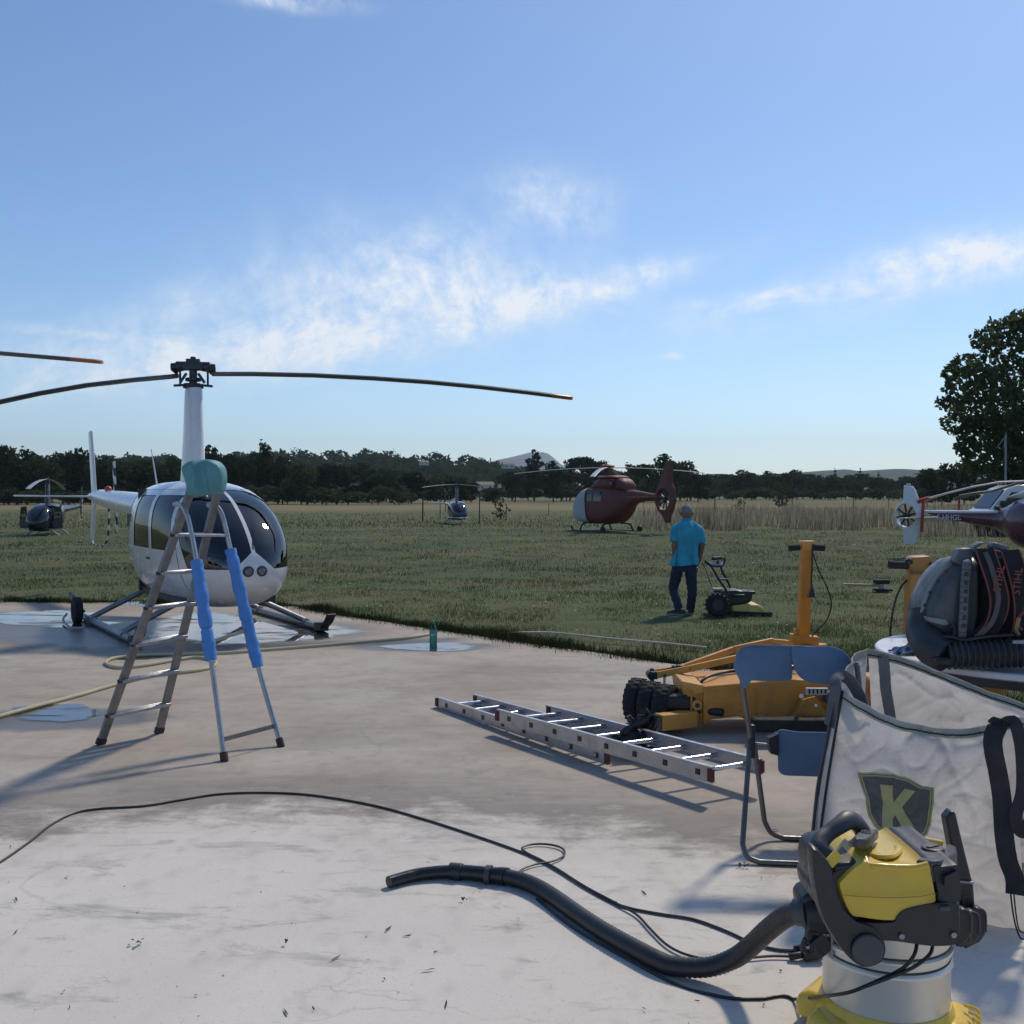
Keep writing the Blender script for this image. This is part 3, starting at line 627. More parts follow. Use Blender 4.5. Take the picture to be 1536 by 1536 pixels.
# big tree at the right edge
def big_tree():
    d = 62; base = at(1575, 740, d); base.z = 0
    t = thing('broadleaf_tree', 'big dark leafy tree at the right edge, far taller than the treeline', 'tree', base)
    lob = []
    def lb(px, py, rpx, dy=0, sq=.8):
        p = at(px, py, d + dy) - base; r = rpx / FPX * d; lob.append(((p.x, p.y, p.z), (r, r * 1.1, r * sq)))
    for a in [(1505, 492, 26), (1530, 480, 24), (1478, 508, 22, -1), (1560, 500, 45), (1600, 520, 60, 2), (1490, 520, 20, 1), (1540, 530, 36, -1), (1445, 548, 22), (1428, 560, 16, 1), (1470, 566, 28, -1), (1500, 575, 36, 1), (1440, 590, 26, -1), (1418, 606, 14), (1460, 612, 34, 1), (1510, 612, 42, -2), (1436, 636, 24, 1), (1470, 650, 34, 0), (1520, 655, 46, 1), (1450, 672, 20), (1480, 690, 32, -1), (1530, 700, 44, 0), (1560, 640, 70, 2), (1620, 600, 80, 0), (1600, 690, 70, 1), (1650, 650, 70, 1), (1640, 540, 60, 0), (1500, 545, 16, 2), (1430, 575, 12, 0), (1465, 540, 14, 1), (1455, 700, 16, 1)]: lb(*a)
    me = quads_mesh('crown', leaf_cloud(lob, 30000, .20, 77, .45), leaf_mat('leaf_big', (.034, .056, .024), (.095, .125, .048), .45, .9)); o = bpy.data.objects.new('crown', me); COL.objects.link(o); o.parent = t
    mb = MB(); limbs(mb, 11, lob[::2], .38, .3); mb.build('trunk', M_BARK, t)
big_tree()

# ------------------------------------------------------------------ posts, stakes, saplings, mast, houses
M_POST = mat('old_wood', (.045, .038, .032), .9); M_GALV = mat('galvanised', (.22, .23, .25), .5, .7)
def post(px, base, top, lab, r=.045):
    p = G(px, base); h = at(px, top, p.y).z
    t = MB(); t.tube([(0, 0, -.2), (.01, 0, h * .5), (.02, .01, h)], [r, r * .95, r * .8], 8); o = t.build('fence_post', M_POST); o.location = p
    tag(o, lab, 'post', 'thin posts standing in the field')
for a in [(634, 783, 741, 'dark post just left of the small blue helicopter'), (660, 778, 742, 'thin post behind the tail of the small blue helicopter', .03), (719, 785, 738, 'tall thin post just right of the small blue helicopter', .035), (759, 780, 757, 'dark stake of the young bush beside the far track', .03), (823, 772, 755, 'short post to the left of the red helicopter', .03),
          (1072, 772, 744, 'post with a bushy foot behind the man in turquoise', .05), (1173, 768, 740, 'leaning post in the dry grass left of the orange handle', .05), (1188, 768, 734, 'taller of the two posts left of the orange handle', .045), (1280, 768, 741, 'lone post in the dry grass right of the orange handle', .04), (1333, 764, 744, 'post nearest the purple helicopter tail', .045)]: post(*a)
tree_kind('n', 3, 3, 'tall', 12, 150, .26, M_LEAF2)
mbush, _t, _h, _w = TREES['n']
for i, (px, base, wpx, k, lab) in enumerate([(751, 780, 22, .55, 'young bush standing right of the small blue helicopter'), (1110, 772, 14, .3, 'small dark shrub in the dry grass behind the man'), (1168, 764, 26, .5, 'thin sapling among the dry grass left of the orange handle'), (655, 748, 30, .5, 'pale bush at the foot of the wood by the blue helicopter')]):
    p = G(px, base if base > 750 else 755); t = thing('shrub', lab, 'shrub', p, i); s = wpx / FPX * p.y / 2; t.scale = (s, s, s * 1.15)
    for nm, me in (('crown', mbush), ('trunk', _t)):
        o = bpy.data.objects.new(nm, me); COL.objects.link(o); o.parent = t
p = at(1508, 740, 50); p.z = 0; t = thing('mast', 'thin grey mast with a V bracket in front of the big tree', 'mast', p)
mb = MB(); hz = at(1508, 652, 50).z; mb.tube([(0, 0, 0), (0, 0, hz)], [.06, .045], 8); mb.build('pole', M_GALV, t)
mb = MB(); mb.tube([(0, 0, hz - .05), (-.42, 0, hz - .62)], .022, 6); mb.tube([(0, 0, hz - .05), (-.06, 0, hz - .6)], .03, 6); mb.tube([(0, 0, hz), (.02, 0, hz + .12)], .02, 6); mb.build('bracket', M_GALV, t)
M_WALL = mat('render_wall', (.62, .58, .52), .9); M_ROOF = mat('roof_tile', (.26, .21, .17), .9); M_DARK = mat('dark_opening', (.02, .02, .025), .3)
def house(px, py, d, wd, lab):
    p = at(px, py, d); t = thing('house', lab, 'house', p, .3)
    mb = MB(); mb.box((0, 0, wd * .18), (wd, wd * .7, wd * .36)); mb.build('wall', M_WALL, t)
    mb = MB(); h = wd * .36; o_ = wd * .55; mb.prism([(-o_, -wd * .4, h), (-o_, wd * .4, h), (-o_, 0, h + wd * .2)], [(o_, -wd * .4, h), (o_, wd * .4, h), (o_, 0, h + wd * .2)]); mb.build('roof', M_ROOF, t, 0)
    for k in (-.25, .25):
        mb = MB(); mb.box((wd * k, -wd * .352, wd * .2), (wd * .12, .05, wd * .14)); mb.build('window', M_DARK, t, 0)
house(636, 698, 500, 4, 'small pale house high on the wooded ridge'); house(762, 703, 560, 6, 'long pale house below the mountain'); house(727, 736, 330, 5, 'low pale building at the foot of the ridge'); house(756, 735, 340, 3.5, 'small pale shed right of the low building')

# ------------------------------------------------------------------ helicopters
M_WHITE = mat('white_paint', (.72, .72, .73), .22, var=.03, coat=.6, dirt=(.45, .43, .40), dirt_amt=.25, scale=3)
M_BLADE = mat('blade_dark', (.045, .05, .06), .35, var=.2)
M_ORANGE_TIP = mat('blade_tip_orange', (.33, .12, .055), .45)
M_BLACK = mat('black_plastic', (.018, .019, .022), .45, bump=.1)
M_RUBBER = mat('rubber', (.02, .02, .021), .85, bump=.3)
M_HUB = mat('hub_steel', (.05, .055, .065), .4, .6)
M_ALU = mat('aluminium', (.56, .57, .60), .35, .9, var=.12, scale=9, dirt=(.25, .23, .2), dirt_amt=.4)
M_GREYM = mat('grey_metal', (.30, .31, .33), .45, .7, dirt=(.15, .12, .1), dirt_amt=.4)
M_GLASS = glass_mat('canopy_glass', (.05, .052, .07), .015, 1.95)
M_SEAT = mat('seat_leather', (.05, .045, .045), .6)
M_RED = mat('red_paint', (.40, .05, .045), .4)
def ring_se(x, zb, zt, hw, n=44, ex=2.4, zc=None):
    """superellipse section in the y-z plane"""
    zc = (zb + zt) / 2 if zc is None else zc; out_ = []
    for k in range(n):
        a = 2 * math.pi * k / n; c, s_ = math.cos(a), math.sin(a)
        y = hw * math.copysign(abs(c) ** (2 / ex), c); h = (zt - zc) if s_ > 0 else (zc - zb)
        out_.append((x, y, zc + h * math.copysign(abs(s_) ** (2 / ex), s_)))
    return out_
def stations(tab, k=5):
    pts = []
    P = [V(t[:3]) for t in tab]; Q = [V((t[3], t[4] if len(t) > 4 else 2.4, 0)) for t in tab]
    A, B = path(P, k), path(Q, k)
    return [(a.x, a.y, a.z, max(.004, b.x), b.y) for a, b in zip(A, B)]
def obj_from_faces(bm, faces, name, mats, parent, smooth=50, off=0.0):
    idx = {}; mb = MB(); vs = []; fs = []
    for f in faces:
        q = []
        for v in f.verts:
            if v.index not in idx: idx[v.index] = len(vs); vs.append(v.co + v.normal * off)
            q.append(idx[v.index])
        fs.append(q)
    me = bpy.data.meshes.new(name); me.from_pydata(vs, [], fs); me.materials.append(mats)
    me.polygons.foreach_set('use_smooth', [True] * len(fs)); me.set_sharp_from_angle(angle=R(smooth)); me.update()
    o = bpy.data.objects.new(name, me); COL.objects.link(o); o.parent = parent; return o
def cut_body(tab, n=44, k=5, planes=()):
    mb = MB(); st = stations(tab, k); mb.loft([ring_se(x, zb, zt, hw, n, ex) for x, zb, zt, hw, ex in st])
    bm = bmesh.new(); vs = [bm.verts.new(v) for v in mb.v]
    for f in mb.f:
        try: bm.faces.new([vs[i] for i in f])
        except ValueError: pass
    for co, no in planes:
        bmesh.ops.bisect_plane(bm, geom=bm.verts[:] + bm.edges[:] + bm.faces[:], plane_co=co, plane_no=no, dist=1e-5)
    bmesh.ops.recalc_face_normals(bm, faces=bm.faces); bm.verts.index_update(); bm.normal_update(); return bm
def blade_mesh(pts, chord, thick, n=10):
    """rotor blade along a 3-D curve: thin lens section, chord horizontal across the run"""
    mb = MB(); rings = []; P = [V(p) for p in pts]
    for i, p in enumerate(P):
        t = (P[min(i + 1, len(P) - 1)] - P[max(i - 1, 0)]).normalized(); s_ = t.cross(V((0, 0, 1))).normalized(); u = s_.cross(t).normalized()
        c = chord[i] if isinstance(chord, list) else chord
        rings.append([p + s_ * (math.cos(2 * math.pi * k / n) * c / 2) + u * (math.sin(2 * math.pi * k / n) * thick / 2) for k in range(n)])
    return mb.loft(rings)
def fin_prism(mb, outline, y0, y1, m=0):
    """outline in x-z, thickness along y"""
    return mb.prism([(x, y0, z) for x, z in outline], [(x, y1, z) for x, z in outline], m)

BV = [None]
def light_heli(name, label, group, loc, rz, S, body_mat, trim_mat, blades, glass=None, doors_open=False, full=True):
    BT = .055 if full else .03
    t = thing(name, label, 'helicopter', loc, rz, group); t.scale = (S, S, S); glass = glass or M_GLASS
    LW = LOW if full else 0
    tab = [(2.30, .90, 1.02, .06, 2.1), (2.25, .78, 1.14, .22, 2.1), (2.12, .665, 1.30, .38, 2.2), (1.88, .55, 1.50, .535, 2.5), (1.5, .485, 1.72, .62, 2.8), (1.0, .465, 1.87, .66, 3.0), (.4, .46, 1.945, .67, 3.1), (-.25, .47, 1.95, .66, 3.0), (-.85, .53, 1.935, .60, 2.8), (-1.35, .70, 1.90, .49, 2.5), (-1.8, .98, 1.86, .34, 2.3), (-2.15, 1.27, 1.82, .235, 2.1), (-2.4, 1.38, 1.80, .205, 2.0)]
    A1 = V((1.74, 0, .96)); n1 = V((.9, 0, .62)).normalized()
    A2 = V((1.62, 0, .96)); tri = V((0, .66, .75)).normalized(); tri2 = V((0, -.66, .75)).normalized(); TC = V((0, 0, 1.17))
    P_ = [((0, 0, .965), (0, 0, 1)), (A1, n1), ((0, .022, 0), (0, 1, 0)), ((0, -.022, 0), (0, 1, 0)), (TC, tri), (TC, tri2),
          ((0, 0, 1.14), (0, 0, 1)), ((0, 0, 1.77), (0, 0, 1)), ((1.32, 0, 1.3), (.93, 0, .36)), ((.56, 0, 1.3), (1, 0, .12)), ((.44, 0, 1.3), (1, 0, .12)), ((-.36, 0, 1.3), (1, 0, .0)), ((1.52, 0, 1.0), (.93, 0, .36)), ((-.46, 0, 1), (1, 0, 0)), ((0, 0, .60), (0, 0, 1)), ((0, 0, 1.84), (0, 0, 1)), ((.5, 0, 1.3), (1, 0, .12))]
    bm = cut_body(tab, 48, 5, P_)
    cats = {}
    def sd(p, co, no): return (p - V(co)).dot(V(no))
    for f in bm.faces:
        c = f.calc_center_median(); side = 'p' if c.y > 0 else 's'; k = 'body'
        if sd(c, A1, n1) > 0 and c.z > .965 and abs(c.y) > .022 and sd(c, TC, tri if c.y > 0 else tri2) > 0: k = 'ws_' + side
        elif .60 < c.z < 1.84 and abs(c.y) > .3:
            if sd(c, (1.52, 0, 1.0), (.93, 0, .36)) < 0 and sd(c, (.5, 0, 1.3), (1, 0, .12)) > 0:
                k = 'door_f' + side
                if 1.14 < c.z < 1.77 and sd(c, (1.32, 0, 1.3), (.93, 0, .36)) < 0 and sd(c, (.56, 0, 1.3), (1, 0, .12)) > 0: k = 'win_f' + side
            elif sd(c, (.5, 0, 1.3), (1, 0, .12)) < 0 and c.x > -.46:
                k = 'door_r' + side
                if 1.14 < c.z < 1.77 and sd(c, (.44, 0, 1.3), (1, 0, .12)) < 0 and c.x > -.36: k = 'win_r' + side
        cats.setdefault(k, []).append(f)
    obj_from_faces(bm, cats['body'], 'fuselage', body_mat, t)
    for s_ in 'ps':
        obj_from_faces(bm, cats['ws_' + s_], 'windscreen', glass, t, off=-.004)
        for r_ in 'fr':
            if doors_open and r_ == 'f': continue
            d = obj_from_faces(bm, cats[f'door_{r_}{s_}'], 'door', body_mat, t, off=.004)
            obj_from_faces(bm, cats[f'win_{r_}{s_}'], 'window', glass, d, off=-.002)
            if full:
                mb = MB(); y = .655 * (1 if s_ == 'p' else -1); mb.bar((.48 if r_ == 'r' else 1.3, y * 1.02, 1.02), (.36 if r_ == 'r' else 1.18, y * 1.03, 1.02), .02, .025); mb.build('handle', M_BLACK, d)
    bvh = BVHTree.FromBMesh(bm); bm.free(); BV[0] = bvh
    # cabin
    mb = MB(); mb.box((-.55, 0, 1.2), (.06, 1.1, 1.3)); mb.box((.5, 0, .56), (2.0, 1.05, .08)); mb.build('cabin_floor', M_SEAT, t)
    for y in (-.3, .3):
        for x in (.55, -.35):
            mb = MB(); mb.box((x, y, .8), (.48, .48, .3)); mb.bar((x - .2, y, .9), (x - .34, y, 1.5), .46, .12, up=(1, 0, 0)); mb.build('seat', M_SEAT, t, bevel=.04)
    mb = MB(); mb.box((1.45, 0, .95), (.3, .42, .5)); mb.box((1.4, 0, 1.22), (.14, .5, .2)); mb.build('instrument_panel', M_BLACK, t, bevel=.02)
    # seams of glazing: centre strip and frames
    def on_surface(y, z, x0=3.2):
        h = bvh.ray_cast(V((x0, y, z)), V((-1, 0, 0))); return h[0]
    for y in (-.075, .075):
        p = on_surface(y, 1.0 - .055)
        if p:
            mb = MB(); mb.cyl(p + V((-.03, 0, 0)), p + V((.012, 0, 0)), .062, .058, 18); o = mb.build('landing_light', M_BLACK, t)
            mb = MB(); mb.ell(p + V((.006, 0, 0)), (.02, .046, .046), 14, 8); mb.build('lens', mat('lamp_lens_dull', (.16, .17, .18), .2, .3), o)
    if full:
        for y, x, l in ((-.35, 1.5, .5), (.35, 1.5, .5)): pass
        mb = MB(); p = on_surface(0, 1.22)
        mb.tube([on_surface(.0, 1.18) + V((.015, 0, 0)), p + V((.03, 0, .02)), p + V((.02, 0, .18))], .008, 6); mb.build('yaw_string', M_BLACK, t)
    # mast fairing
    mb = MB(); rings = []
    for z, cx, ch, w in ((1.86, -.02, .80, .27), (2.2, .0, .66, .245), (2.6, .02, .52, .225), (2.96 + LW, .03, .40, .205), (3.0 + LW, .03, .34, .18)):
        rings.append([(cx + ch * (.5 * math.cos(a)) - .06 * ch, w / 2 * math.sin(a) * (1 if math.cos(a) > 0 else (1 - .35 * math.cos(a) ** 2)), z) for a in [2 * math.pi * k / 20 for k in range(20)]])
    mb.loft(rings); mb.build('mast_fairing', body_mat, t)
    # hub
    hz = 3.28 + LW
    h = MB(); h.cyl((0, 0, 2.95), (0, 0, hz + .08), .05); h.cyl((0, 0, hz - .28), (0, 0, hz - .22), .13, .12); h.cyl((0, 0, hz - .19), (0, 0, hz - .15), .10)
    bd = V((*blades['dir'], 0)).normalized(); bs = V((-bd.y, bd.x, 0))
    Mx = Matrix((bd, bs, V((0, 0, 1)))).transposed()
    h.box((0, 0, hz), (.24, .16, .10), Mx); h.box((0, 0, hz + .065), (.17, .10, .05), Mx); h.cyl((0, 0, hz + .05), (0, 0, hz + .12), .035)
    for s_ in (-1, 1):
        h.tube([bd * (.10 * s_) + V((0, 0, hz)), bd * (.2 * s_) + V((0, 0, hz - .01)), bd * (.21 * s_) + V((0, 0, hz - .01)), bd * (.265 * s_) + V((0, 0, hz - .02)), bd * (.275 * s_) + V((0, 0, hz - .02))], [.06, .07, .05, .055, .03], 10)
        h.tube([bd * (.17 * s_) + bs * .1 + V((0, 0, hz - .05)), bd * (.17 * s_) + bs * .1 + V((0, 0, hz - .24))], .016, 6)
        h.tube([bd * (.26 * s_) + bs * .08 + V((0, 0, hz - .03)), bd * (.2 * s_) + bs * .1 + V((0, 0, hz - .08))], .03, 6)
        h.tube([bd * (.07 * s_) - bs * .1 + V((0, 0, hz - .1)), bd * (.15 * s_) - bs * .1 + V((0, 0, hz - .22))], .02, 6)
        h.bar(bd * (.0) + V((0, 0, hz - .23)), bd * (.24 * s_) + V((0, 0, hz - .25)), .04, .03)
    h.build('rotor_hub', M_HUB, t, bevel=.01)
    for pts in blades['pts']:
        n = len(pts); c = [.15] + [.25] * (n - 1); k = n - 2
        b = blade_mesh(pts[:k + 1], c[:k + 1], BT).build('rotor_blade', M_BLADE if trim_mat is None else trim_mat, t)
        blade_mesh([pts[k], V(pts[k]).lerp(V(pts[-1]), .8), pts[-1]], [.25, .25, .12], BT).build('blade_tip', blades.get('tip', M_ORANGE_TIP), b)
    # tail
    mb = MB(); mb.tube([(-2.3, 0, 1.59), (-4.0, 0, 1.66), (-5.45, 0, 1.725), (-5.62, 0, 1.73), (-5.68, 0, 1.73)], [.208, .17, .135, .125, .08], 20); mb.tube([(-5.6, -.05, 1.74), (-6.0, -.06, 1.74)], .06, 12); mb.build('tail_boom', body_mat, t)
    mb = MB(); fin_prism(mb, [(-5.86, 1.72), (-6.12, 1.72), (-6.38, 2.88), (-6.2, 2.90)], -.025, .025); mb.build('upper_fin', body_mat, t, bevel=.015)
    mb = MB(); fin_prism(mb, [(-5.86, 1.73), (-6.12, 1.73), (-6.3, 1.0), (-6.16, .98)], -.025, .025); mb.build('lower_fin', body_mat, t, bevel=.015)
    mb = MB(); mb.prism([(-5.80, .02, 1.755), (-6.08, .02, 1.755), (-6.08, -1.28, 1.77), (-5.84, -1.28, 1.77)], [(-5.80, .02, 1.725), (-6.08, .02, 1.725), (-6.08, -1.28, 1.74), (-5.84, -1.28, 1.74)]); mb.build('stabilizer', body_mat, t, bevel=.012)
    mb = MB(); mb.tube([(-5.55, .0, 1.73), (-5.55, .22, 1.73)], .045, 10); mb.box((-5.55, .0, 1.73), (.26, .2, .2)); mb.build('tail_gearbox', body_mat, t, bevel=.03)
    stripes = mat_striped()
    for s_ in (-1, 1):
        a = V((-.16, 0, .987)) * s_; c = V((-5.5, .24, 1.73)); q = c + a * .62
        mb = MB(); mb.bar(c, q, .12, .03, up=(0, 1, 0)); mb.build('tail_rotor_blade', stripes, t, bevel=.01)
    mb = MB(); mb.ell((-4.9, 0, 1.86), (.07, .06, .06), 10, 6); mb.build('beacon', M_RED, t)
    mb = MB(); mb.tube(path([(-5.1, .05, 1.6), (-5.12, .05, 1.3), (-5.2, .05, 1.05), (-5.35, .02, .92), (-5.8, 0, .90), (-6.14, 0, .92), (-6.2, 0, 1.02)], 4), .018, 6); mb.build('tail_guard', stripes, t)
    mb = MB(); mb.tube([(-1.2, -.15, 1.9), (-1.42, -.17, 2.4)], [.012, .006], 6); mb.build('antenna', body_mat, t)
    # undercarriage
    for s_ in (-1, 1):
        y = 1.09 * s_
        mb = MB(); mb.tube([(-1.25, y, .05 + LW), (-1.2, y, .05 + LW), (1.50, y, .05 + LW), (1.58, y, .06 + LW)], .042, 10); sk = mb.build('skid', M_GREYM, t)
        mb = MB(); P = [V((1.42, y, .055 + LW)), V((1.6, y, .07 + LW)), V((1.74, y, .15 + LW)), V((1.82, y, .235 + LW))]
        for i in range(3): mb.bar(P[i], P[i + 1] + (P[i + 1] - P[i]) * .06, .115, .03 if i else .105)
        mb.bar((-1.0, y, .01 + LW), (1.3, y, .01 + LW), .05, .02); mb.build('skid_shoe', M_BLACK, sk, bevel=.008)
        for x in (-.75, .95):
            mb = MB(); mb.tube([(x, .40 * s_, .53), (x, .55 * s_, .475), (x, y, .09 + LW)], [.034, .037, .034], 10); mb.tube([(x - .09, y, .06 + LW), (x + .09, y, .06 + LW)], .055, 8); mb.build('skid_leg', M_GREYM, t)
    return t
def mat_striped():
    if 'striped' in MATS: return MATS['striped']
    m, nt, out = NT('striped'); b = N(nt, 'ShaderNodeBsdfPrincipled'); L(nt, b.outputs[0], out.inputs[0])
    tc = N(nt, 'ShaderNodeTexCoord').outputs['Object']; sp = N(nt, 'ShaderNodeSeparateXYZ'); L(nt, tc, sp.inputs[0])
    f = math_(nt, 'GREATER_THAN', math_(nt, 'FRACT', math_(nt, 'MULTIPLY', math_(nt, 'ADD', sp.outputs[2], math_(nt, 'MULTIPLY', sp.outputs[0], .9)), 4.2)), .5)
    L(nt, mixc(nt, f, (.03, .03, .035), (.6, .6, .6)), b.inputs['Base Color']); b.inputs['Roughness'].default_value = .5; MATS['striped'] = m; return m
# --- the white helicopter in front
LOW = .125
HL = V((-4.28, 14.35, PZ - LOW * 1.06)); HS = 1.06; hd = V((.54, -.842, 0)); HRZ = math.atan2(hd.y, hd.x)
def to_local(p, loc, rz, s): 
    q = (V(p) - V(loc)) / s; c, n_ = math.cos(-rz), math.sin(-rz); return V((q.x * c - q.y * n_, q.x * n_ + q.y * c, q.z))
def blade_line(pxs, hub, tip):
    """points of a real blade: plan line hub->tip, height read at each image column"""
    out_ = []
    for px, py in pxs:
        k = (px - 768) / FPX * math.cos(PITCH); dx, dy = tip[0] - hub[0], tip[1] - hub[1]
        d = at(px, py, 1) - CAM; r = d.x / d.y
        tt = (r * hub[1] - hub[0]) / (dx - r * dy); x, y = hub[0] + dx * tt, hub[1] + dy * tt
        out_.append(V((x, y, CAM.z + d.z / d.y * y)))
    return out_
hub = (HL.x, HL.y); tipR = (.86, 15.35); u = V((tipR[0] - hub[0], tipR[1] - hub[1], 0)).normalized()
tipL = (hub[0] - u.x * 5.3, hub[1] - u.y * 5.3)
bR = blade_line([(318, 561), (380, 561), (470, 563), (560, 567.5), (640, 573), (720, 580.5), (790, 588.5), (826, 593), (858, 597)], hub, tipR)
bL = blade_line([(268, 563.5), (256, 565), (200, 570), (130, 578), (60, 590), (0, 603)], hub, tipL)
e = bL[-1] - bL[-2]; e.normalize(); q = bL[-1].copy()
for i in range(5): e.z -= .012; q = q + e * .55; bL.append(q.copy())
LB = [[to_local(p, HL, HRZ, HS) for p in b] for b in (bR, bL)]
BDIR = (LB[0][-1] - LB[0][0]); H_BL = dict(dir=(BDIR.x, BDIR.y), pts=LB)
white_heli = light_heli('light_helicopter', 'white light helicopter on the wet concrete behind the stepladder', 'helicopters parked on the airfield', HL, HRZ, HS, M_WHITE, None, H_BL)
SEAM = mat('panel_seam', (.10, .10, .105), .7)
def side_pt(x, z, s_):
    h = BV[0].ray_cast(V((x, 2.5 * s_, z)), V((0, -s_, 0))); return h[0] + h[1] * .001 if h[0] else None
def seam(fn, s_, n=26):
    pts = [side_pt(*fn(i / n), s_) for i in range(n + 1)]; pts = [p for p in pts if p]
    if len(pts) > 2:
        mb = MB(); mb.tube(pts, .0045, 5); mb.build('panel_seam', SEAM, white_heli)
for s_ in (-1, 1):
    fd = lambda z: 1.52 - (z - 1.0) * .387
    seam(lambda t: (fd(lerp(.6, 1.84, t)), lerp(.6, 1.84, t)), s_); seam(lambda t: (.5 - (lerp(.6, 1.84, t) - 1.3) * .12, lerp(.6, 1.84, t)), s_); seam(lambda t: (-.46, lerp(.6, 1.84, t)), s_)
    seam(lambda t: (lerp(-.46, 1.67, t), .6), s_); seam(lambda t: (lerp(-.46, 1.2, t), 1.84), s_)
    seam(lambda t: (-1.15, lerp(.75, 1.8, t)), s_); seam(lambda t: (lerp(-1.15, -.5, t), 1.05), s_)
    mb = MB()
    for x0, z0, x1, z1, k in ((-1.1, .95, -.5, .95, 12), (-1.1, 1.12, -.5, 1.12, 12), (-.4, .56, 1.6, .56, 30), (-1.2, .85, -1.2, 1.75, 14), (-1.5, 1.2, -1.5, 1.75, 9)):
        for i in range(k + 1):
            p = side_pt(lerp(x0, x1, i / k), lerp(z0, z1, i / k), s_)
            if p: mb.ell(p, (.007, .004, .007), 6, 4)
    mb.build('rivet', M_WHITE, white_heli)
    p = side_pt(-.9, .85, s_); mb = MB(); mb.cyl(p + V((0, -.02 * s_, 0)), p + V((0, .006 * s_, 0)), .035); mb.build('drain_port', M_BLACK, white_heli)
    p = side_pt(-.8, 1.45, s_); mb = MB(); mb.box(p, (.30, .012, .16)); mb.build('air_intake', M_BLACK, white_heli, bevel=.004)
# ground handling wheel and its lever on the near skid
Q = LOW
mb = MB(); mb.cyl((-.95, -1.28, .17 + Q), (-.95, -1.18, .17 + Q), .17, None, 22); mb.cyl((-.95, -1.29, .17 + Q), (-.95, -1.17, .17 + Q), .07, None, 14); wl = mb.build('ground_wheel', M_RUBBER, white_heli, bevel=.02)
mb = MB(); mb.tube([(-.95, -1.15, .15 + Q), (-1.3, -1.12, .17 + Q), (-2.05, -1.10, .27 + Q)], .022, 6); mb.tube([(-1.75, -1.1, .23 + Q), (-2.08, -1.10, .275 + Q)], .035, 8); mb.build('lever', M_BLACK, wl)
mb = MB(); mb.tube(path([(-1.25, -1.30, .10 + Q), (-1.05, -1.38, .04 + Q), (-.3, -1.42, .03 + Q), (-.1, -1.3, .04 + Q)], 4), .014, 6); mb.build('tow_strap', mat('strap_grey', (.4, .4, .4), .8), wl)
# --- another one, wholly left of the frame but for the end of one blade
H2 = V((-8.62, 8.15, PZ)); tip2 = V((-3.45, 9.0)); 
d2 = V((tip2.x - H2.x, tip2.y - H2.y, 0)); L2 = d2.length; h2r = HRZ + .3
bl2 = [];
for k in (1, -1):
    pts = []
    for f in (.06, .2, .4, .6, .8, .955, 1): pts.append(to_local(H2 + d2 * (f * k) + V((0, 0, 3.28 * .95 - .24 * f ** 1.6)), H2, h2r, .95))
    bl2.append(pts)
light_heli('light_helicopter', 'helicopter outside the left edge, one dark orange tipped blade reaching in', 'helicopters parked on the airfield', H2, h2r, .95, M_WHITE, None, dict(dir=(bl2[0][-1].x, bl2[0][-1].y), pts=bl2), full=False)
# --- far ones
def straight(az, droop=.35, n=6, r=5.0):
    o_ = []
    for s_ in (1, -1): o_.append([V((math.cos(az) * r * f * s_, math.sin(az) * r * f * s_, 3.27 - droop * f * f)) for f in (.08, .3, .55, .8, .93, 1)])
    return dict(dir=(math.cos(az), math.sin(az)), pts=o_, tip=mat('blade_grey', (.35, .36, .38), .4))
M_NAVY = mat('navy_paint', (.035, .05, .10), .25, coat=.5, var=.1); M_BLKP = mat('black_paint', (.016, .018, .026), .3, coat=.3)
p = G(685, 786); p.z = -.1
bh = light_heli('light_helicopter', 'small dark blue helicopter with a white belly band in mid field', 'helicopters parked on the airfield', p, R(-78), .74, M_NAVY, mat('blade_grey', (.35, .36, .38), .4), straight(R(140), .25), full=False)
mb = MB(); mb.loft([ring_se(x, .62, .74, hw + .015, 32, 2.3) for x, hw in ((2.25, .12), (2.1, .34), (1.9, .48), (1.5, .58), (1.0, .625), (.0, .635), (-.8, .58), (-1.3, .42))]); mb.build('belly_band', M_WHITE, bh)
mb = MB(); mb.tube([(-5.7, .1, 1.72), (-5.7, -1.5, 1.8)], .06, 8); mb.build('tail_plane', M_WHITE, bh)
p = G(72, 802); p.z = -.2
kh = light_heli('light_helicopter', 'black helicopter with both front doors open, seen head on at the left', 'helicopters parked on the airfield', p, R(-84), .80, M_BLKP, mat('blade_grey', (.35, .36, .38), .4), straight(R(187), .55), doors_open=True, full=False)
for s_ in (-1, 1):
    mb = MB(); a = V((1.2, .66 * s_, 0)); d_ = V((-.25, .85 * s_, 0)).normalized() * .46
    pr = [(0, .62), (1, .66), (1.02, 1.2), (.85, 1.78), (.1, 1.82)]
    A = [a + d_ * u_ + V((0, 0, z)) for u_, z in pr]; mb.prism(A, [q + V((.05, 0, 0)) for q in A]); o = mb.build('open_door', M_BLKP, kh, bevel=.015)
    W_ = [a + d_ * u_ + V((.062, 0, z)) for u_, z in ((.1, 1.14), (.92, 1.16), (.8, 1.7), (.14, 1.74))]; mb = MB(); mb.prism(W_, [q + V((.006, 0, 0)) for q in W_]); mb.build('window', M_GLASS, o)
mb = MB(); mb.box((.4, -.1, 1.45), (.3, .3, .5)); mb.ell((.42, .34, 1.5), (.2, .16, .26), 12, 8); mb.build('seat_cover', mat('cover_blue', (.10, .12, .22), .8), kh, bevel=.05)
mb = MB(); mb.box((.75, -.42, 1.4), (.12, .18, .5)); mb.build('harness', mat('cover_pale', (.35, .40, .5), .8), kh, bevel=.03)

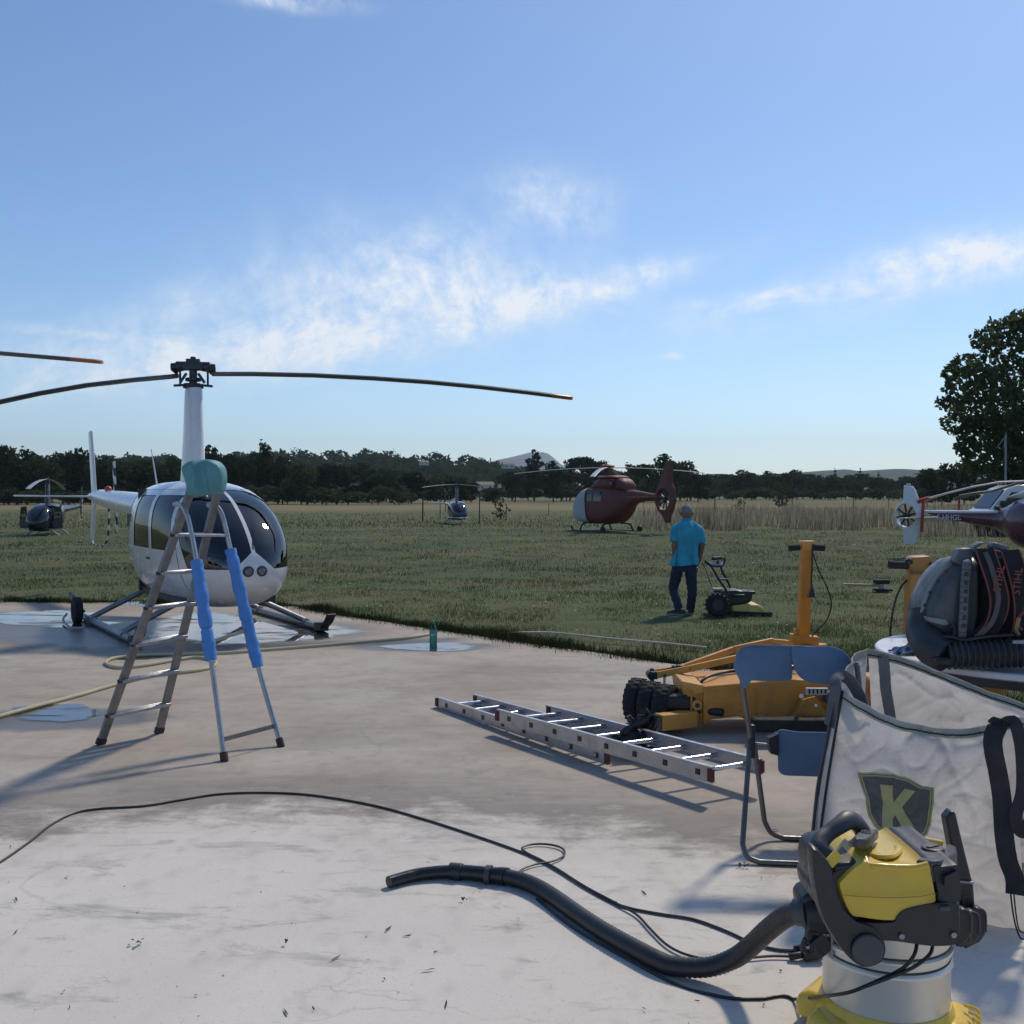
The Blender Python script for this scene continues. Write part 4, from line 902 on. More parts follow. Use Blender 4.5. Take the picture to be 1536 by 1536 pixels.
# --- red shrouded-tail helicopter with its nose under a pale cover
def red_heli():
    loc = at(911, 740, 51); loc.z = -.05; hd = V((-.48, .877, 0)); rz = math.atan2(hd.y, hd.x); S = .91
    t = thing('rescue_helicopter', 'red helicopter with a pale cover over its nose, tail towards the camera', 'helicopter', loc, rz, 'helicopters parked on the airfield'); t.scale = (S, S, S)
    RED = mat('dark_red_paint', (.15, .040, .033), .6, coat=.0, var=.1, dirt=(.12, .03, .03), scale=2)
    COV = mat('canvas_cover', (.42, .45, .48), .85, var=.06, bump=.3, bscale=8)
    tab = [(2.75, .95, 1.05, .06, 2), (2.6, .72, 1.35, .40, 2.2), (2.3, .58, 1.75, .64, 2.9), (1.8, .50, 2.12, .76, 3.4), (1.2, .47, 2.30, .80, 3.8), (.3, .46, 2.34, .80, 4.0), (-.8, .48, 2.32, .80, 3.8), (-1.6, .80, 2.28, .66, 3.0), (-2.2, 1.25, 2.2, .42, 2.4), (-2.7, 1.52, 2.1, .28, 2.2), (-3.2, 1.6, 2.06, .24, 2.0)]
    bm = cut_body(tab, 40, 4, [((.85, 0, 1), (1, 0, -.10)), ((0, 0, 1.62), (0, 0, 1)), ((0, 0, 2.12), (0, 0, 1)), ((.75, 0, 0), (1, 0, 0)), ((.3, 0, 0), (1, 0, 0)), ((.15, 0, 0), (1, 0, 0)), ((-.6, 0, 0), (1, 0, 0))])
    c_ = {}
    for f in bm.faces:
        c = f.calc_center_median(); k = 'body'
        if (c - V((.85, 0, 1))).dot(V((1, 0, -.10))) > 0: k = 'cover'
        elif 1.62 < c.z < 2.12 and abs(c.y) > .4 and (.3 < c.x < .75 or -.6 < c.x < .15): k = 'win' + ('p' if c.y > 0 else 's') + ('f' if c.x > .2 else 'r')
        c_.setdefault(k, []).append(f)
    obj_from_faces(bm, c_['body'], 'fuselage', RED, t); obj_from_faces(bm, c_['cover'], 'nose_cover', COV, t, off=.04); [obj_from_faces(bm, c_[k], 'window', M_GLASS, t, off=-.003) for k in c_ if k.startswith('win')]; bm.free()
    mb = MB(); mb.loft([ring_se(x, 2.15, zt, hw, 24, 2.6) for x, zt, hw in ((1.15, 2.24, .2), (.95, 2.45, .42), (.5, 2.78, .52), (-.1, 2.9, .55), (-.9, 2.88, .55), (-1.7, 2.80, .5), (-2.0, 2.6, .42), (-2.1, 2.3, .38))]); cw = mb.build('engine_cowling', RED, t)
    mb = MB(); mb.loft([ring_se(x, 2.80, zt, hw, 20, 2.8) for x, zt, hw in ((.5, 2.84, .3), (.2, 2.97, .5), (-1.0, 2.97, .52), (-1.5, 2.88, .4))]); mb.build('top_fairing', mat('dusty_red', (.30, .10, .09), .4), cw)
    for s_ in (-1, 1):
        mb = MB(); mb.cyl((-1.25, .48 * s_, 2.55), (-1.3, .64 * s_, 2.55), .21, .20, 18); o = mb.build('exhaust', mat('soot', (.03, .02, .02), .8), cw)
        mb = MB(); mb.cyl((-1.26, .6 * s_, 2.55), (-1.3, .655 * s_, 2.55), .12, .12, 14); mb.build('cap', mat('dusty_red', (.30, .10, .09), .4), o)
    mb = MB(); mb.cyl((0, 0, 2.85), (0, 0, 3.3), .11); mb.cyl((0, 0, 3.22), (0, 0, 3.36), .30, .26, 16); mb.ell((0, 0, 3.46), (.40, .40, .09), 18, 8); mb.build('rotor_hub', RED, t)
    BG = mat('blade_grey', (.35, .36, .38), .4)
    for az, dr in ((138, .55), (48, .3), (228, .3), (318, .4)):
        a = R(az); mb = blade_mesh([V((math.cos(a) * r, math.sin(a) * r, 3.38 - dr * (r / 5) ** 2)) for r in (.25, 1, 2, 3, 4, 4.6, 5.0)], .27, .045); mb.build('rotor_blade', BG, t)
    mb = MB(); mb.loft([ring_se(x, zb, zt, hw, 20, 2.2) for x, zb, zt, hw in ((-2.35, 1.5, 2.22, .34), (-3.25, 1.62, 2.12, .22), (-4.05, 1.66, 2.02, .17), (-4.55, 1.66, 2.0, .15))]); mb.build('tail_boom', RED, t)
    # shrouded tail: ring of fairing round an open duct
    out_l = [(-4.25, 1.60), (-4.30, 2.05), (-4.55, 2.45), (-5.10, 3.55), (-5.60, 3.60), (-5.53, 2.6), (-5.77, 2.2), (-5.85, 1.72), (-5.67, 1.25), (-5.45, .95), (-5.40, .62), (-5.10, .60), (-4.85, .95), (-4.45, 1.25)]
    cx, cz, r = -5.0, 1.75, .52; n = 28
    def outline_at(a):
        d = V((math.cos(a), math.sin(a))); best = None
        for i in range(len(out_l)):
            p, q = V(out_l[i]) - V((cx, cz)), V(out_l[(i + 1) % len(out_l)]) - V((cx, cz)); e_ = q - p; den = d.x * e_.y - d.y * e_.x
            if abs(den) < 1e-9: continue
            tt = (p.x * e_.y - p.y * e_.x) / den; uu_ = (p.x * d.y - p.y * d.x) / den
            if tt > 0 and -1e-6 <= uu_ <= 1 + 1e-6 and (best is None or tt > best): best = tt
        return V((cx, cz)) + d * (best or r * 1.2)
    angs = sorted([2 * math.pi * k / n for k in range(n)] + [math.atan2(z - cz, x - cx) % (2 * math.pi) for x, z in out_l])
    O = [outline_at(a) for a in angs]; I = [V((cx + r * math.cos(a), cz + r * math.sin(a))) for a in angs]
    mb = MB(); mb.loft([[(p.x, -.07, p.y) for p in O], [(p.x, .07, p.y) for p in O], [(p.x, .14, p.y) for p in I], [(p.x, -.14, p.y) for p in I]], False, False, 0, loop=True); fn_ = mb.build('tail_fin', RED, t, bevel=.02)
    mb = MB(); mb.cyl((cx, -.09, cz), (cx, .09, cz), .13)
    for k in range(10):
        a = 2 * math.pi * k / 10; mb.bar((cx, 0, cz), (cx + math.cos(a) * .5, 0, cz + math.sin(a) * .5), .07, .03, up=(0, 1, 0))
    mb.build('tail_fan', M_HUB, fn_)
    mb = MB(); mb.tube([(-5.20, 0, .64), (-5.35, 0, .35)], .04, 8); mb.build('tail_bumper', mat('pale_yellow', (.6, .5, .25), .5), fn_)
    mb = MB(); mb.prism([(-3.60, -1.3, 1.82), (-4.00, -1.3, 1.82), (-4.00, 1.3, 1.82), (-3.60, 1.3, 1.82)], [(-3.60, -1.3, 1.86), (-4.00, -1.3, 1.86), (-4.00, 1.3, 1.86), (-3.60, 1.3, 1.86)]); mb.build('stabilizer', RED, t, bevel=.01)
    for s_ in (-1, 1):
        y = 1.0 * s_
        mb = MB(); mb.tube(path([(-1.6, y, .06), (0, y, .06), (1.5, y, .06), (1.85, y, .14), (2.0, y, .3)], 4), .05, 8); mb.build('skid', M_BLACK, t)
        for x in (-.9, 1.1): 
            mb = MB(); mb.tube(path([(x, .25 * s_, .50), (x, .8 * s_, .44), (x, y, .08)], 4), .05, 8); mb.build('skid_leg', M_BLACK, t)
        mb = MB(); mb.cyl((-1.3, y * 1.1, .17), (-1.3, y * 1.2, .17), .17, None, 16); mb.build('ground_wheel', M_RUBBER, t)
red_heli()

# --- purple and white helicopter, blades folded back over the tail
def text_mesh(s_, size, ext=.002):
    c = bpy.data.curves.new('txt', 'FONT'); c.body = s_; c.size = size; c.extrude = ext; c.align_x = 'CENTER'; c.align_y = 'CENTER'; c.resolution_u = 3
    o = bpy.data.objects.new('txt', c); COL.objects.link(o); dg = bpy.context.evaluated_depsgraph_get(); me = bpy.data.meshes.new_from_object(o.evaluated_get(dg)); bpy.data.objects.remove(o); return me
def put_text(s_, size, M, material, parent, name='lettering', ext=.002):
    me = text_mesh(s_, size, ext); me.transform(M); me.materials.clear(); me.materials.append(material); me.name = name
    o = bpy.data.objects.new(name, me); COL.objects.link(o); o.parent = parent; return o
def purple_heli():
    tail = at(1364, 740, 30); hd = V((.62, -.785, 0)); rz = math.atan2(hd.y, hd.x); loc = tail + hd * 4.75; loc.z = -.02
    t = thing('purple_helicopter', 'purple and white helicopter at the right edge with folded blades and a tail fan', 'helicopter', loc, rz, 'helicopters parked on the airfield')
    PUR = mat('purple_paint', (.115, .022, .05), .25, coat=.7, var=.08); WH = M_WHITE
    fz = lambda py, d=30: at(768, py, d).z
    tab = [(2.9, .75, .85, .05, 2), (2.7, .52, 1.2, .42, 2.2), (2.2, .38, 1.62, .68, 2.5), (1.4, .32, 1.95, .80, 2.7), (.4, .30, 2.06, .84, 2.8), (-.5, .32, 2.02, .82, 2.7), (-1.1, .34, 1.84, .74, 2.5), (-1.6, .46, 1.66, .56, 2.3), (-1.95, .74, 1.47, .32, 2.1), (-2.25, .90, 1.37, .21, 2.0)]
    bm = cut_body(tab, 40, 5, [((0, 0, 1.28), (.22, 0, 1)), ((0, 0, 1.78), (0, 0, 1)), ((2.0, 0, 1), (1, 0, .3)), ((.5, 0, 1), (1, 0, 0)), ((.4, 0, 1), (1, 0, 0)), ((-.3, 0, 1), (1, 0, 0))])
    c_ = {}
    for f in bm.faces:
        c = f.calc_center_median(); k = 'low'
        if c.z - 1.28 + .22 * c.x > 0: k = 'top'
        if 1.2 < c.z < 1.78 and (c.x > .5 or -.3 < c.x < .4) and abs(c.y) > .1: k = 'glass' + ('p' if c.y > 0 else 's') + ('f' if c.x > .45 else 'r')
        c_.setdefault(k, []).append(f)
    obj_from_faces(bm, c_['low'], 'fuselage', PUR, t); obj_from_faces(bm, c_['top'], 'roof', WH, t); [obj_from_faces(bm, c_[k], 'window', M_GLASS, t, off=-.003) for k in c_ if k.startswith('glass')]; bm.free()
    mb = MB(); mb.loft([ring_se(x, 1.7, zt, hw, 24, 2.5) for x, zt, hw in ((.9, 1.95, .3), (.5, 2.2, .5), (-.4, 2.26, .52), (-1.3, 1.95, .4), (-1.9, 1.72, .2))]); mb.build('engine_cowling', WH, t)
    # boom: white top, purple sides
    st = [(-2.1, .88, 1.37, .215), (-2.8, .98, 1.36, .18), (-3.65, 1.12, 1.35, .14), (-4.15, 1.25, 1.345, .10), (-4.4, 1.31, 1.345, .05)]
    mb = MB(); mb.loft([ring_se(x, zb, zt, hw, 24, 2.2) for x, zb, zt, hw in st]); bo = mb.build('tail_boom', PUR, t)
    mb = MB(); mb.loft([ring_se(x, zt - .09, zt + .012, hw * .97 + .008, 20, 2.6) for x, zb, zt, hw in st]); mb.build('top_stripe', WH, bo)
    put_text('F-HHGB', .195, Matrix.Translation((-3.47, -.166, 1.165)) @ Matrix.Rotation(R(2.3), 4, 'Z') @ Matrix.Rotation(R(90), 4, 'X'), mat('letter_white', (.75, .75, .78), .5), bo, ext=.004)
    out_l = [(-4.38, 1.05), (-4.35, 1.38), (-4.56, 1.9), (-4.65, 2.02), (-4.90, 2.05), (-4.92, 1.62), (-5.14, 1.45), (-5.22, 1.18), (-5.12, .92), (-4.92, .78), (-4.88, .38), (-4.58, .38), (-4.42, .80)]
    cx, cz, r = -4.82, 1.20, .33; n = 24
    def o_at(a):
        d = V((math.cos(a), math.sin(a))); best = None
        for i in range(len(out_l)):
            p, q = V(out_l[i]) - V((cx, cz)), V(out_l[(i + 1) % len(out_l)]) - V((cx, cz)); e_ = q - p; den = d.x * e_.y - d.y * e_.x
            if abs(den) < 1e-9: continue
            tt = (p.x * e_.y - p.y * e_.x) / den; uu_ = (p.x * d.y - p.y * d.x) / den
            if tt > 0 and -1e-6 <= uu_ <= 1 + 1e-6 and (best is None or tt > best): best = tt
        return V((cx, cz)) + d * (best or r * 1.15)
    angs = sorted([2 * math.pi * k / n for k in range(n)] + [math.atan2(z - cz, x - cx) % (2 * math.pi) for x, z in out_l])
    O = [o_at(a) for a in angs]; I = [V((cx + r * math.cos(a), cz + r * math.sin(a))) for a in angs]
    mb = MB(); mb.loft([[(p.x, -.04, p.y) for p in O], [(p.x, .04, p.y) for p in O], [(p.x, .09, p.y) for p in I], [(p.x, -.09, p.y) for p in I]], False, False, 0, loop=True); fn_ = mb.build('tail_fin', WH, t, bevel=.012)
    mb = MB(); mb.cyl((cx, -.07, cz), (cx, .07, cz), .085)
    for k in range(8):
        a = 2 * math.pi * k / 8 + .2; mb.bar((cx, 0, cz), (cx + math.cos(a) * .32, 0, cz + math.sin(a) * .32), .055, .02, up=(0, 1, 0))
    mb.build('tail_fan', M_BLACK, fn_)
    for x in (-4.68, -4.80):
        mb = MB(); mb.box((x, -.045, 1.80), (.055, .012, .16)); mb.build('marking', M_NAVY, fn_, 0)
    mb = MB(); mb.box((-4.78, 0, 2.07), (.12, .05, .06)); mb.build('tail_light', mat('lamp_lens', (.45, .46, .48), .15, .3), fn_, bevel=.015)
    mb = MB(); mb.prism([(-4.30, -.9, 1.13), (-4.52, -.9, 1.13), (-4.52, .9, 1.13), (-4.30, .9, 1.13)], [(-4.30, -.9, 1.16), (-4.52, -.9, 1.16), (-4.52, .9, 1.16), (-4.30, .9, 1.16)]); mb.build('stabilizer', WH, t, bevel=.008)
    # mast, head and folded blades on red props
    mb = MB(); mb.cyl((0, 0, 2.2), (0, 0, 2.5), .1); mb.cyl((0, 0, 2.38), (0, 0, 2.5), .26, .22, 16); mb.build('rotor_hub', M_HUB, t)
    BW = mat('blade_white', (.6, .61, .63), .35); RS = mat('red_prop', (.42, .07, .05), .55)
    LOC = loc.copy()
    def folded(pxs, d0, d1, end_py, mt):
        pts = []
        for i, (px, py) in enumerate(pxs): pts.append(to_local(at(px, py, lerp(d0, d1, i / (len(pxs) - 1))), LOC, rz, 1))
        return [V((0, 0, 2.44)).lerp(pts[0], .25), V((0, 0, 2.44)).lerp(pts[0], .7)] + pts
    P1 = folded([(1536, 721.5), (1500, 723), (1460, 730), (1420, 740), (1395, 747)], 27.7, 29.4, 0, BW)
    b = blade_mesh(P1, .27, .05).build('rotor_blade', BW, t)
    q = to_local(at(1384, 750, 29.6), LOC, rz, 1); mb = blade_mesh([P1[-1].lerp(P1[-2], .05), P1[-1].lerp(q, .6), q, to_local(at(1378, 753, 29.7), LOC, rz, 1)], [.30, .34, .34, .2], .11); mb.build('blade_sock', RS, b)
    mb = MB(); a0 = to_local(at(1385, 752, 29.55), LOC, rz, 1); a1 = to_local(at(1382, 798, 29.55), LOC, rz, 1); mb.bar(a0, a1, .07, .07); mb.build('prop', RS, t, bevel=.01)
    P2 = folded([(1536, 722), (1520, 727), (1490, 736), (1466, 739.5), (1448, 743), (1434, 749)], 28.6, 30.2, 0, BW)
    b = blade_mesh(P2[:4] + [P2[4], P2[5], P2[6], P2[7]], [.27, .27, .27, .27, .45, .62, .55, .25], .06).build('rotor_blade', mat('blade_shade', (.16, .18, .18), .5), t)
    mb = MB(); a0 = to_local(at(1439, 747, 30.2), LOC, rz, 1); a1 = to_local(at(1438, 769, 30.0), LOC, rz, 1); mb.bar(a0, a1, .06, .06); mb.build('prop', RS, t, bevel=.01)
    P3 = [V((math.cos(a) * r_, math.sin(a) * r_, 2.42 - .1 * r_ * .4)) for a, r_ in ((R(-20), .3), (R(-20), 1.5), (R(-20), 3), (R(-20), 5))]; blade_mesh(P3, .27, .05).build('rotor_blade', BW, t)
    mb = MB(); mb.box((-2.2, -.05, 1.44), (.14, .1, .1)); mb.build('strobe', M_BLACK, t, bevel=.03)
    for s_ in (-1, 1):
        y = .95 * s_; mb = MB(); mb.tube(path([(-1.3, y, .05), (0, y, .05), (1.6, y, .05), (2.0, y, .2)], 4), .045, 8); mb.build('skid', M_GREYM, t)
        for x in (-.7, 1.0):
            mb = MB(); mb.tube(path([(x, .25 * s_, .38), (x, .75 * s_, .34), (x, y, .07)], 4), .045, 8); mb.build('skid_leg', M_GREYM, t)
purple_heli()

# --- white van behind it
def van():
    d = 46; loc = at(1452, 740, d); loc.z = 0
    t = thing('van', 'white van parked behind the purple helicopter, only its cab in view', 'van', loc)
    side = [(0.0, .45), (.05, .95), (.55, 1.12), (1.25, 1.98), (1.7, 2.16), (5.2, 2.2), (5.25, .42), (4.7, .40), (1.2, .38)]
    mb = MB(); mb.prism([(x, -.95, z) for x, z in side], [(x, .95, z) for x, z in side]); mb.build('body', M_WHITE, t, bevel=.06, seg=3)
    mb = MB(); w_ = [(1.02, 1.2), (1.42, 1.85), (2.0, 1.88), (2.0, 1.2)]; mb.prism([(x, -.975, z) for x, z in w_], [(x, -.95, z) for x, z in w_]); mb.build('cab_window', M_DARK, t, 0)
    mb = MB(); mb.prism([(.62, -.8, 1.20), (1.22, -.75, 1.95), (1.22, .75, 1.95), (.62, .8, 1.20)], [(.66, -.8, 1.16), (1.26, -.75, 1.91), (1.26, .75, 1.91), (.66, .8, 1.16)]); o = mb.build('windscreen', M_GLASS, t, 0); o.location = (-.035, 0, .02)
    mb = MB(); mb.box((2.12, -.96, 1.3), (.03, .02, 1.6)); mb.box((3.3, -.96, 1.3), (.03, .02, 1.6)); mb.build('door_seam', M_DARK, t, 0)
    mb = MB(); mb.box((3.15, -.965, 1.45), (.16, .03, .16)); mb.build('door_handle', M_BLACK, t, bevel=.02)
    mb = MB(); mb.box((1.0, -1.1, 1.35), (.16, .22, .3)); mb.build('mirror', M_BLACK, t, bevel=.04)
    for x in (1.0, 4.2):
        for y in (-.82, .82):
            mb = MB(); mb.cyl((x, y - .12, .34), (x, y + .12, .34), .34, None, 22); o = mb.build('wheel', M_RUBBER, t, bevel=.03)
            mb = MB(); mb.cyl((x, y - .125, .34), (x, y + .125, .34), .2, None, 16); mb.build('rim', M_GREYM, o, bevel=.01)
    for y in (-.7, .7):
        mb = MB(); mb.ell((.08, y, .82), (.08, .16, .11)); mb.build('headlight', mat('lamp_lens', (.45, .46, .48), .15, .3), t)
van()
# ------------------------------------------------------------------ A-frame stepladder
def stepladder():
    o0 = G(290, 1120, PZ); t = thing('stepladder', 'worn aluminium A-frame stepladder with blue foam sleeves on two legs', 'stepladder', o0)
    gz_ = lambda px, py: G(px, py, PZ) - o0
    D1, D2 = 7.50, 7.72
    l1a, l1b = gz_(150, 1117), at(302, 692, D1) - o0
    l2a, l2b = gz_(238, 1100), at(327, 736, D2) - o0
    f1 = [gz_(337, 1142), at(318, 1000, 7.22) - o0, at(296, 850, 7.34) - o0, at(286, 795, 7.38) - o0, at(280, 772, 7.40) - o0, at(271, 757, 7.45) - o0, at(262, 757, 7.5) - o0]
    f2 = [gz_(422, 1120), at(386, 995, 7.64) - o0, at(347, 830, 7.70) - o0, at(338, 790, 7.72) - o0, at(331, 768, 7.74) - o0, at(321, 757, 7.76) - o0, at(312, 758, 7.8) - o0]
    W = mat('weathered_alu', (.26, .245, .235), .5, .55, var=.2, scale=14, dirt=(.12, .09, .07), dirt_amt=.5)
    rail = (l2a - l1a).normalized()
    for a, b in ((l1a, l1b), (l2a, l2b)):
        mb = MB(); mb.bar(a, b, .026, .062, up=rail); s_ = mb.build('stile', W, t, bevel=.004)
        mb = MB(); d = (b - a).normalized(); mb.bar(a - d * .0, a + d * .05, .034, .07, up=rail); mb.build('foot_cap', mat('rust_foot', (.07, .035, .03), .8), s_, bevel=.006)
    def on(a, b, py, D=None):
        # point of a stile at image row py
        best = min((k / 400 for k in range(401)), key=lambda k: abs(proj(a.lerp(b, k) + o0)[1] - py)); return a.lerp(b, best)
    for ya, yb in ((1073, 1056), (1021, 1007), (967, 954), (912, 905), (860, 857), (803, 803)):
        p, q = on(l1a, l1b, ya), on(l2a, l2b, yb); dv = (q - p).normalized()
        mb = MB(); mb.bar(p - dv * .02, q + dv * .02, .085, .022); 
        n_ = V((0, 0, 1)).cross(dv)
        for k in (-1, 0, 1): mb.bar(p + n_ * (.025 * k) + V((0, 0, .012)), q + n_ * (.025 * k) + V((0, 0, .012)), .008, .006)
        mb.build('tread', mat('bright_alu', (.42, .42, .43), .35, .8, var=.15, scale=15), t, bevel=.003)
        mb = MB(); mb.cyl(p - dv * .035, p - dv * .01, .014); mb.build('bolt', M_BLACK, t)
    for f, lab in ((f1, 0), (f2, 0)):
        P = path(f, 6); mb = MB(); mb.tube(P, .0165, 10, flat=1.25); l_ = mb.build('support_leg', mat('bright_alu', (.42, .42, .43), .35, .8), t)
        d = (f[1] - f[0]).normalized(); mb = MB(); mb.tube([f[0] - d * .0, f[0] + d * .06], .027, 10); mb.build('foot_cap', mat('rust_foot', (.07, .035, .03), .8), l_)
    FOAM = mat('blue_foam', (.085, .26, .62), .75, var=.1, bump=.35, bscale=45, dirt=(.10, .22, .45), scale=8)
    def on_path(P, py):
        P = path(P, 30); return min(P, key=lambda p: abs(proj(p + o0)[1] - py))
    for f, ys in ((f1, ((842, 942), (942, 972), (972, 991))), (f2, ((823, 930), (930, 975), (975, 1000)))):
        mb = MB(); pts = []; rs = []
        y0, y3 = ys[0][0], ys[-1][1]; cuts = [ys[0][1], ys[1][1]]
        for k in range(41):
            y = lerp(y0, y3, k / 40); r = .044 + .004 * math.sin(k * .6) + (.003 if k % 7 == 0 else 0)
            for c in cuts + [y0 + 10]:
                if abs(y - c) < 5: r -= .012 * (1 - abs(y - c) / 5)
            if k < 2: r *= .86 + .07 * k
            pts.append(on_path(f, y)); rs.append(r)
        mb.tube(pts, rs, 16); sl_ = mb.build('foam_sleeve', FOAM, t, smooth=60)
        for c in cuts + [y0 + 10]:
            p = on_path(f, c); d = (f[1] - f[0]).normalized(); mb = MB(); mb.tube([p - d * .006, p + d * .006], .034, 14); mb.build('tape', mat('tape_blue', (.06, .2, .5), .4), sl_)
    mb = MB(); p, q = on(l1a, l1b, 803), on_path(f2, 803); mb.tube([on_path(f1, 803), q], .011, 8); mb.build('brace', mat('bright_alu', (.42, .42, .43), .35, .8), t)
    mb = MB(); mb.bar(on_path(f1, 1108), on_path(f2, 1090), .012, .03); mb.build('brace', W, t)
    mb = MB(); mb.bar(on_path(f1, 962), on_path(f2, 947), .012, .022); mb.build('brace', mat('bright_alu', (.42, .42, .43), .35, .8), t)
    mb = MB(); mb.bar(l1b + V((0, 0, -.03)), l2b + V((0, 0, .13)), .1, .04); mb.build('top_bracket', W, t)
    # teal cloth over the head
    c0 = at(306, 718, 7.55); TEAL = mat('teal_cover', (.095, .28, .295), .55, var=.12, scale=7, bump=.1)
    mb = MB(); nu, nv = 40, 26
    outl = [(275, 704), (279, 696), (290, 690), (312, 689), (326, 692), (335, 702), (337, 716), (335, 730), (331, 740), (318, 742.5), (300, 744), (287, 745.5), (283, 738), (281, 724)]
    P = [at(x, y, 7.52) - c0 for x, y in outl]; P = path(P, 4, True); C = sum(P, V()) / len(P)
    rings = []
    for k, (sc, yo) in enumerate(((.04, -.088), (.15, -.088), (.28, -.088), (.41, -.087), (.54, -.085), (.67, -.082), (.78, -.078), (.88, -.07), (.97, -.05), (1.0, -.01), (1.0, .05), (.97, .11), (.85, .13), (.4, .14), (.02, .14))):
        ring = []
        for i, p in enumerate(P):
            q = C + (p - C) * sc; fold = .010 * math.sin(q.x * 62 + 1.2 * math.sin(q.z * 9)) + .014 * math.sin(q.x * 27 + q.z * 6 + .6) - .016 * max(0, 1 - abs(q.x + .035 + q.z * .12) / .012) - .014 * max(0, 1 - abs(q.x - .06 + q.z * .08) / .010)
            ring.append(q + V((0, yo + fold * (1 if abs(yo) > .04 else .3), 0)))
        rings.append(ring)
    mb.loft(rings); o = mb.build('ladder_cover', TEAL, None, smooth=70, sub=1); o.location = c0
    tag(o, 'teal plastic cover pulled over the head of the stepladder', 'cover')
def proj(p):
    d = V(p) - CAM; z = d.dot(_f); return (768 + FPX * d.x / z, 768 - FPX * d.dot(_u) / z)
stepladder()

# ------------------------------------------------------------------ aluminium extension ladder on the ground
def extension_ladder():
    o0 = G(880, 1110, PZ); t = thing('extension_ladder', 'two-part aluminium extension ladder lying on the concrete', 'ladder', o0)
    def fixed(px, py, z): return G(px, py, z) - o0
    zA0, zA1, zB0, zB1 = .075, .10, .165, .155
    RED_ = mat('red_cap', (.13, .022, .024), .6)
    def section(n0, n1, m0, m1, nr, name, hgt=.085):
        """n: near rail ends, m: far rail ends (rail centre lines)"""
        sec = None
        mb = MB(); ax = (n1 - n0).normalized(); side = (m0 - n0).normalized()
        for a, b, s_ in ((n0, n1, 1), (m0, m1, -1)):
            mb.bar(a, b, .006, hgt)
            for e in (-1, 1): mb.bar(a + V((0, 0, e * (hgt / 2 - .004))) + side * (.012 * s_), b + V((0, 0, e * (hgt / 2 - .004))) + side * (.012 * s_), .026, .007)
        sec = mb.build(name, mat('ladder_alu', (.50, .51, .54), .35, .85, var=.1, scale=12, dirt=(.3, .29, .28), dirt_amt=.5), t)
        for k in range(nr):
            f = (k + .6) / nr; mb = MB(); mb.tube([n0.lerp(n1, f) - side * .005, m0.lerp(m1, f) + side * .005], .0155, 10); mb.build('rung', mat('rung_alu', (.66, .67, .70), .25, .9), sec)
            mb = MB(); p = n0.lerp(n1, f); mb.box(p - side * .0045, (.034, .006, .034), Matrix((ax, side, V((0, 0, 1)))).transposed()); mb.build('rung_end', M_DARK, sec, 0)
        for a, b in ((n0, n1), (m0, m1)):
            for p, dd_ in ((a, -1), (b, 1)):
                mb = MB(); mb.bar(p - ax * .03 * dd_, p + ax * .012 * dd_, .026, hgt * .8); mb.build('end_cap', RED_, sec, bevel=.006)
        return sec
    g = .0425
    section(fixed(655, 1053, zA0), fixed(912, 1138, zA1), fixed(712, 1048, zA0), fixed(968, 1118, zA1), 8, 'lower_section')
    section(fixed(745, 1073, zB0), fixed(1068, 1163, zB1 + .04), fixed(822, 1066, zB0), fixed(1143, 1150, zB1 + .04), 8, 'upper_section', .095)
    # black strap heap on it
    c = G(958, 1104, .17); mbk = MB(); rnd = random.Random(4)
    for i in range(9):
        p = [V((rnd.uniform(-.14, .14), rnd.uniform(-.09, .09), rnd.uniform(-.02, .04 if i % 3 else .16))) for _ in range(4)]
        mbk.tube(path(p, 5), .013, 6, flat=2.2)
    mbk.box((.08, .0, -.03), (.2, .06, .05)); mbk.box((-.12, .03, -.01), (.12, .08, .05)); mbk.bar((0, 0, -.03), (.02, .02, .14), .03, .05)
    o = mbk.build('strap', M_BLACK, None); o.location = c; tag(o, 'tangled black strap and clamp lying on the aluminium ladder', 'strap')
    mb = MB(); mb.cyl((-.1, 0, .0), (.1, .02, .0), .045, None, 14); mb.cyl((-.02, -.05, -.01), (-.02, .06, -.01), .04); o = mb.build('roller', M_RUBBER, None, bevel=.01); o.location = G(973, 1130, PZ + .045); tag(o, 'small black rubber roller on the floor under the aluminium ladder', 'roller')
extension_ladder()

# ------------------------------------------------------------------ hoses and cords on the floor
M_HOSE = mat('yellow_hose', (.52, .46, .27), .55, var=.12, dirt=(.35, .33, .25), scale=4)
hz = lambda pts, z: [G(x, y, z) for x, y in pts]
mb = MB(); mb.tube(path(hz([(-60, 1090), (0, 1074), (60, 1058), (120, 1042), (172, 1027)], PZ + .018) + hz([(230, 1013), (290, 1006), (318, 1000), (324, 993), (312, 988), (290, 986), (250, 992), (215, 998), (180, 1001), (162, 997), (160, 992), (172, 987), (210, 983), (270, 981), (340, 979), (400, 974.5), (470, 969), (540, 963), (600, 958), (640, 952), (655, 949)], PZ + .02), 6), .017, 8)
tag(mb.build('garden_hose', M_HOSE), 'yellow garden hose looping behind the stepladder towards the grass', 'hose')
mb = MB(); mb.tube(path(hz([(752, 950), (790, 948.5), (830, 949), (880, 954), (930, 959), (990, 964), (1060, 971)], .06), 6), .013, 6); tag(mb.build('thin_hose', mat('pale_hose', (.55, .53, .42), .6)), 'thin pale hose lying in the mown grass', 'hose')
M_CORD = mat('black_cord', (.014, .014, .015), .45)
fl = [(-30, 1308), (0, 1293), (45, 1262), (75, 1238), (110, 1220), (150, 1213), (215, 1209), (270, 1200), (330, 1191), (400, 1189), (470, 1193), (560, 1208), (640, 1230), (720, 1256), (784, 1279), (830, 1300), (870, 1326), (905, 1347), (940, 1361), (990, 1371), (1040, 1379), (1090, 1397), (1130, 1415), (1170, 1425), (1215, 1425)]
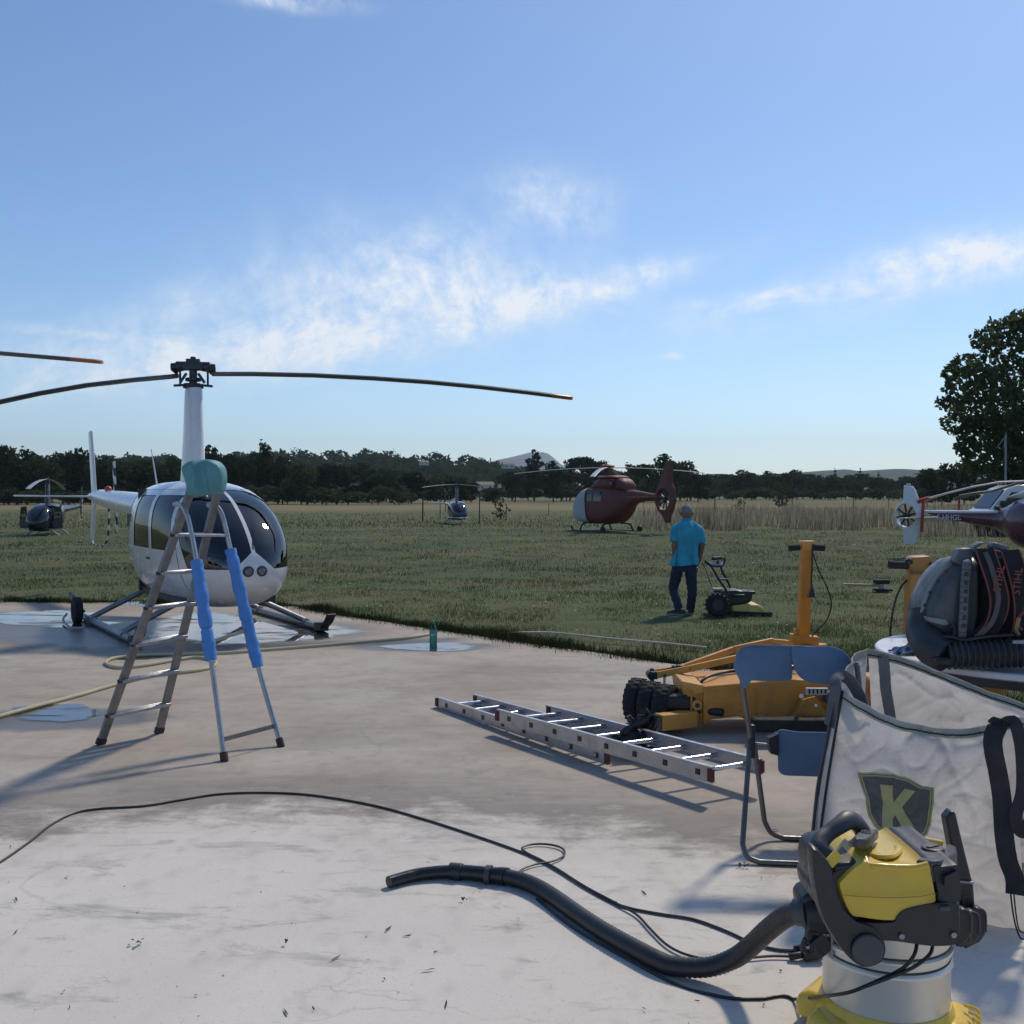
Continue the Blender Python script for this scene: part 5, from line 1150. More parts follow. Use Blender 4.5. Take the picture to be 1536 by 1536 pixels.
lp = [(775, 1317), (782, 1305), (800, 1297), (828, 1292), (845, 1284), (846, 1275), (835, 1269), (815, 1266), (795, 1267), (783, 1272), (790, 1279), (812, 1290), (840, 1306), (880, 1331), (925, 1355), (955, 1372), (975, 1393), (1000, 1417), (1030, 1432), (1070, 1440), (1110, 1438), (1160, 1434), (1205, 1436)]
mb = MB(); mb.tube(path(hz(fl, PZ + .007), 6), .0062, 6); mb.tube(path(hz(lp, PZ + .012), 6), .0055, 6); c_ = mb.build('extension_cable', M_CORD); tag(c_, 'black extension cord snaking across the pale floor with one loop', 'cable')
for px, py, tz in ((1210, 1420, .03), (1203, 1432, .025)):
    p = G(px, py, PZ + tz); mb = MB(); mb.bar(p, p + V((.08, .01, .01)), .045, .04); mb.tube([p + V((-.05, 0, -.01)), p], .014, 8); mb.build('plug', M_BLACK, c_, bevel=.01)

# ------------------------------------------------------------------ green bottle
p = G(650, 972, PZ); t = thing('bottle', 'green plastic bottle standing in the puddle at the grass edge', 'bottle', p)
GB = glass_mat('bottle_green', (.80, .95, .90), .06, 1.45); h = .315
mb = MB(); mb.lathe([(.02, 0), (.042, .004), (.044, .02), (.041, .05), (.044, .08), (.042, .1), (.044, .2), (.038, .235), (.02, .28), (.014, .29), (.014, .3)], 20); b_ = mb.build('body', GB, t)
mb = MB(); mb.lathe([(.036, .008), (.039, .02), (.038, .15), (.001, .152)], 18); mb.build('contents', mat('green_liquid', (.07, .48, .40), .2), t)
mb = MB(); mb.lathe([(.0445, .16), (.0452, .165), (.0452, .205), (.0445, .21)], 20, cap=False); mb.build('paper_label', mat('bottle_label', (.10, .28, .26), .5), b_)
mb = MB(); mb.lathe([(.001, .298), (.017, .298), (.017, .318), (.001, .32)], 14); mb.build('cap', mat('cap_teal', (.05, .3, .28), .4), t)

# ------------------------------------------------------------------ orange helicopter tug
M_OR = mat('orange_paint', (.60, .26, .04), .5, var=.14, scale=6, dirt=(.16, .085, .05), dirt_amt=.5, bump=.15, bscale=30)
M_OR2 = mat('orange_bright', (.66, .33, .07), .5, var=.1, scale=5, dirt=(.2, .10, .055), dirt_amt=.4, bump=.15, bscale=30)
def tug():
    o0 = V((1.55, 8.1, PZ)); t = thing('tow_tug', 'orange electric helicopter tug with black twin tyres and a tall handle post', 'tug', o0)
    A = lambda px, py, D: at(px, py, D) - o0
    # main box
    Df, T_ = 7.82, .62
    mb = MB()
    fr = [A(1055, 1030, Df), A(1187, 1019, Df), A(1292, 1024, Df), A(1292, 1078, Df), A(1252, 1084, Df), A(1126, 1083, Df), A(1108, 1075, Df), A(1068, 1079, Df), A(1055, 1090, Df)]
    mb.prism(fr, [p + V((0, T_, 0)) for p in fr]); mb.build('chassis_box', M_OR, t, bevel=.014)
    mb = MB(); top = [A(1022, 1022, 7.9), A(1056, 1028, Df), A(1056, 1040, Df), A(1025, 1046, 7.9)]; mb.prism(top, [p + V((0, .5, .0)) for p in top]); n_ = mb.build('nose_plate', M_OR2, t, bevel=.012)
    mb = MB(); c = (A(1036, 1021, 8.15)); mb.box(c + V((0, 0, .0)), (.11, .16, .015), Matrix.Rotation(R(-14), 3, 'Y')); mb.build('slot', M_DARK, n_, 0)
    mb = MB(); fp = [A(1030, 1034, 7.86), A(1058, 1034, 7.86), A(1058, 1086, 7.86), A(1034, 1086, 7.86)]; mb.prism(fp, [p + V((0, .08, 0)) for p in fp]); pl = mb.build('side_plate', M_OR, t, bevel=.008)
    c = A(1045, 1057, 7.85)
    mb = MB(); mb.tube([c + V((0, -.03, 0)), c + V((0, .03, 0))], .038, 16); mb.build('boss', M_OR2, pl, bevel=.004)
    mb = MB(); mb.tube([c + V((0, -.034, 0)), c + V((0, -.02, 0))], .018, 12); mb.build('pin_hole', M_DARK, pl, 0)
    for x in (1037, 1052):
        mb = MB(); mb.bar(A(x, 1038, 7.85), A(x, 1084, 7.85), .012, .012); mb.build('rib', M_OR, pl)
    # open tube stub
    mb = MB(); a, b = A(988, 1079.5, 7.72), A(1040, 1077, 7.86); a.z = b.z = .115; mb.bar(a, b, .11, .115); st = mb.build('tube_stub', M_OR2, t, bevel=.006)
    mb = MB(); d = (b - a).normalized(); mb.bar(a - d * .004, a + d * .01, .09, .095); mb.build('tube_mouth', M_DARK, st, 0)
    # twin tyres
    axv = V((.85, -.52, 0)).normalized()
    for k, (px, D) in enumerate(((957, 8.22), (978, 8.08), (1000, 7.95))):
        c = at(px, 740, D) - o0; c.z = .168; r = .17
        prof = [(r * .55, -.058), (r * .8, -.062), (r * .95, -.052), (r, -.035), (r, .035), (r * .95, .052), (r * .8, .062), (r * .55, .058)]
        Mx = axv.to_track_quat('Z', 'Y').to_matrix(); mb = MB(); mb.lathe(prof, 36, c, Mx)
        for j in range(22):
            a = 2 * math.pi * j / 22
            for s_ in (-1, 1): mb.box(c + Mx @ V((math.cos(a + .07 * s_) * r, math.sin(a + .07 * s_) * r, .028 * s_)), (.009, .020, .046), Mx @ Matrix.Rotation(a, 3, 'Z'))
        w_ = mb.build('tyre', M_RUBBER, t, bevel=.004)
        mb = MB(); mb.lathe([(.02, -.05), (r * .55, -.05), (r * .55, .05), (.02, .05)], 20, c, Mx); mb.build('rim', M_GREYM, w_)
    c = at(990, 740, 8.02) - o0; c.z = 0; mb = MB(); mb.tube([c + V((0, 0, .168)) - axv * .28, c + V((0, 0, .168)) + axv * .5], .03, 8); mb.build('axle', M_BLACK, t)
    mb = MB(); mb.box(A(1015, 1050, 8.0), (.26, .3, .12)); mb.build('motor', M_BLACK, t, bevel=.03)
    mb = MB(); mb.tube([A(997, 1036, 8.1), A(997, 1012, 8.3)], .012, 6); mb.build('prop_rod', M_BLACK, t)
    # lifting arms
    H = A(980, 1012, 8.35)
    for pts in ([H + V((0, .03, .01)), A(1028, 1000, 8.5), A(1100, 974, 8.75), A(1160, 961, 8.9)], [H + V((0, -.02, -.005)), A(1035, 1003, 8.25), A(1105, 987, 8.3), A(1180, 972, 8.45)]):
        mb = MB()
        for i in range(len(pts) - 1): mb.bar(pts[i], pts[i + 1], .035, .05)
        mb.build('lift_arm', M_OR2, t, bevel=.006)
    mb = MB(); mb.bar(A(1155, 961, 8.9), A(1240, 969, 8.75), .05, .035); mb.bar(A(1180, 972, 8.5), A(1236, 969, 8.75), .04, .03); mb.build('cross_arm', M_OR2, t, bevel=.006)
    mb = MB(); mb.bar(H + V((-.03, 0, 0)), H + V((.03, 0, 0)), .09, .06); mb.tube([H + V((-.02, -.06, .0)), H + V((-.02, .06, .0))], .035, 10); mb.tube([H + V((-.01, 0, -.06)), H + V((-.01, 0, .05))], .018, 8); mb.build('hitch', M_BLACK, t, bevel=.006)
    p = A(1020, 1002, 8.4); mb = MB(); mb.box(p, (.06, .07, .05)); mb.box(p + V((-.05, 0, -.01)), (.03, .05, .06)); mb.build('clevis', M_BLACK, t, bevel=.008)
    # handle post
    a, b = A(1204, 968, 8.7), A(1210, 818, 8.55); mb = MB(); mb.bar(a, b, .09, .085, up=(0, 1, 0)); ps = mb.build('post', M_OR, t, bevel=.008)
    mb = MB(); mb.bar(a + V((-.06, -.02, .0)), a + V((-.05, -.02, .14)), .05, .05); mb.bar(a + V((-.1, 0, .06)), a + V((.12, 0, .04)), .12, .07); mb.build('post_socket', M_OR, t, bevel=.008)
    mb = MB(); mb.box(b, (.11, .1, .075)); mb.build('handle_head', M_OR2, ps, bevel=.01)
    for s_, x0, x1 in ((-1, 1200, 1183), (1, 1218, 1237)):
        mb = MB(); p, q = A(x0, 821, 8.5), A(x1, 822, 8.5); mb.tube([p, q], .026, 12); mb.build('grip', M_RUBBER, ps, bevel=.004)
    mb = MB(); mb.tube(path([A(1218, 826, 8.5), A(1228, 855, 8.5), A(1240, 880, 8.52), A(1247, 905, 8.55), A(1240, 930, 8.6), (A(1222, 950, 8.65)), A(1206, 966, 8.65)], 6), .006, 6); mb.tube(path([A(1219, 826, 8.5), A(1218, 850, 8.5), A(1217, 872, 8.5), A(1218, 884, 8.5)], 5), .007, 6); mb.build('cable', M_CORD, t)
    p = A(1218, 888, 8.5); mb = MB(); mb.cyl(p + V((0, 0, .03)), p + V((0, 0, -.03)), .012, .028); mb.cyl(p + V((0, 0, -.03)), p + V((0, 0, -.04)), .04); mb.build('plug', M_BLACK, t)
    # right bracket and box with buttons
    mb = MB(); q = [A(1192, 1078, 7.7), A(1205, 1050, 7.7), A(1225, 1046, 7.7), A(1245, 1076, 7.7)]; mb.prism(q, [p_ + V((0, .1, 0)) for p_ in q]); br = mb.build('bracket', M_OR, t, bevel=.008)
    mb = MB(); mb.box(A(1225, 1037, 7.72), (.16, .04, .05)); mb.build('label_plate', mat('pale_plate', (.5, .48, .45), .5), br, bevel=.005)
    mb = MB(); 
    for k in range(5): mb.box(A(1214 + k * 6, 1037, 7.70), (.012, .006, .032))
    mb.build('key', M_DARK, br, 0)
    mb = MB(); mb.tube([A(1202, 1044, 7.7), A(1202, 1044, 7.6)], .016, 8); mb.tube([A(1224, 1058, 7.68), A(1224, 1058, 7.64)], .012, 8); mb.build('bolt', M_ALU, br)
    mb = MB(); mb.box(A(1255, 1045, 7.75), (.18, .1, .08)); mb.build('battery_cover', mat('dull_blue', (.04, .10, .16), .5), t, bevel=.01)
    for x, y in ((1075, 1038), (1075, 1072), (1110, 1034), (1110, 1066), (1150, 1030), (1150, 1072), (1180, 1028), (1180, 1072)):
        c = A(x, y, Df); mb = MB(); mb.tube([c + V((0, .006, 0)), c + V((0, -.008, 0))], .011, 6); mb.build('bolt', M_GREYM, t)
    mb = MB(); mb.bar(A(1130, 1032, Df) + V((0, -.004, 0)), A(1130, 1080, Df) + V((0, -.004, 0)), .006, .02, up=(0, 1, 0)); mb.bar(A(1070, 1056, Df) + V((0, -.004, 0)), A(1120, 1054, Df) + V((0, -.004, 0)), .012, .004); mb.build('weld', M_OR2, t)
    mb = MB(); mb.tube(path([A(1046, 1030, 7.95), A(1060, 1016, 8.0), A(1090, 1008, 8.2), A(1140, 1004, 8.3), A(1180, 990, 8.45), A(1198, 972, 8.6)], 5), .011, 7); mb.build('hose', M_BLACK, t)
    # low black bumper
    mb = MB(); a, b = A(1128, 1086, 7.55), A(1300, 1087, 7.55); mb.bar(a, b, .14, .09); mb.build('bumper', M_RUBBER, t, bevel=.02)
    mb = MB(); mb.cyl(A(1270, 1070, 8.2) + V((-.06, 0, 0)), A(1270, 1070, 8.2) + V((.06, 0, 0)), .13, None, 20); mb.build('tyre', M_RUBBER, t, bevel=.02)
tug()
def tug_two():
    D = 8.0; o0 = at(1383, 740, D); o0.z = PZ; t = thing('tow_tug', 'second orange tug behind the table, only its boxed handle head and post showing', 'tug', o0)
    A = lambda px, py, d=D: at(px, py, d) - o0
    OY = mat('orange_yellow', (.42, .20, .04), .5, var=.1, dirt=(.25, .12, .05))
    mb = MB(); mb.bar(A(1376, 860), A(1372, 985), .15, .13, up=(0, 1, 0)); mb.bar(A(1372, 985), V((-.02, 0, .02)), .17, .15, up=(0, 1, 0)); ps = mb.build('post', OY, t, bevel=.01)
    mb = MB(); q = [A(1369, 836), A(1396, 834), A(1400, 845), A(1393, 868), A(1374, 870), A(1362, 850)]; mb.prism(q, [p + V((.03, .2, .0)) for p in q]); mb.build('handle_head', OY, ps, bevel=.012)
    for a, b in (((1362, 848), (1333, 847)), ((1394, 849), (1424, 850))):
        mb = MB(); mb.tube([A(*a), A(*b)], .03, 12); mb.build('grip', M_RUBBER, ps, bevel=.004)
    mb = MB(); mb.tube(path([A(1360, 851), A(1358, 844), A(1363, 840), A(1368, 845)], 4), .012, 6); mb.bar(A(1393, 852), A(1398, 866), .02, .03); mb.build('lever', M_BLACK, ps)
    mb = MB(); mb.tube(path([A(1397, 862), A(1388, 866), A(1366, 868), A(1352, 880), A(1342, 905), A(1336, 940), A(1335, 975)], 6), .008, 6); mb.build('cable', M_CORD, t)
    mb = MB(); mb.box((.1, .1, .22), (.9, .6, .28)); mb.build('chassis_box', OY, t, bevel=.02)
    for y in (-.3, .5):
        mb = MB(); mb.cyl((.35, y - .05, .15), (.35, y + .05, .15), .15, None, 22); mb.build('tyre', M_RUBBER, t, bevel=.02)
tug_two()
# low trolley bar lying in the grass
p = G(1322, 888); t = thing('tow_bar', 'pale tow bar with two black pads lying in the grass', 'tow bar', p)
mb = MB(); mb.tube([(-.62, .25, .12), (-.02, 0, .12)], .022, 8); mb.build('bar', mat('pale_yellow_bar', (.40, .34, .18), .6), t)
mb = MB(); mb.box((.0, 0, .19), (.26, .2, .075)); mb.build('pad', M_RUBBER, t, bevel=.02)
mb = MB(); mb.box((.02, 0, .04), (.3, .24, .04)); mb.build('base_plate', M_RUBBER, t, bevel=.01)
mb = MB(); mb.cyl((0, 0, .05), (0, 0, .18), .05); mb.build('spacer', M_GREYM, t)

# ------------------------------------------------------------------ lawn mower
def mower():
    D = 15.7; o0 = G(1100, 926); t = thing('lawn_mower', 'black wheeled brush mower with a yellow deck standing in the grass', 'lawn mower', o0)
    A = lambda px, py, d=D: at(px, py, d) - o0
    YE = mat('dull_yellow', (.68, .50, .12), .5, dirt=(.4, .3, .1))
    for dy in (-.22, .3):
        c = A(1076, 907, D + dy); r = .165; mb = MB(); mb.lathe([(r * .5, -.05), (r * .9, -.06), (r, -.035), (r, .035), (r * .9, .06), (r * .5, .05)], 24, c, Matrix.Rotation(R(90), 3, 'X'))
        for j in range(16):
            a = 2 * math.pi * j / 16; mb.box(c + V((math.cos(a) * r, 0, math.sin(a) * r)), (.03, .1, .03), Matrix.Rotation(-a, 3, 'Y'))
        w_ = mb.build('wheel', M_RUBBER, t, bevel=.005); mb = MB(); mb.cyl(c + V((0, -.055, 0)), c + V((0, .055, 0)), r * .5); mb.build('rim', M_HUB, w_)
    mb = MB(); e = [A(1074, 889), A(1086, 886), A(1104, 885), A(1128, 889), A(1130, 895), A(1126, 904), A(1110, 908), A(1080, 908), A(1070, 900)]; mb.prism(e, [p + V((0, .42, 0)) for p in e]); mb.build('engine', M_BLACK, t, bevel=.03)
    mb = MB(); mb.box(A(1108, 893, D - .02), (.18, .05, .03)); mb.box(A(1120, 888, D + .15), (.2, .3, .05)); mb.build('engine_cover', M_HUB, t, bevel=.012)
    mb = MB(); mb.cyl(A(1124, 890, D + .1), A(1124, 885, D + .1), .04); mb.build('fuel_cap', M_BLACK, t, bevel=.008)
    dk = [A(1098, 908), A(1112, 906.5), A(1138, 907), A(1146, 912), A(1148, 921), A(1100, 922)]; mb = MB(); mb.prism(dk, [p + V((0, .5, 0)) for p in dk]); mb.build('deck', YE, t, bevel=.03)
    mb = MB(); mb.bar(A(1090, 921, D - .03), A(1157, 923, D - .15), .03, .09); mb.bar(A(1157, 923, D - .15), A(1155, 919, D + .5), .03, .09); mb.build('skirt', M_RUBBER, t, bevel=.006)
    for dy, x in ((0, 0), (.38, 12)):
        mb = MB(); mb.tube(path([A(1090 + x * .55, 886, D + dy), A(1079 + x, 870, D + dy), A(1071 + x, 856, D + dy), A(1066 + x * 1.3, 848, D + dy), A(1057 + x * 2.2, 841, D + dy)], 4), .018, 8); mb.build('handle_bar', M_BLACK, t)
    mb = MB(); mb.tube([A(1079, 869, D), A(1091, 869, D + .38)], .016, 8); mb.tube(path([A(1058, 841.5, D), A(1064, 847, D + .1), A(1075, 849.5, D + .2), A(1084, 847.5, D + .35), A(1087, 841, D + .4), A(1085, 837, D + .4), A(1078, 838, D + .3)], 4), .018, 8); mb.build('grip', M_BLACK, t)
    mb = MB(); q = [A(1060, 843.5, D + .1), A(1085, 842.5, D + .3), A(1084, 847.2, D + .25), A(1072, 848.5, D + .15)]; mb.prism(q, [p + V((0, .03, .0)) for p in q]); mb.build('control_panel', mat('panel_pale', (.38, .38, .42), .5), t)
    mb = MB(); mb.bar(A(1069, 838, D + .2), A(1082, 837, D + .3), .05, .05); mb.tube([A(1077, 840, D + .2), A(1077, 846, D + .2)], .018, 6); mb.build('control_lever', M_BLACK, t, bevel=.01)
    mb = MB(); mb.tube(path([A(1053, 843, D), A(1060, 858, D), A(1066, 876, D), A(1069, 884, D)], 4), .007, 5); mb.build('cable', M_CORD, t)
    mb = MB(); mb.box(A(1078, 883.5, D + .2), (.2, .3, .02)); mb.build('guard', mat('tan_guard', (.35, .25, .16), .6), t)
mower()
# ------------------------------------------------------------------ man walking away
def skin_mesh(name, verts, edges, radii, material, parent, levels=2, root=0):
    me = bpy.data.meshes.new(name); me.from_pydata([tuple(v) for v in verts], edges, [])
    o = bpy.data.objects.new(name, me); COL.objects.link(o)
    md = o.modifiers.new('skin', 'SKIN'); md.use_smooth_shade = True; md.branch_smoothing = .6
    for i, r in enumerate(radii):
        s_ = me.skin_vertices[0].data[i]; s_.radius = r if isinstance(r, tuple) else (r, r); s_.use_root = (i == root)
    md = o.modifiers.new('sub', 'SUBSURF'); md.levels = levels; md.render_levels = levels
    dg = bpy.context.evaluated_depsgraph_get(); m2 = bpy.data.meshes.new_from_object(o.evaluated_get(dg)); bpy.data.objects.remove(o)
    m2.materials.clear(); m2.materials.append(material); m2.polygons.foreach_set('use_smooth', [True] * len(m2.polygons)); m2.name = name
    return m2
def man():
    D = 15.85; o0 = G(1025, 923); t = thing('person', 'grey haired man in a turquoise shirt and dark jeans walking away across the grass', 'person', o0)
    A = lambda px, py, dy=0: at(px, py, D) - o0 + V((0, dy, 0))
    SKIN = mat('skin_tan', (.24, .125, .085), .6, var=.12); 
    hipc = A(1026, 848); chest = A(1029, 806, .0); neck = A(1031, 782, .03); headb = A(1031, 776, .05); headt = A(1031, 765, .07)
    shL, shR = A(1015.5, 791.5, .0), A(1047, 793, .02)
    elL, elR = A(1011.5, 818, -.04), A(1053.5, 820, .02); wrL, wrR = A(1012.5, 839, .03), A(1049, 845, .14)
    hL, hR = A(1017, 850), A(1035.5, 850); kL, kR = A(1011, 884, .06), A(1038, 887, -.02); aL, aR = A(1018, 916, -.08), A(1036, 917, .06)
    toL, toR = A(1007, 919.5, -.02), A(1037, 921, .24); heL, heR = A(1021, 919, -.12), A(1036, 921.5, .02)
    V_ = [hipc, chest, neck, headb, headt, shL, elL, wrL, shR, elR, wrR, hL, kL, aL, hR, kR, aR, A(1013, 845, .06), A(1048, 851, .16)]
    E_ = [(0, 1), (1, 2), (2, 3), (3, 4), (1, 5), (5, 6), (6, 7), (1, 8), (8, 9), (9, 10), (0, 11), (11, 12), (12, 13), (0, 14), (14, 15), (15, 16), (7, 17), (10, 18)]
    rad = [(.115, .075), (.125, .072), .062, .075, .085, .075, .05, .034, .075, .05, .034, (.07), .042, .034, .07, .042, .034, (.042, .022), (.042, .022)]
    me = skin_mesh('body', V_, E_, rad, SKIN, t)
    # add a shaped head and hands into the same mesh
    mb = MB(); hc = A(1031, 769, .06)
    mb.ell(hc, (.082, .103, .118), 20, 14); mb.ell(hc + V((0, .06, -.07)), (.055, .055, .06), 12, 8); mb.ell(hc + V((0, .105, -.01)), (.014, .024, .022), 8, 6)
    for s_ in (-1, 1):
        mb.ell(hc + V((.084 * s_, -.005, -.012)), (.014, .026, .034), 8, 6); mb.ell(hc + V((.032 * s_, .09, .012)), (.014, .012, .01), 8, 5)
    mb.ell(hc + V((0, .098, -.055)), (.026, .012, .008), 8, 4)
    for c, sx_, dy in ((A(1013, 845.5, .06), 1, .02), (A(1048, 851.5, .16), -1, .03)):
        for k in range(4):
            x = (k - 1.5) * .02; l = (.075, .088, .084, .066)[k]; mb.tube(path([c + V((x * .5, x * .9 + .0, -.015)), c + V((x * .6, x + .012, -.015 - l * .55)), c + V((x * .6 + .006 * sx_, x + .032, -.015 - l))], 3), .0092, 6)
        mb.tube(path([c + V((.012 * sx_, .03, .03)), c + V((.03 * sx_, .05, -.005)), c + V((.03 * sx_, .06, -.04))], 3), [.0115] * 7, 6)
    hm = mb.mesh('h', SKIN); bm = bmesh.new(); bm.from_mesh(me); bm.from_mesh(hm); bm.to_mesh(me); bm.free()
    me.polygons.foreach_set('use_smooth', [True] * len(me.polygons)); body = bpy.data.objects.new('body', me); COL.objects.link(body); body.parent = t
    # hair: short grey cap of hair
    mb = MB(); rings = []
    for i in range(9):
        f = i / 8; a = f * math.pi * .47; z = math.cos(a); r = math.sin(a) + .001
        rings.append([hc + V((math.cos(q) * .0865 * r, math.sin(q) * .108 * r - .006, .122 * z + .004 - .03 * f * (1 if math.sin(q) < 0 else -.6) * abs(math.sin(q)))) + noise.noise_vector(V((math.cos(q) * 4, math.sin(q) * 4, i))) * .009 for q in [2 * math.pi * k / 22 for k in range(22)]])
    mb.loft(rings, True, True); mb.build('hair', mat('grey_hair', (.19, .18, .175), .8, var=.4, scale=40, bump=.5, bscale=120), t)
    # shirt: torso shell plus sleeves
    SH = mat('turquoise_shirt', (.045, .34, .48), .85, var=.16, scale=7, bump=.4, bscale=25)
    mb = MB(); prof = [(1031, 778.5, .056, .06, .03), (1031, 781, .085, .08, .025), (1031, 784.5, .135, .10, .015), (1031, 789, .172, .115, 0), (1031, 796, .196, .125, -.01), (1030.5, 806, .198, .13, -.01), (1030, 818, .182, .128, 0), (1029, 830, .180, .132, 0), (1028, 838, .192, .150, 0), (1027, 844, .202, .166, 0), (1027, 848.5, .204, .17, 0)]
    P = path([A(p[0], p[1], p[4]) for p in prof], 4); W_ = path([V((p[2], p[3], 0)) for p in prof], 4); rings = []
    for i, (p, w_) in enumerate(zip(P, W_)):
        f = i / (len(P) - 1); ring = []
        for k in range(44):
            a = 2 * math.pi * k / 44; ex = .78
            x = w_.x * math.copysign(abs(math.cos(a)) ** ex, math.cos(a)); y = w_.y * math.copysign(abs(math.sin(a)) ** ex, math.sin(a))
            fold = .012 * f ** .5 + (.022 * math.sin(a * 7 + 2.2 * math.sin(f * 5)) + .015 * math.sin(a * 13 - f * 9)) * (f ** .7)
            tail = .012 * math.sin(a * 1.0 + .4) * max(0, f - .86) / .14
            ring.append(p + V((x * (1 + fold * 2), y + fold * 1.3, -tail - .012 * math.sin(a * 2) * max(0, f - .86) / .14)))
        rings.append(ring)
    mb.loft(rings, False, False)
    for sh, el, sg in ((shL, elL, -1), (shR, elR, 1)):
        a = sh + V((-.05 * sg, 0, .01)); m_ = sh + V((.015 * sg, 0, -.03)); e_ = sh.lerp(el, .78) + V((.012 * sg, 0, 0)); pts = path([a, m_, sh.lerp(el, .4) + V((.012 * sg, 0, 0)), e_], 4)
        mb.tube(pts, [lerp(.076, .072, i / (len(pts) - 1)) + .003 * math.sin(i * 2.1) for i in range(len(pts))], 18, cap=False)
    mb.tube([A(1031, 779, .03) + V((math.cos(a) * .066, math.sin(a) * .066, .0)) for a in [2 * math.pi * k / 20 for k in range(20)]], .014, 8, closed=True)
    mb.build('shirt', SH, t, smooth=80)
    # trousers
    JE = mat('dark_jeans', (.022, .03, .055), .85, var=.15, scale=9, bump=.2)
    mb = MB()
    mb.loft([[A(1027, y, 0) + V((w_ * math.copysign(abs(math.cos(a)) ** .8, math.cos(a)), d_ * math.copysign(abs(math.sin(a)) ** .8, math.sin(a)), 0)) for a in [2 * math.pi * k / 28 for k in range(28)]] for y, w_, d_ in ((838, .135, .095), (846, .152, .11), (852, .162, .12), (857, .16, .115))], True, True)
    for h_, k_, a_ in ((hL, kL, aL), (hR, kR, aR)):
        pts = path([h_ + V((0, 0, .02)), h_.lerp(k_, .5), k_, k_.lerp(a_, .5) + V((0, -.015, 0)), a_ + V((0, 0, -.005))], 6); n = len(pts)
        rs = [np.interp(i / (n - 1), [0, .25, .5, .75, 1], [.088, .085, .070, .064, .062]) + .004 * math.sin(i * 1.9) for i in range(n)]
        mb.tube(pts, rs, 18)
    mb.build('trousers', JE, t, smooth=80)
    SHO = mat('shoe_dark', (.022, .022, .028), .6); SOLE = mat('shoe_sole', (.25, .24, .24), .7)
    for he, to in ((heL, toL), (heR, toR)):
        he = V((he.x, he.y, .055)); to = V((to.x, to.y, .045)); d = (to - he).normalized(); to = he + d * .25; he = he - d * .05; sd_ = d.cross(V((0, 0, 1)))
        mb = MB(); rings = []
        for f, w_, h0 in ((0, .025, .05), (.08, .038, .075), (.3, .042, .085), (.55, .048, .06), (.8, .05, .042), (.95, .036, .03), (1, .012, .02)):
            c = he.lerp(to, f); c.z = .022; rings.append([c + sd_ * (math.cos(a) * w_) + V((0, 0, max(0, math.sin(a)) * h0)) for a in [2 * math.pi * k / 16 for k in range(16)]])
        mb.loft(rings); s_ = mb.build('shoe', SHO, t, smooth=70)
        mb = MB(); rings = []
        for f, w_ in ((0, .028), (.08, .042), (.3, .045), (.6, .052), (.85, .05), (.97, .034), (1.01, .012)):
            c = he.lerp(to, f); rings.append([V((c.x, c.y, z)) + sd_ * (w_ * sg) for sg, z in ((-1, .0), (1, .0), (1, .026), (-1, .026))])
        mb.loft(rings); mb.build('sole', SOLE, s_)
    mb = MB(); p = wrR.lerp(elR, .12); mb.tube([p + V((0, -.0, .012)), p - V((0, 0, .012))], .041, 14); mb.build('wristwatch', M_BLACK, t)
man()
# ------------------------------------------------------------------ round table
TC_ = V((3.50, 6.92, PZ)); TR = 1.08; TZ = .74
t = thing('round_table', 'round white table with black legs carrying the leaf blower', 'table', TC_)
mb = MB(); mb.lathe([(.001, TZ - .045), (TR - .02, TZ - .045), (TR, TZ - .035), (TR, TZ - .008), (TR - .008, TZ), (.001, TZ)], 72); mb.build('tabletop', mat('white_top', (.66, .67, .69), .35, var=.04, dirt=(.4, .39, .37), dirt_amt=.3, scale=3), t, smooth=30)
mb = MB(); mb.lathe([(TR - .06, TZ - .10), (TR - .04, TZ - .10), (TR - .04, TZ - .046), (TR - .06, TZ - .046)], 60, cap=False); mb.build('apron', M_BLACK, t)
for a in (20, 110, 200, 290):
    q = R(a); mb = MB(); mb.bar((math.cos(q) * .72, math.sin(q) * .72, TZ - .05), (math.cos(q) * .80, math.sin(q) * .80, 0), .05, .05); mb.build('leg', M_BLACK, t, bevel=.006)
mb = MB(); mb.bar((-.62, .4, .3), (.62, -.4, .3), .035, .035); mb.bar((-.4, -.62, .3), (.4, .62, .3), .035, .035); mb.build('stretcher', M_BLACK, t)
# blue rag
c = at(1368, 966, 6.85); c.z = TZ + PZ
mb = MB()
def rag(u, v):
    x, y = (u - .5) * .24, (v - .5) * .18; h = .05 * max(0, 1 - (2 * abs(u - .55)) ** 2) * max(0, 1 - (2 * abs(v - .5)) ** 2)
    n_ = noise.noise(V((x * 16, y * 16, 2))) * .03 + noise.noise(V((x * 36, y * 36, 5))) * .014
    return V((x + noise.noise(V((y * 20, 1, 0))) * .015, y, max(.003, h + n_ * 1.1 + .012)))
mb.grid(rag, 34, 28); o = mb.build('cloth', mat('blue_rag', (.03, .085, .22), .95, bump=.3, bscale=90), None, smooth=80, solid=.004); o.location = c; tag(o, 'crumpled blue cleaning cloth on the table beside the leaf blower', 'cloth')

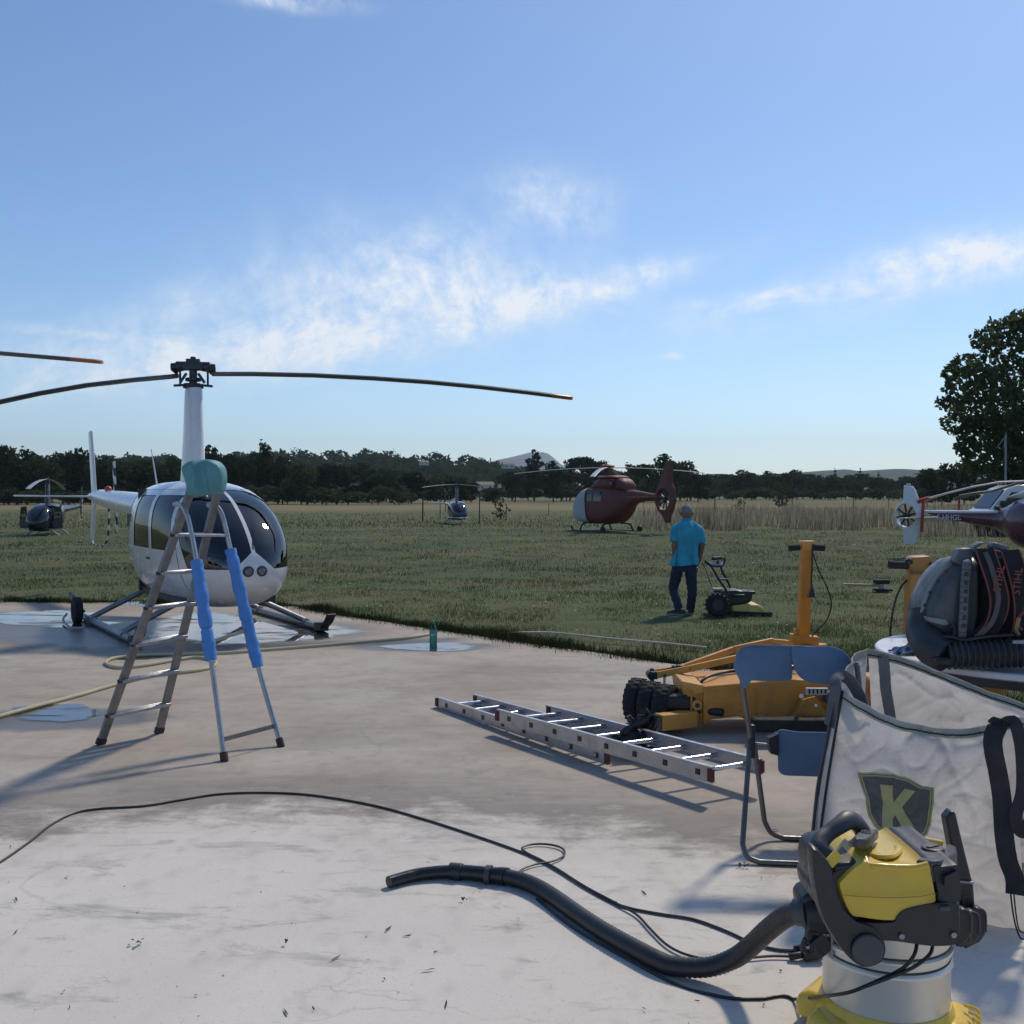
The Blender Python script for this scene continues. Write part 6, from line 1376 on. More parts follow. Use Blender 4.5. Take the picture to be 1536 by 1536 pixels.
# ------------------------------------------------------------------ backpack leaf blower on the table
def blower():
    D = 6.42; o0 = at(1455, 1000, D); o0.z = TZ + PZ
    t = thing('leaf_blower', 'grey backpack leaf blower with black straps standing on the white table', 'leaf blower', o0)
    A = lambda px, py, d=D: at(px, py, d) - o0
    GR = mat('grey_shell', (.075, .084, .092), .4, var=.08, scale=9, dirt=(.2, .19, .17), dirt_amt=.3); GD = mat('dark_shell', (.035, .038, .042), .45, bump=.1); PAD_ = mat('pad_fabric', (.016, .016, .018), .9, bump=.6, bscale=160); RDP = mat('red_piping', (.20, .05, .045), .6)
    # engine / fan shell: a rounded volume swept from its silhouette
    sil = [(1381, 932), (1385, 905), (1394, 884), (1404, 866), (1418, 850), (1432, 840), (1448, 836), (1462, 838), (1464, 880), (1462, 930), (1452, 958), (1430, 964), (1405, 958), (1388, 948)]
    P = path([A(x, y) for x, y in sil], 4, True); C = sum(P, V()) / len(P); rings = []
    for sc, y in ((.35, -.13), (.72, -.115), (.9, -.08), (.985, -.02), (1, .06), (1, .16), (.95, .24), (.7, .29), (.3, .30)):
        rings.append([C + (p - C) * sc + V((0, y, 0)) for p in P])
    mb = MB(); mb.loft(rings); sh = mb.build('housing', GR, t, smooth=60)
    rim = path([A(1381, 920), A(1388, 893), (A(1398, 873)), A(1412, 854), A(1428, 839), A(1440, 832)], 5)
    mb = MB(); mb.tube([p + V((-.004, -.03, .004)) for p in rim], .013, 8, flat=.6); mb.build('rim', mat('grey_light', (.26, .28, .30), .4), sh)
    for x, y in ((1388, 908), (1396, 889), (1407, 872), (1420, 857)):
        mb = MB(); mb.cyl(A(x, y, D - .1), A(x, y, D - .12), .012); mb.build('screw', M_BLACK, sh)
    mb = MB(); q = [A(1380, 922), A(1406, 925), A(1412, 933), A(1404, 935), A(1382, 929)]; mb.prism([p + V((0, -.13, 0)) for p in q], [p + V((0, .2, 0)) for p in q]); mb.build('latch', mat('grey_light', (.26, .28, .30), .4), sh, bevel=.006)
    # top shoulders of the carrying frame
    for q, d0 in (([(1431, 843), (1441, 823), (1459, 822), (1460, 862), (1446, 850)], D - .10), ([(1459, 824), (1463, 818), (1474, 812.5), (1477, 815), (1466, 822), (1462, 829)], D - .12), ([(1488, 822), (1492, 813), (1514, 820), (1512, 828)], D - .05)):
        pts = [A(x, y, d0) for x, y in q]; mb = MB(); mb.prism(pts, [p + V((0, .09, 0)) for p in pts]); mb.build('frame_shoulder', mat('grey_frame', (.12, .13, .14), .45), t, bevel=.012)
    # slotted rib
    st = [A(1451, 842, D - .16), A(1447, 880, D - .17), A(1445, 920, D - .17), A(1442, 962, D - .16)]; P = path(st, 5); mb = MB()
    for i in range(len(P) - 1): mb.bar(P[i], P[i + 1] + (P[i + 1] - P[i]) * .02, .05, .02, up=(0, -1, 0))
    mb.build('slotted_rib', mat('grey_frame', (.12, .13, .14), .45), t, bevel=.004); rb = [c for c in t.children if c.name.startswith('slotted')][0]
    mb = MB()
    for y in (861, 874, 887, 900, 913, 926, 939): mb.box(A(1450.5 - (y - 861) * .05, y, D - .182), (.016, .008, .024), Matrix.Rotation(R(8), 3, 'Y'))
    mb.build('slot', M_DARK, rb, 0)
    mb = MB(); mb.tube(path([A(1445, 843, D - .12), A(1452, 841, D - .13), A(1453, 846, D - .13)], 4), .02, 8, flat=.5); mb.build('buckle', mat('pale_clip', (.5, .5, .5), .3), rb)
    # back pad with two straps
    q = [A(1462, 834), A(1480, 826), A(1500, 827), (A(1530, 835)), A(1560, 850), A(1570, 960), A(1475, 965), A(1460, 950)]
    P = path(q, 3, True); C = sum(P, V()) / len(P); rings = [[C + (p - C) * sc + V((0, y, 0)) for p in P] for sc, y in ((.3, -.14), (.8, -.12), (.97, -.06), (1, .02), (1, .2), (.8, .24))]
    mb = MB(); mb.loft(rings); mb.build('back_pad', PAD_, t, smooth=60)
    def strap(pts, w_, name, material, par, th=.022):
        P = path(pts, 6); mb = MB()
        rings = []
        for i, p in enumerate(P):
            tg = (P[min(i + 1, len(P) - 1)] - P[max(0, i - 1)]).normalized(); nn = V((0, -1, 0)); sd_ = tg.cross(nn).normalized(); nn = sd_.cross(tg)
            rings.append([p + sd_ * (w_ / 2 * a) + nn * (th / 2 * b) for a, b in ((-1, -.6), (-.92, 1), (.92, 1), (1, -.6), (.92, -1), (-.92, -1))])
        mb.loft(rings); return mb.build(name, material, par, smooth=35)
    s1 = [A(1476, 824, D - .16), A(1483, 845, D - .21), A(1493, 875, D - .24), A(1498, 905, D - .24), A(1490, 935, D - .21), A(1468, 958, D - .17)]
    s2 = [A(1514, 826, D - .16), A(1522, 850, D - .21), A(1530, 880, D - .24), A(1534, 910, D - .24), A(1532, 940, D - .2), A(1524, 960, D - .17)]
    a = strap(s1, .105, 'shoulder_strap', PAD_, t); b = strap(s2, .105, 'shoulder_strap', PAD_, t)
    for st, par in ((s1, a), (s2, b)):
        P = path(st, 6)
        for sg in (-1, 1):
            mb = MB(); mb.tube([p + V((.052 * sg, -.012, .006 * sg)) for p in P], .0055, 6); mb.build('piping', RDP, par)
    strap([A(1478, 828, D - .2), A(1487, 850, D - .245), A(1495, 880, D - .26), A(1497, 905, D - .26), A(1487, 935, D - .24), A(1463, 958, D - .19)], .03, 'webbing', mat('webbing_grey', (.11, .10, .105), .85), a, .006)
    LR = mat('strap_letters', (.30, .065, .05), .7)
    for (x, y), par, dd, rot in (((1499, 868), a, D - .282, 79), ((1527, 872), b, D - .272, 82)):
        M = Matrix.Translation(A(x, y, dd)) @ Matrix.Rotation(R(-4), 4, 'X') @ Matrix.Rotation(R(90), 4, 'X') @ Matrix.Rotation(R(rot), 4, 'Z')
        put_text('STIHL', .062, M, LR, par)
    mb = MB(); mb.tube(path([A(1526, 915, D - .23), A(1532, 908, D - .24), A(1536, 916, D - .24), A(1528, 926, D - .24), A(1526, 936, D - .22), A(1533, 945, D - .22)], 4), .011, 6); mb.build('cord', RDP, b)
    mb = MB(); mb.tube(path([A(1528, 926, D - .24), A(1524, 944, D - .22), A(1527, 952, D - .21)], 4), .014, 6); mb.build('clip', mat('brass_clip', (.35, .27, .15), .4, .6), b)
    # fan elbow, base plate and corrugated blower tube
    P = path([A(1393, 925, D + .05), A(1388, 950, D + .0), A(1398, 972, D - .12), A(1420, 985, D - .2)], 6); mb = MB(); mb.tube(P, [lerp(.12, .095, i / (len(P) - 1)) for i in range(len(P))], 20); mb.build('elbow', GD, t, smooth=60)
    P = [A(1420, 983, D - .2).lerp(A(1600, 978, D - .3), i / 120) for i in range(121)]; mb = MB(); mb.tube(P, [.076 + .009 * math.sin(i * 1.05) for i in range(121)], 20); mb.build('blower_tube', GD, t, smooth=60)
    mb = MB(); mb.tube([A(1518, 963, D - .36), A(1600, 963, D - .36)], .012, 8); mb.build('tube_rail', M_ALU, t)
    mb = MB(); q = [A(1440, 958), A(1600, 952), A(1600, 985), A(1436, 988)]; mb.prism([p + V((0, -.02, 0)) for p in q], [p + V((0, .3, 0)) for p in q]); mb.build('base_frame', GD, t, bevel=.02)
    mb = MB(); mb.tube(path([A(1400, 958, D - .14), A(1425, 955, D - .2), A(1445, 960, D - .2), A(1480, 955, D - .22), A(1520, 952, D - .22)], 5), .012, 6); mb.tube(path([A(1424, 950, D - .15), A(1428, 938, D - .17), A(1432, 946, D - .17), A(1430, 956, D - .17)], 4), .008, 6); mb.build('fuel_line', M_BLACK, t)
    mb = MB(); mb.box(A(1412, 995, D - .28) + V((0, 0, .01)), (.09, .09, .05)); mb.build('foot', M_BLACK, t, bevel=.015)
    # cap and pull cord at the back seen left of the shell
    mb = MB(); mb.tube(path([A(1392, 878, D + .12), A(1400, 868, D + .12), A(1408, 860, D + .12)], 4), .03, 8); mb.tube([A(1388, 892, D + .1), A(1396, 880, D + .1)], .025, 8); mb.build('engine_guard', mat('red_guard', (.22, .07, .06), .6), t)
blower()

# ------------------------------------------------------------------ folding chair with blue panels
def chair():
    D = 5.25; o0 = G(1130, 1300, PZ); t = thing('folding_chair', 'folding tube chair with blue fabric panels beside the big white bag', 'chair', o0)
    A = lambda px, py, d: at(px, py, d) - o0
    TU = mat('chair_tube', (.17, .165, .165), .4, .75, var=.15, scale=12); BL = mat('blue_canvas', (.11, .185, .30), .8, var=.12, scale=6, bump=.25, bscale=150, dirt=(.09, .16, .26), dirt_amt=.3)
    X = at(1470, 1300, 5.0) - o0
    f0 = G(1112, 1292, PZ + .014) - o0; r0 = G(1150, 1256, PZ + .014) - o0
    wv = V((.56, -.07, 0))
    f1 = f0 + wv; r1 = r0 + wv
    hinge = A(1127, 1116, 5.42); h2 = hinge + wv
    def leg(a, b, c, d_, nm):
        up1, up2 = (a - b).normalized(), (d_ - c).normalized(); e = (c - b).normalized(); rr = .085
        P = [a, b.lerp(a, .35)] + path([b + up1 * rr, b + up1 * rr * .3 + e * rr * .3, b + e * rr], 5) + path([c - e * rr, c - e * rr * .3 + up2 * rr * .3, c + up2 * rr], 5) + [c.lerp(d_, .35), d_]
        mb = MB(); mb.tube(P, .0135, 10); return mb.build(nm, TU, t)
    leg(hinge + V((-.006, .01, 0)), f0, f1, h2, 'front_leg'); leg(hinge + V((.02, .03, 0)), r0, r1, h2 + V((.02, .03, 0)), 'rear_leg')
    for p in (hinge, h2):
        mb = MB(); mb.bar(p + V((0, 0, .10)), p + V((0, 0, -.07)), .034, .045, up=(0, 1, 0)); hg = mb.build('hinge', M_BLACK, t, bevel=.008)
    # uprights lean back to the left, carrying the backrest panel
    topL = A(1113, 1020, 5.32); topR = topL + wv
    for a, b in ((hinge, topL), (h2, topR)):
        mb = MB(); mb.tube([a, a.lerp(b, .5), b, b + (b - a).normalized() * .10], .013, 10); mb.build('back_post', TU, t)
    def panel(corners_px, d0, bow, nm, seam=False):
        P = path([A(x, y, d0) for x, y in corners_px], 5, True); C = sum(P, V()) / len(P); rings = []
        def wob(p): return V((0, noise.noise(p * 9) * .01 + bow * ((p.x - C.x) / .25) ** 2, 0))
        for sc, y in ((.02, -.010), (.5, -.012), (.9, -.010), (1, -.004), (1, .006), (.9, .012), (.02, .012)):
            rings.append([C + (p - C) * sc + V((0, y, 0)) + wob(C + (p - C) * sc) for p in P])
        mb = MB(); mb.loft(rings); return mb.build(nm, BL, t, smooth=50)
    b1 = panel([(1101, 1000), (1108, 980), (1116, 970), (1130, 968.5), (1160, 968.5), (1187, 969.5), (1188, 995), (1188, 1012), (1184, 1020), (1150, 1021.5), (1120, 1021), (1117, 1032), (1113, 1026)], 5.28, .012, 'backrest_panel')
    b2 = panel([(1189, 971), (1215, 970), (1250, 972), (1266, 977), (1274, 990), (1279, 1004), (1276, 1020), (1262, 1025), (1235, 1026), (1210, 1022), (1197, 1012), (1191, 998)], 5.26, .012, 'backrest_panel')
    mb = MB(); P = path([A(1104, 985, 5.26), A(1116, 970, 5.27), A(1150, 968, 5.27), (A(1200, 970, 5.27)), A(1250, 971.5, 5.26), A(1272, 985, 5.26), A(1279, 1004, 5.26)], 5); mb.tube(P, .0045, 6); mb.build('hem', mat('hem_pale', (.16, .22, .30), .8), b1)
    mb = MB(); mb.tube([A(1125, 1001, 5.35), A(1270, 1001, 5.3)], .012, 8); mb.build('back_rail', TU, t)
    # lower sling, hanging behind the hinge
    s_ = panel([(1167, 1098), (1200, 1098), (1260, 1099), (1290, 1100), (1290, 1164), (1250, 1165), (1200, 1164), (1172, 1161), (1168, 1140)], 5.52, .02, 'seat_panel')
    mb = MB(); q = [A(1153, 1108, 5.5), A(1163, 1104, 5.5), A(1168, 1100, 5.5), A(1168, 1134, 5.5), A(1156, 1131, 5.5)]; mb.prism(q, [p + V((0, .06, 0)) for p in q]); mb.build('corner_cap', M_BLACK, s_, bevel=.006)
    mb = MB(); mb.tube([hinge + V((0, .03, .0)), A(1158, 1117, 5.52)], .006, 6); mb.build('seat_rod', mat('bright_alu', (.42, .42, .43), .35, .8), t)
chair()

# ------------------------------------------------------------------ big woven bag
def big_bag():
    fl, fr_ = V((1.36, 4.80, PZ)), V((2.075, 4.27, PZ)); u = (fr_ - fl); W = u.length; u.normalize(); v = V((-u.y, u.x, 0)); bl, br_ = fl + v * .86, fr_ + v * .86
    t = thing('bulk_bag', 'large open white woven bulk bag printed with a K shield', 'bag', fl)
    # fabric: dirty white, lets light through
    m, nt, out = NT('woven_fabric'); tc = N(nt, 'ShaderNodeTexCoord').outputs['Object']
    base = ramp(nt, noise_(nt, tc, 3.2, 8, .65, .5), [(.35, (.60, .575, .555)), (.65, (.75, .725, .705))])
    stn = ramp(nt, noise_(nt, tc, 6, 9, .75, 1.2), [(.52, 0), (.72, .6)]); base = mixc(nt, stn, base, (.33, .31, .29))
    sp = ramp(nt, noise_(nt, tc, 22, 6, .7, .8), [(.68, 0), (.74, .55)]); base = mixc(nt, sp, base, (.10, .095, .09))
    d = N(nt, 'ShaderNodeBsdfPrincipled'); d.inputs['Roughness'].default_value = .6; L(nt, base, d.inputs['Base Color']); tl = N(nt, 'ShaderNodeBsdfTranslucent'); L(nt, base, tl.inputs[0])
    wx = N(nt, 'ShaderNodeTexWave'); wx.inputs['Scale'].default_value = 90; L(nt, tc, wx.inputs[0])
    crn = noise_(nt, tc, 9, 5, .6, 1.5)
    nb = bump_(nt, math_(nt, 'ADD', math_(nt, 'MULTIPLY', wx.outputs['Fac'], .06), crn), .6, .035); L(nt, nb, d.inputs['Normal'])
    mx = N(nt, 'ShaderNodeMixShader'); mx.inputs[0].default_value = .42; L(nt, d.outputs[0], mx.inputs[1]); L(nt, tl.outputs[0], mx.inputs[2]); L(nt, mx.outputs[0], out.inputs[0]); FAB = m
    B = {'fl': fl - fl, 'fr': fr_ - fl, 'bl': bl - fl, 'br': br_ - fl}
    Tp = {'fl': at(1262, 1034, 4.83) - fl, 'fr': at(1522, 1076, 4.30) - fl, 'bl': at(1302, 974, 5.38) - fl, 'br': at(1600, 1085, 4.98) - fl}
    rimmid = {'f': at(1385, 1091, 4.56) - fl, 'l': at(1272, 990, 5.1) - fl, 'b': at(1400, 1004, 5.27) - fl, 'r': at(1570, 1080, 4.6) - fl}
    def rim(a, b, mid, s_):
        p, q = Tp[a], Tp[b]; c = mid * 2 - (p + q) * .5; return p * (1 - s_) ** 2 + c * 2 * s_ * (1 - s_) + q * s_ ** 2
    def wall(a, b, key, outw, bulge):
        def fn(s_, h):
            lo = B[a].lerp(B[b], s_); hi = rim(a, b, rimmid[key], s_); p = lo.lerp(hi, h)
            w_ = math.sin(math.pi * min(1, h * .92 + .06)) * bulge * (.45 + .55 * math.sin(math.pi * s_))
            q = p + outw * w_
            amp = .007 + .011 * (h > .55) * (h - .55) / .45 + .006 * (1 - h)
            nz = noise.noise(V((p.x * 4.2, p.y * 4.2, p.z * 3))) * amp * 1.7 + noise.noise(V((p.x * 11 + p.z * 3, p.y * 11, p.z * 6))) * amp * .7 - (1 - abs(noise.noise(V((p.x * 5 + p.z * 2.5, p.y * 5 + 3, p.z * 4.5))))) ** 8 * amp * 1.1 - (1 - abs(noise.noise(V((p.x * 9 - p.z * 5, p.y * 9 + 7, p.z * 8))))) ** 10 * amp * .6
            ed = min(1, s_ * 7, (1 - s_) * 7)
            return q + outw * nz * ed
        return fn
    nf, nl = -v, -u
    WALLS = dict(f=wall('fl', 'fr', 'f', nf, .055), l=wall('fl', 'bl', 'l', nl, .07), b=wall('bl', 'br', 'b', v, .06), r=wall('fr', 'br', 'r', u, .06))
    for k, nm in (('f', 'front_panel'), ('l', 'side_panel'), ('b', 'back_panel'), ('r', 'side_panel')):
        mb = MB(); mb.grid(WALLS[k], 84, 92); mb.build(nm, FAB, t, smooth=80)
    mb = MB(); mb.add([B['fl'] + V((0, 0, .006)), B['fr'] + V((0, 0, .006)), B['br'] + V((0, 0, .006)), B['bl'] + V((0, 0, .006))], [(0, 1, 2, 3)]); mb.build('base_panel', FAB, t, 0)
    # strap, hem and stitch materials
    BLKS = mat('strap_black', (.025, .026, .03), .85, bump=.5, bscale=140); HEM = mat('hem_tan', (.40, .39, .33), .8); STI = mat('stitch_dark', (.03, .03, .028), .9); GRS = mat('strap_grey_web', (.11, .115, .13), .85, bump=.5, bscale=140)
    # rim hems with stitched line
    for k in 'flbr':
        F = WALLS[k]; sg = -1 if k == 'b' else 1; ow = {'f': nf, 'l': nl, 'b': v, 'r': u}[k] * sg
        mb = MB(); mb.grid(lambda a, b, F=F, ow=ow: F(a, .955 + .045 * b) + ow * .004, 44, 3); h_ = mb.build('rim_hem', HEM, t, smooth=80)
        mb = MB(); mb.tube([F(i / 90, .972) + ow * (.0075) + V((0, 0, .0012 * math.sin(i * 2.2))) for i in range(91)], .0032, 6); mb.build('stitching', STI, h_)
        mb = MB(); mb.tube([F(i / 60, 1.0) + V((0, 0, .001)) for i in range(61)], .0028, 6); mb.build('edge_roll', FAB, h_)
    def web(pts, w_, nm, material, par, out_, th=.004):
        P = path(pts, 6) if len(pts) < 20 else pts; mb = MB(); rings = []
        for i, p in enumerate(P):
            tg = (P[min(i + 1, len(P) - 1)] - P[max(0, i - 1)]).normalized(); sd_ = tg.cross(out_)
            sd_ = sd_.normalized() if sd_.length > 1e-4 else tg.orthogonal().normalized(); nn = sd_.cross(tg)
            rings.append([p + sd_ * (w_ / 2 * a) + nn * (th / 2 * b) for a, b in ((-1, -1), (-1, 1), (-.8, 1.4), (.8, 1.4), (1, 1), (1, -1))])
        mb.loft(rings); return mb.build(nm, material, par, smooth=40)
    F, S_, BK = WALLS['f'], WALLS['l'], WALLS['b']
    # left corner seam: two dark webbings running down, loop above
    web([S_(.015, 1.0 - i / 30 * .97) + nl * .006 + nf * .004 for i in range(31)], .05, 'corner_webbing', GRS, t, nl)
    mb = MB(); mb.tube([F(.012, 1 - i / 40 * .97) + nf * .008 for i in range(41)], .006, 6); mb.tube([S_(.05, 1 - i / 40 * .97) + nl * .01 for i in range(41)], .004, 6); mb.build('seam', STI, t)
    web([S_(.02, .80) + nl * .012, Tp['fl'] + V((-.03, -.01, .0)), at(1252, 1022, 4.84) - fl, at(1262, 1014, 4.86) - fl, at(1276, 1022, 4.88) - fl, at(1290, 1046, 4.86) - fl, at(1298, 1070, 4.78) - fl, F(.16, .93) - nf * .02], .058, 'lift_loop', GRS, t, V((-.75, -.55, .3)))
    # inner grey strap on the back panel
    web([BK(.16, .99 - i / 20 * .6) - v * .008 for i in range(21)], .055, 'inner_webbing', mat('strap_grey_pale', (.20, .20, .21), .85), t, -v)
    # right front lifting loop hanging down the front
    q = lambda px, py, d: at(px, py, d) - fl
    web([F(.90, .985) + nf * .014, q(1497, 1088, 4.27), q(1490, 1105, 4.25), q(1490, 1125, 4.24), q(1497, 1160, 4.24), q(1503, 1200, 4.24), q(1506, 1250, 4.23), q(1512, 1290, 4.22), q(1522, 1318, 4.21), q(1523, 1342, 4.2)], .072, 'lift_loop', BLKS, t, nf)
    web([F(.91, .985) + nf * .02, q(1519, 1082, 4.22), q(1530, 1110, 4.2), q(1534, 1150, 4.2), q(1533, 1190, 4.2), q(1524, 1222, 4.2), q(1528, 1243, 4.2), q(1538, 1247, 4.2), q(1546, 1225, 4.2), q(1550, 1160, 4.2), q(1548, 1100, 4.2)], .05, 'lift_loop', BLKS, t, (nf + u * .6).normalized())
    mb = MB(); mb.tube(path([q(1516, 1340, 4.2), q(1519, 1365, 4.19), q(1524, 1390, 4.185), q(1532, 1408, 4.18), q(1545, 1405, 4.18)], 5), .0035, 5); mb.tube(path([q(1521, 1341, 4.2), q(1524, 1370, 4.19), q(1529, 1395, 4.185), q(1540, 1400, 4.18)], 5), .003, 5); mb.build('loose_thread', STI, t)
    # printed shield
    def decal(poly, nm, material, par, off, dens=.009):
        bm = bmesh.new(); f = bm.faces.new([bm.verts.new((a, b, 0)) for a, b in poly])
        bmesh.ops.triangulate(bm, faces=[f])
        for ax in range(2):
            k = 0.0
            while k < 1.0:
                co = [0, 0, 0]; co[ax] = k; no = [0, 0, 0]; no[ax] = 1
                bmesh.ops.bisect_plane(bm, geom=bm.verts[:] + bm.edges[:] + bm.faces[:], plane_co=co, plane_no=no, dist=1e-6); k += dens
        mb = MB(); bm.verts.index_update(); mb.add([F(w_.co.x, w_.co.y) + nf * off for w_ in bm.verts], [tuple(x.index for x in g.verts) for g in bm.faces]); bm.free()
        o = mb.build(nm, material, par, smooth=80); return o
    # invert the wall mapping for image positions
    GRID_ = [(a / 60, b / 60, proj(F(a / 60, b / 60) + fl)) for a in range(61) for b in range(61)]
    def uvat(px, py):
        a, b, _ = min(GRID_, key=lambda g: (g[2][0] - px) ** 2 + (g[2][1] - py) ** 2)
        for _ in range(6):
            e = 1e-3; p0 = proj(F(a, b) + fl); pa = proj(F(a + e, b) + fl); pb = proj(F(a, b + e) + fl)
            J = ((pa[0] - p0[0]) / e, (pb[0] - p0[0]) / e, (pa[1] - p0[1]) / e, (pb[1] - p0[1]) / e); det = J[0] * J[3] - J[1] * J[2]; rx, ry = px - p0[0], py - p0[1]
            a += (J[3] * rx - J[1] * ry) / det; b += (-J[2] * rx + J[0] * ry) / det
        return a, b
    sh_o = [(1286, 1158), (1310, 1158), (1340, 1160), (1366, 1168), (1385, 1179), (1402, 1181), (1401, 1205), (1397, 1235), (1391, 1252), (1372, 1263), (1352, 1262), (1332, 1256), (1312, 1240), (1302, 1222), (1298, 1195)]
    def scaled(poly, k):
        cx = sum(p[0] for p in poly) / len(poly); cy = sum(p[1] for p in poly) / len(poly); return [(cx + (x - cx) * k, cy + (y - cy) * k) for x, y in poly]
    OL = mat('print_olive', (.42, .40, .17), .75, var=.15, scale=20, dirt=(.4, .39, .36), dirt_amt=.5); DK = mat('print_dark', (.10, .096, .09), .75, var=.2, scale=20, dirt=(.25, .25, .24), dirt_amt=.5)
    tou = lambda poly: [uvat(x, y) for x, y in poly]
    e = decal(tou(sh_o), 'shield_emblem', OL, t, .003); decal(tou(scaled(sh_o, .945)), 'shield_line', DK, e, .0042); decal(tou(scaled(sh_o, .925)), 'shield_ring', OL, e, .0054); decal(tou(scaled(sh_o, .88)), 'shield_field', DK, e, .0066)
    K_ = [(1321, 1176), (1340, 1178), (1341, 1203), (1358, 1182), (1374, 1186), (1354, 1210), (1376, 1250), (1358, 1248), (1344, 1222), (1340, 1228), (1340, 1243), (1324, 1240), (1325, 1208)]
    decal(tou(K_), 'letter_k', OL, e, .0078)
big_bag()

# ------------------------------------------------------------------ wet and dry vacuum cleaner
def vacuum():
    D = 3.42; o0 = G(1336, 1560, PZ); o0 = V((at(1336, 740, D).x, D + .02, PZ))
    t = thing('vacuum_cleaner', 'yellow and black wet and dry vacuum cleaner with a steel tank', 'vacuum cleaner', o0)
    A = lambda px, py, d=D: at(px, py, d) - o0
    YE = mat('vac_yellow', (.72, .49, .05), .35, var=.05, scale=7, coat=.15, dirt=(.36, .28, .08), dirt_amt=.3); BK_ = mat('vac_black', (.022, .024, .028), .42, var=.12, scale=20, bump=.06, bscale=200); GY = mat('vac_grey', (.055, .06, .068), .45); ST = mat('stainless', (.74, .70, .62), .36, .45, var=.04, scale=4, rvar=.05)
    # steel tank with rolled beads
    zt, zb = A(1336, 1400).z, A(1336, 1525).z; r = .197
    zz = lambda py: at(1336, py, D - .19).z - o0.z
    prof = [(r - .004, zz(1575)), (r, zz(1565)), (r, zz(1484)), (r + .007, zz(1480)), (r + .007, zz(1476)), (r - .004, zz(1471)), (r, zz(1467)), (r, zz(1463)), (r + .007, zz(1459)), (r + .007, zz(1454)), (r - .004, zz(1450)), (r, zz(1446)), (r, zz(1395)), (r + .004, zz(1391)), (r, zz(1380)), (r - .03, zz(1378))]
    mb = MB(); mb.lathe(prof, 72); mb.build('tank', ST, t, smooth=50)
    for y_ in (1471, 1450):
        mb = MB(); mb.tube([(math.cos(a) * (r - .003), math.sin(a) * (r - .003), zz(y_)) for a in [2 * math.pi * k / 72 for k in range(72)]], .0042, 6, closed=True); mb.build('groove', M_HUB, t)
    mb = MB(); mb.bar((-r * .985, -.06, zz(1390)), (-r * .985, -.06, zz(1470)), .008, .012); mb.build('tank_seam', M_GREYM, t)
    # yellow wheeled base
    mb = MB(); mb.lathe([(r - .01, .045), (r + .02, .05), (r + .028, .07), (r + .012, zz(1556)), (r + .003, zz(1546)), (r - .01, zz(1546))], 60); bs = mb.build('base', YE, t, smooth=50)
    for a, w_ in ((-158, .07), (-20, .10), (40, .1), (140, .1)):
        q = R(a); c = V((math.cos(q) * (r + .012), math.sin(q) * (r + .012), .085)); M = Matrix.Rotation(q, 3, 'Z')
        mb = MB(); rings = []
        for x, hw, zb_, zt_ in ((-.04, w_, .0, .095), (.02, w_, .0, .09), (.05, w_ * .93, .0, .075), (.066, w_ * .8, .0, .045)):
            rings.append([c + M @ V((x, yy_, z - .06)) for yy_, z in ((-hw, zb_), (hw, zb_), (hw, zt_ * .7), (hw * .85, zt_), (-hw * .85, zt_), (-hw, zt_ * .7))])
        mb.loft(rings); f_ = mb.build('caster_housing', YE, bs, bevel=.01)
        if -60 < a < 60:
            for k in range(3):
                mb = MB(); mb.tube(path([c + M @ V((.05 - .01 * k, -.055 + .045 * k, .045)), c + M @ V((.07, -.045 + .045 * k, .03)), c + M @ V((.072, -.04 + .045 * k, -.02))], 4), .006, 6); mb.build('rib', YE, bs)
        mb = MB(); p = c + M @ V((.01, 0, -.058)); mb.cyl(p + M @ V((0, -.015, 0)), p + M @ V((0, .015, 0)), .027, None, 16); mb.build('caster', M_BLACK, bs, bevel=.004)
    # head: black lower body
    def body(sil, dy, material, nm, par, tuck=.93, bev=0, k=4):
        y0, y1 = dy; P = path([A(x, y, D + y0) for x, y in sil], k, True); C = sum(P, V()) / len(P); rings = []
        for f, sc in ((0, tuck * .96), (.04, tuck), (.12, .985), (.3, 1), (.7, 1), (.9, .985), (.97, tuck), (1, tuck * .95)):
            rings.append([C + (p - C) * sc + V((0, lerp(0, y1 - y0, f), 0)) for p in P])
        mb = MB(); mb.loft(rings); return mb.build(nm, material, par, smooth=45, bevel=bev)
    low = [(1247, 1370), (1258, 1366), (1272, 1377), (1290, 1384), (1338, 1384), (1346, 1374), (1362, 1362), (1410, 1352), (1442, 1352), (1448, 1365), (1447, 1410), (1440, 1420), (1400, 1422), (1340, 1414), (1290, 1412), (1262, 1402), (1250, 1390)]
    body(low, (-.365, .05), BK_, 'motor_base', t, .95)
    yel = [(1256, 1330), (1262, 1318), (1280, 1300), (1298, 1290), (1305, 1296), (1350, 1303), (1385, 1302), (1396, 1298), (1406, 1340), (1404, 1356), (1372, 1362), (1356, 1370), (1340, 1383), (1290, 1378), (1272, 1371)]
    hd = body(yel, (-.36, -.01), YE, 'motor_cover', t, .985, k=3)
    # sloping top deck of the cover with recessed scoop
    def top(px, py, d): return A(px, py, d)
    deck = [(1288, 1299, 3.07), (1300, 1302, 3.06), (1350, 1305, 3.06), (1386, 1302, 3.06), (1398, 1297, 3.06), (1424, 1276, 3.40), (1415, 1270, 3.42), (1370, 1262, 3.42), (1330, 1254, 3.42), (1320, 1262, 3.38), (1302, 1284, 3.18)]
    mb = MB(); P = [top(*q) for q in deck]; mb.prism(P, [p - V((0, 0, .06)) for p in P]); mb.build('top_deck', YE, hd, bevel=.008)
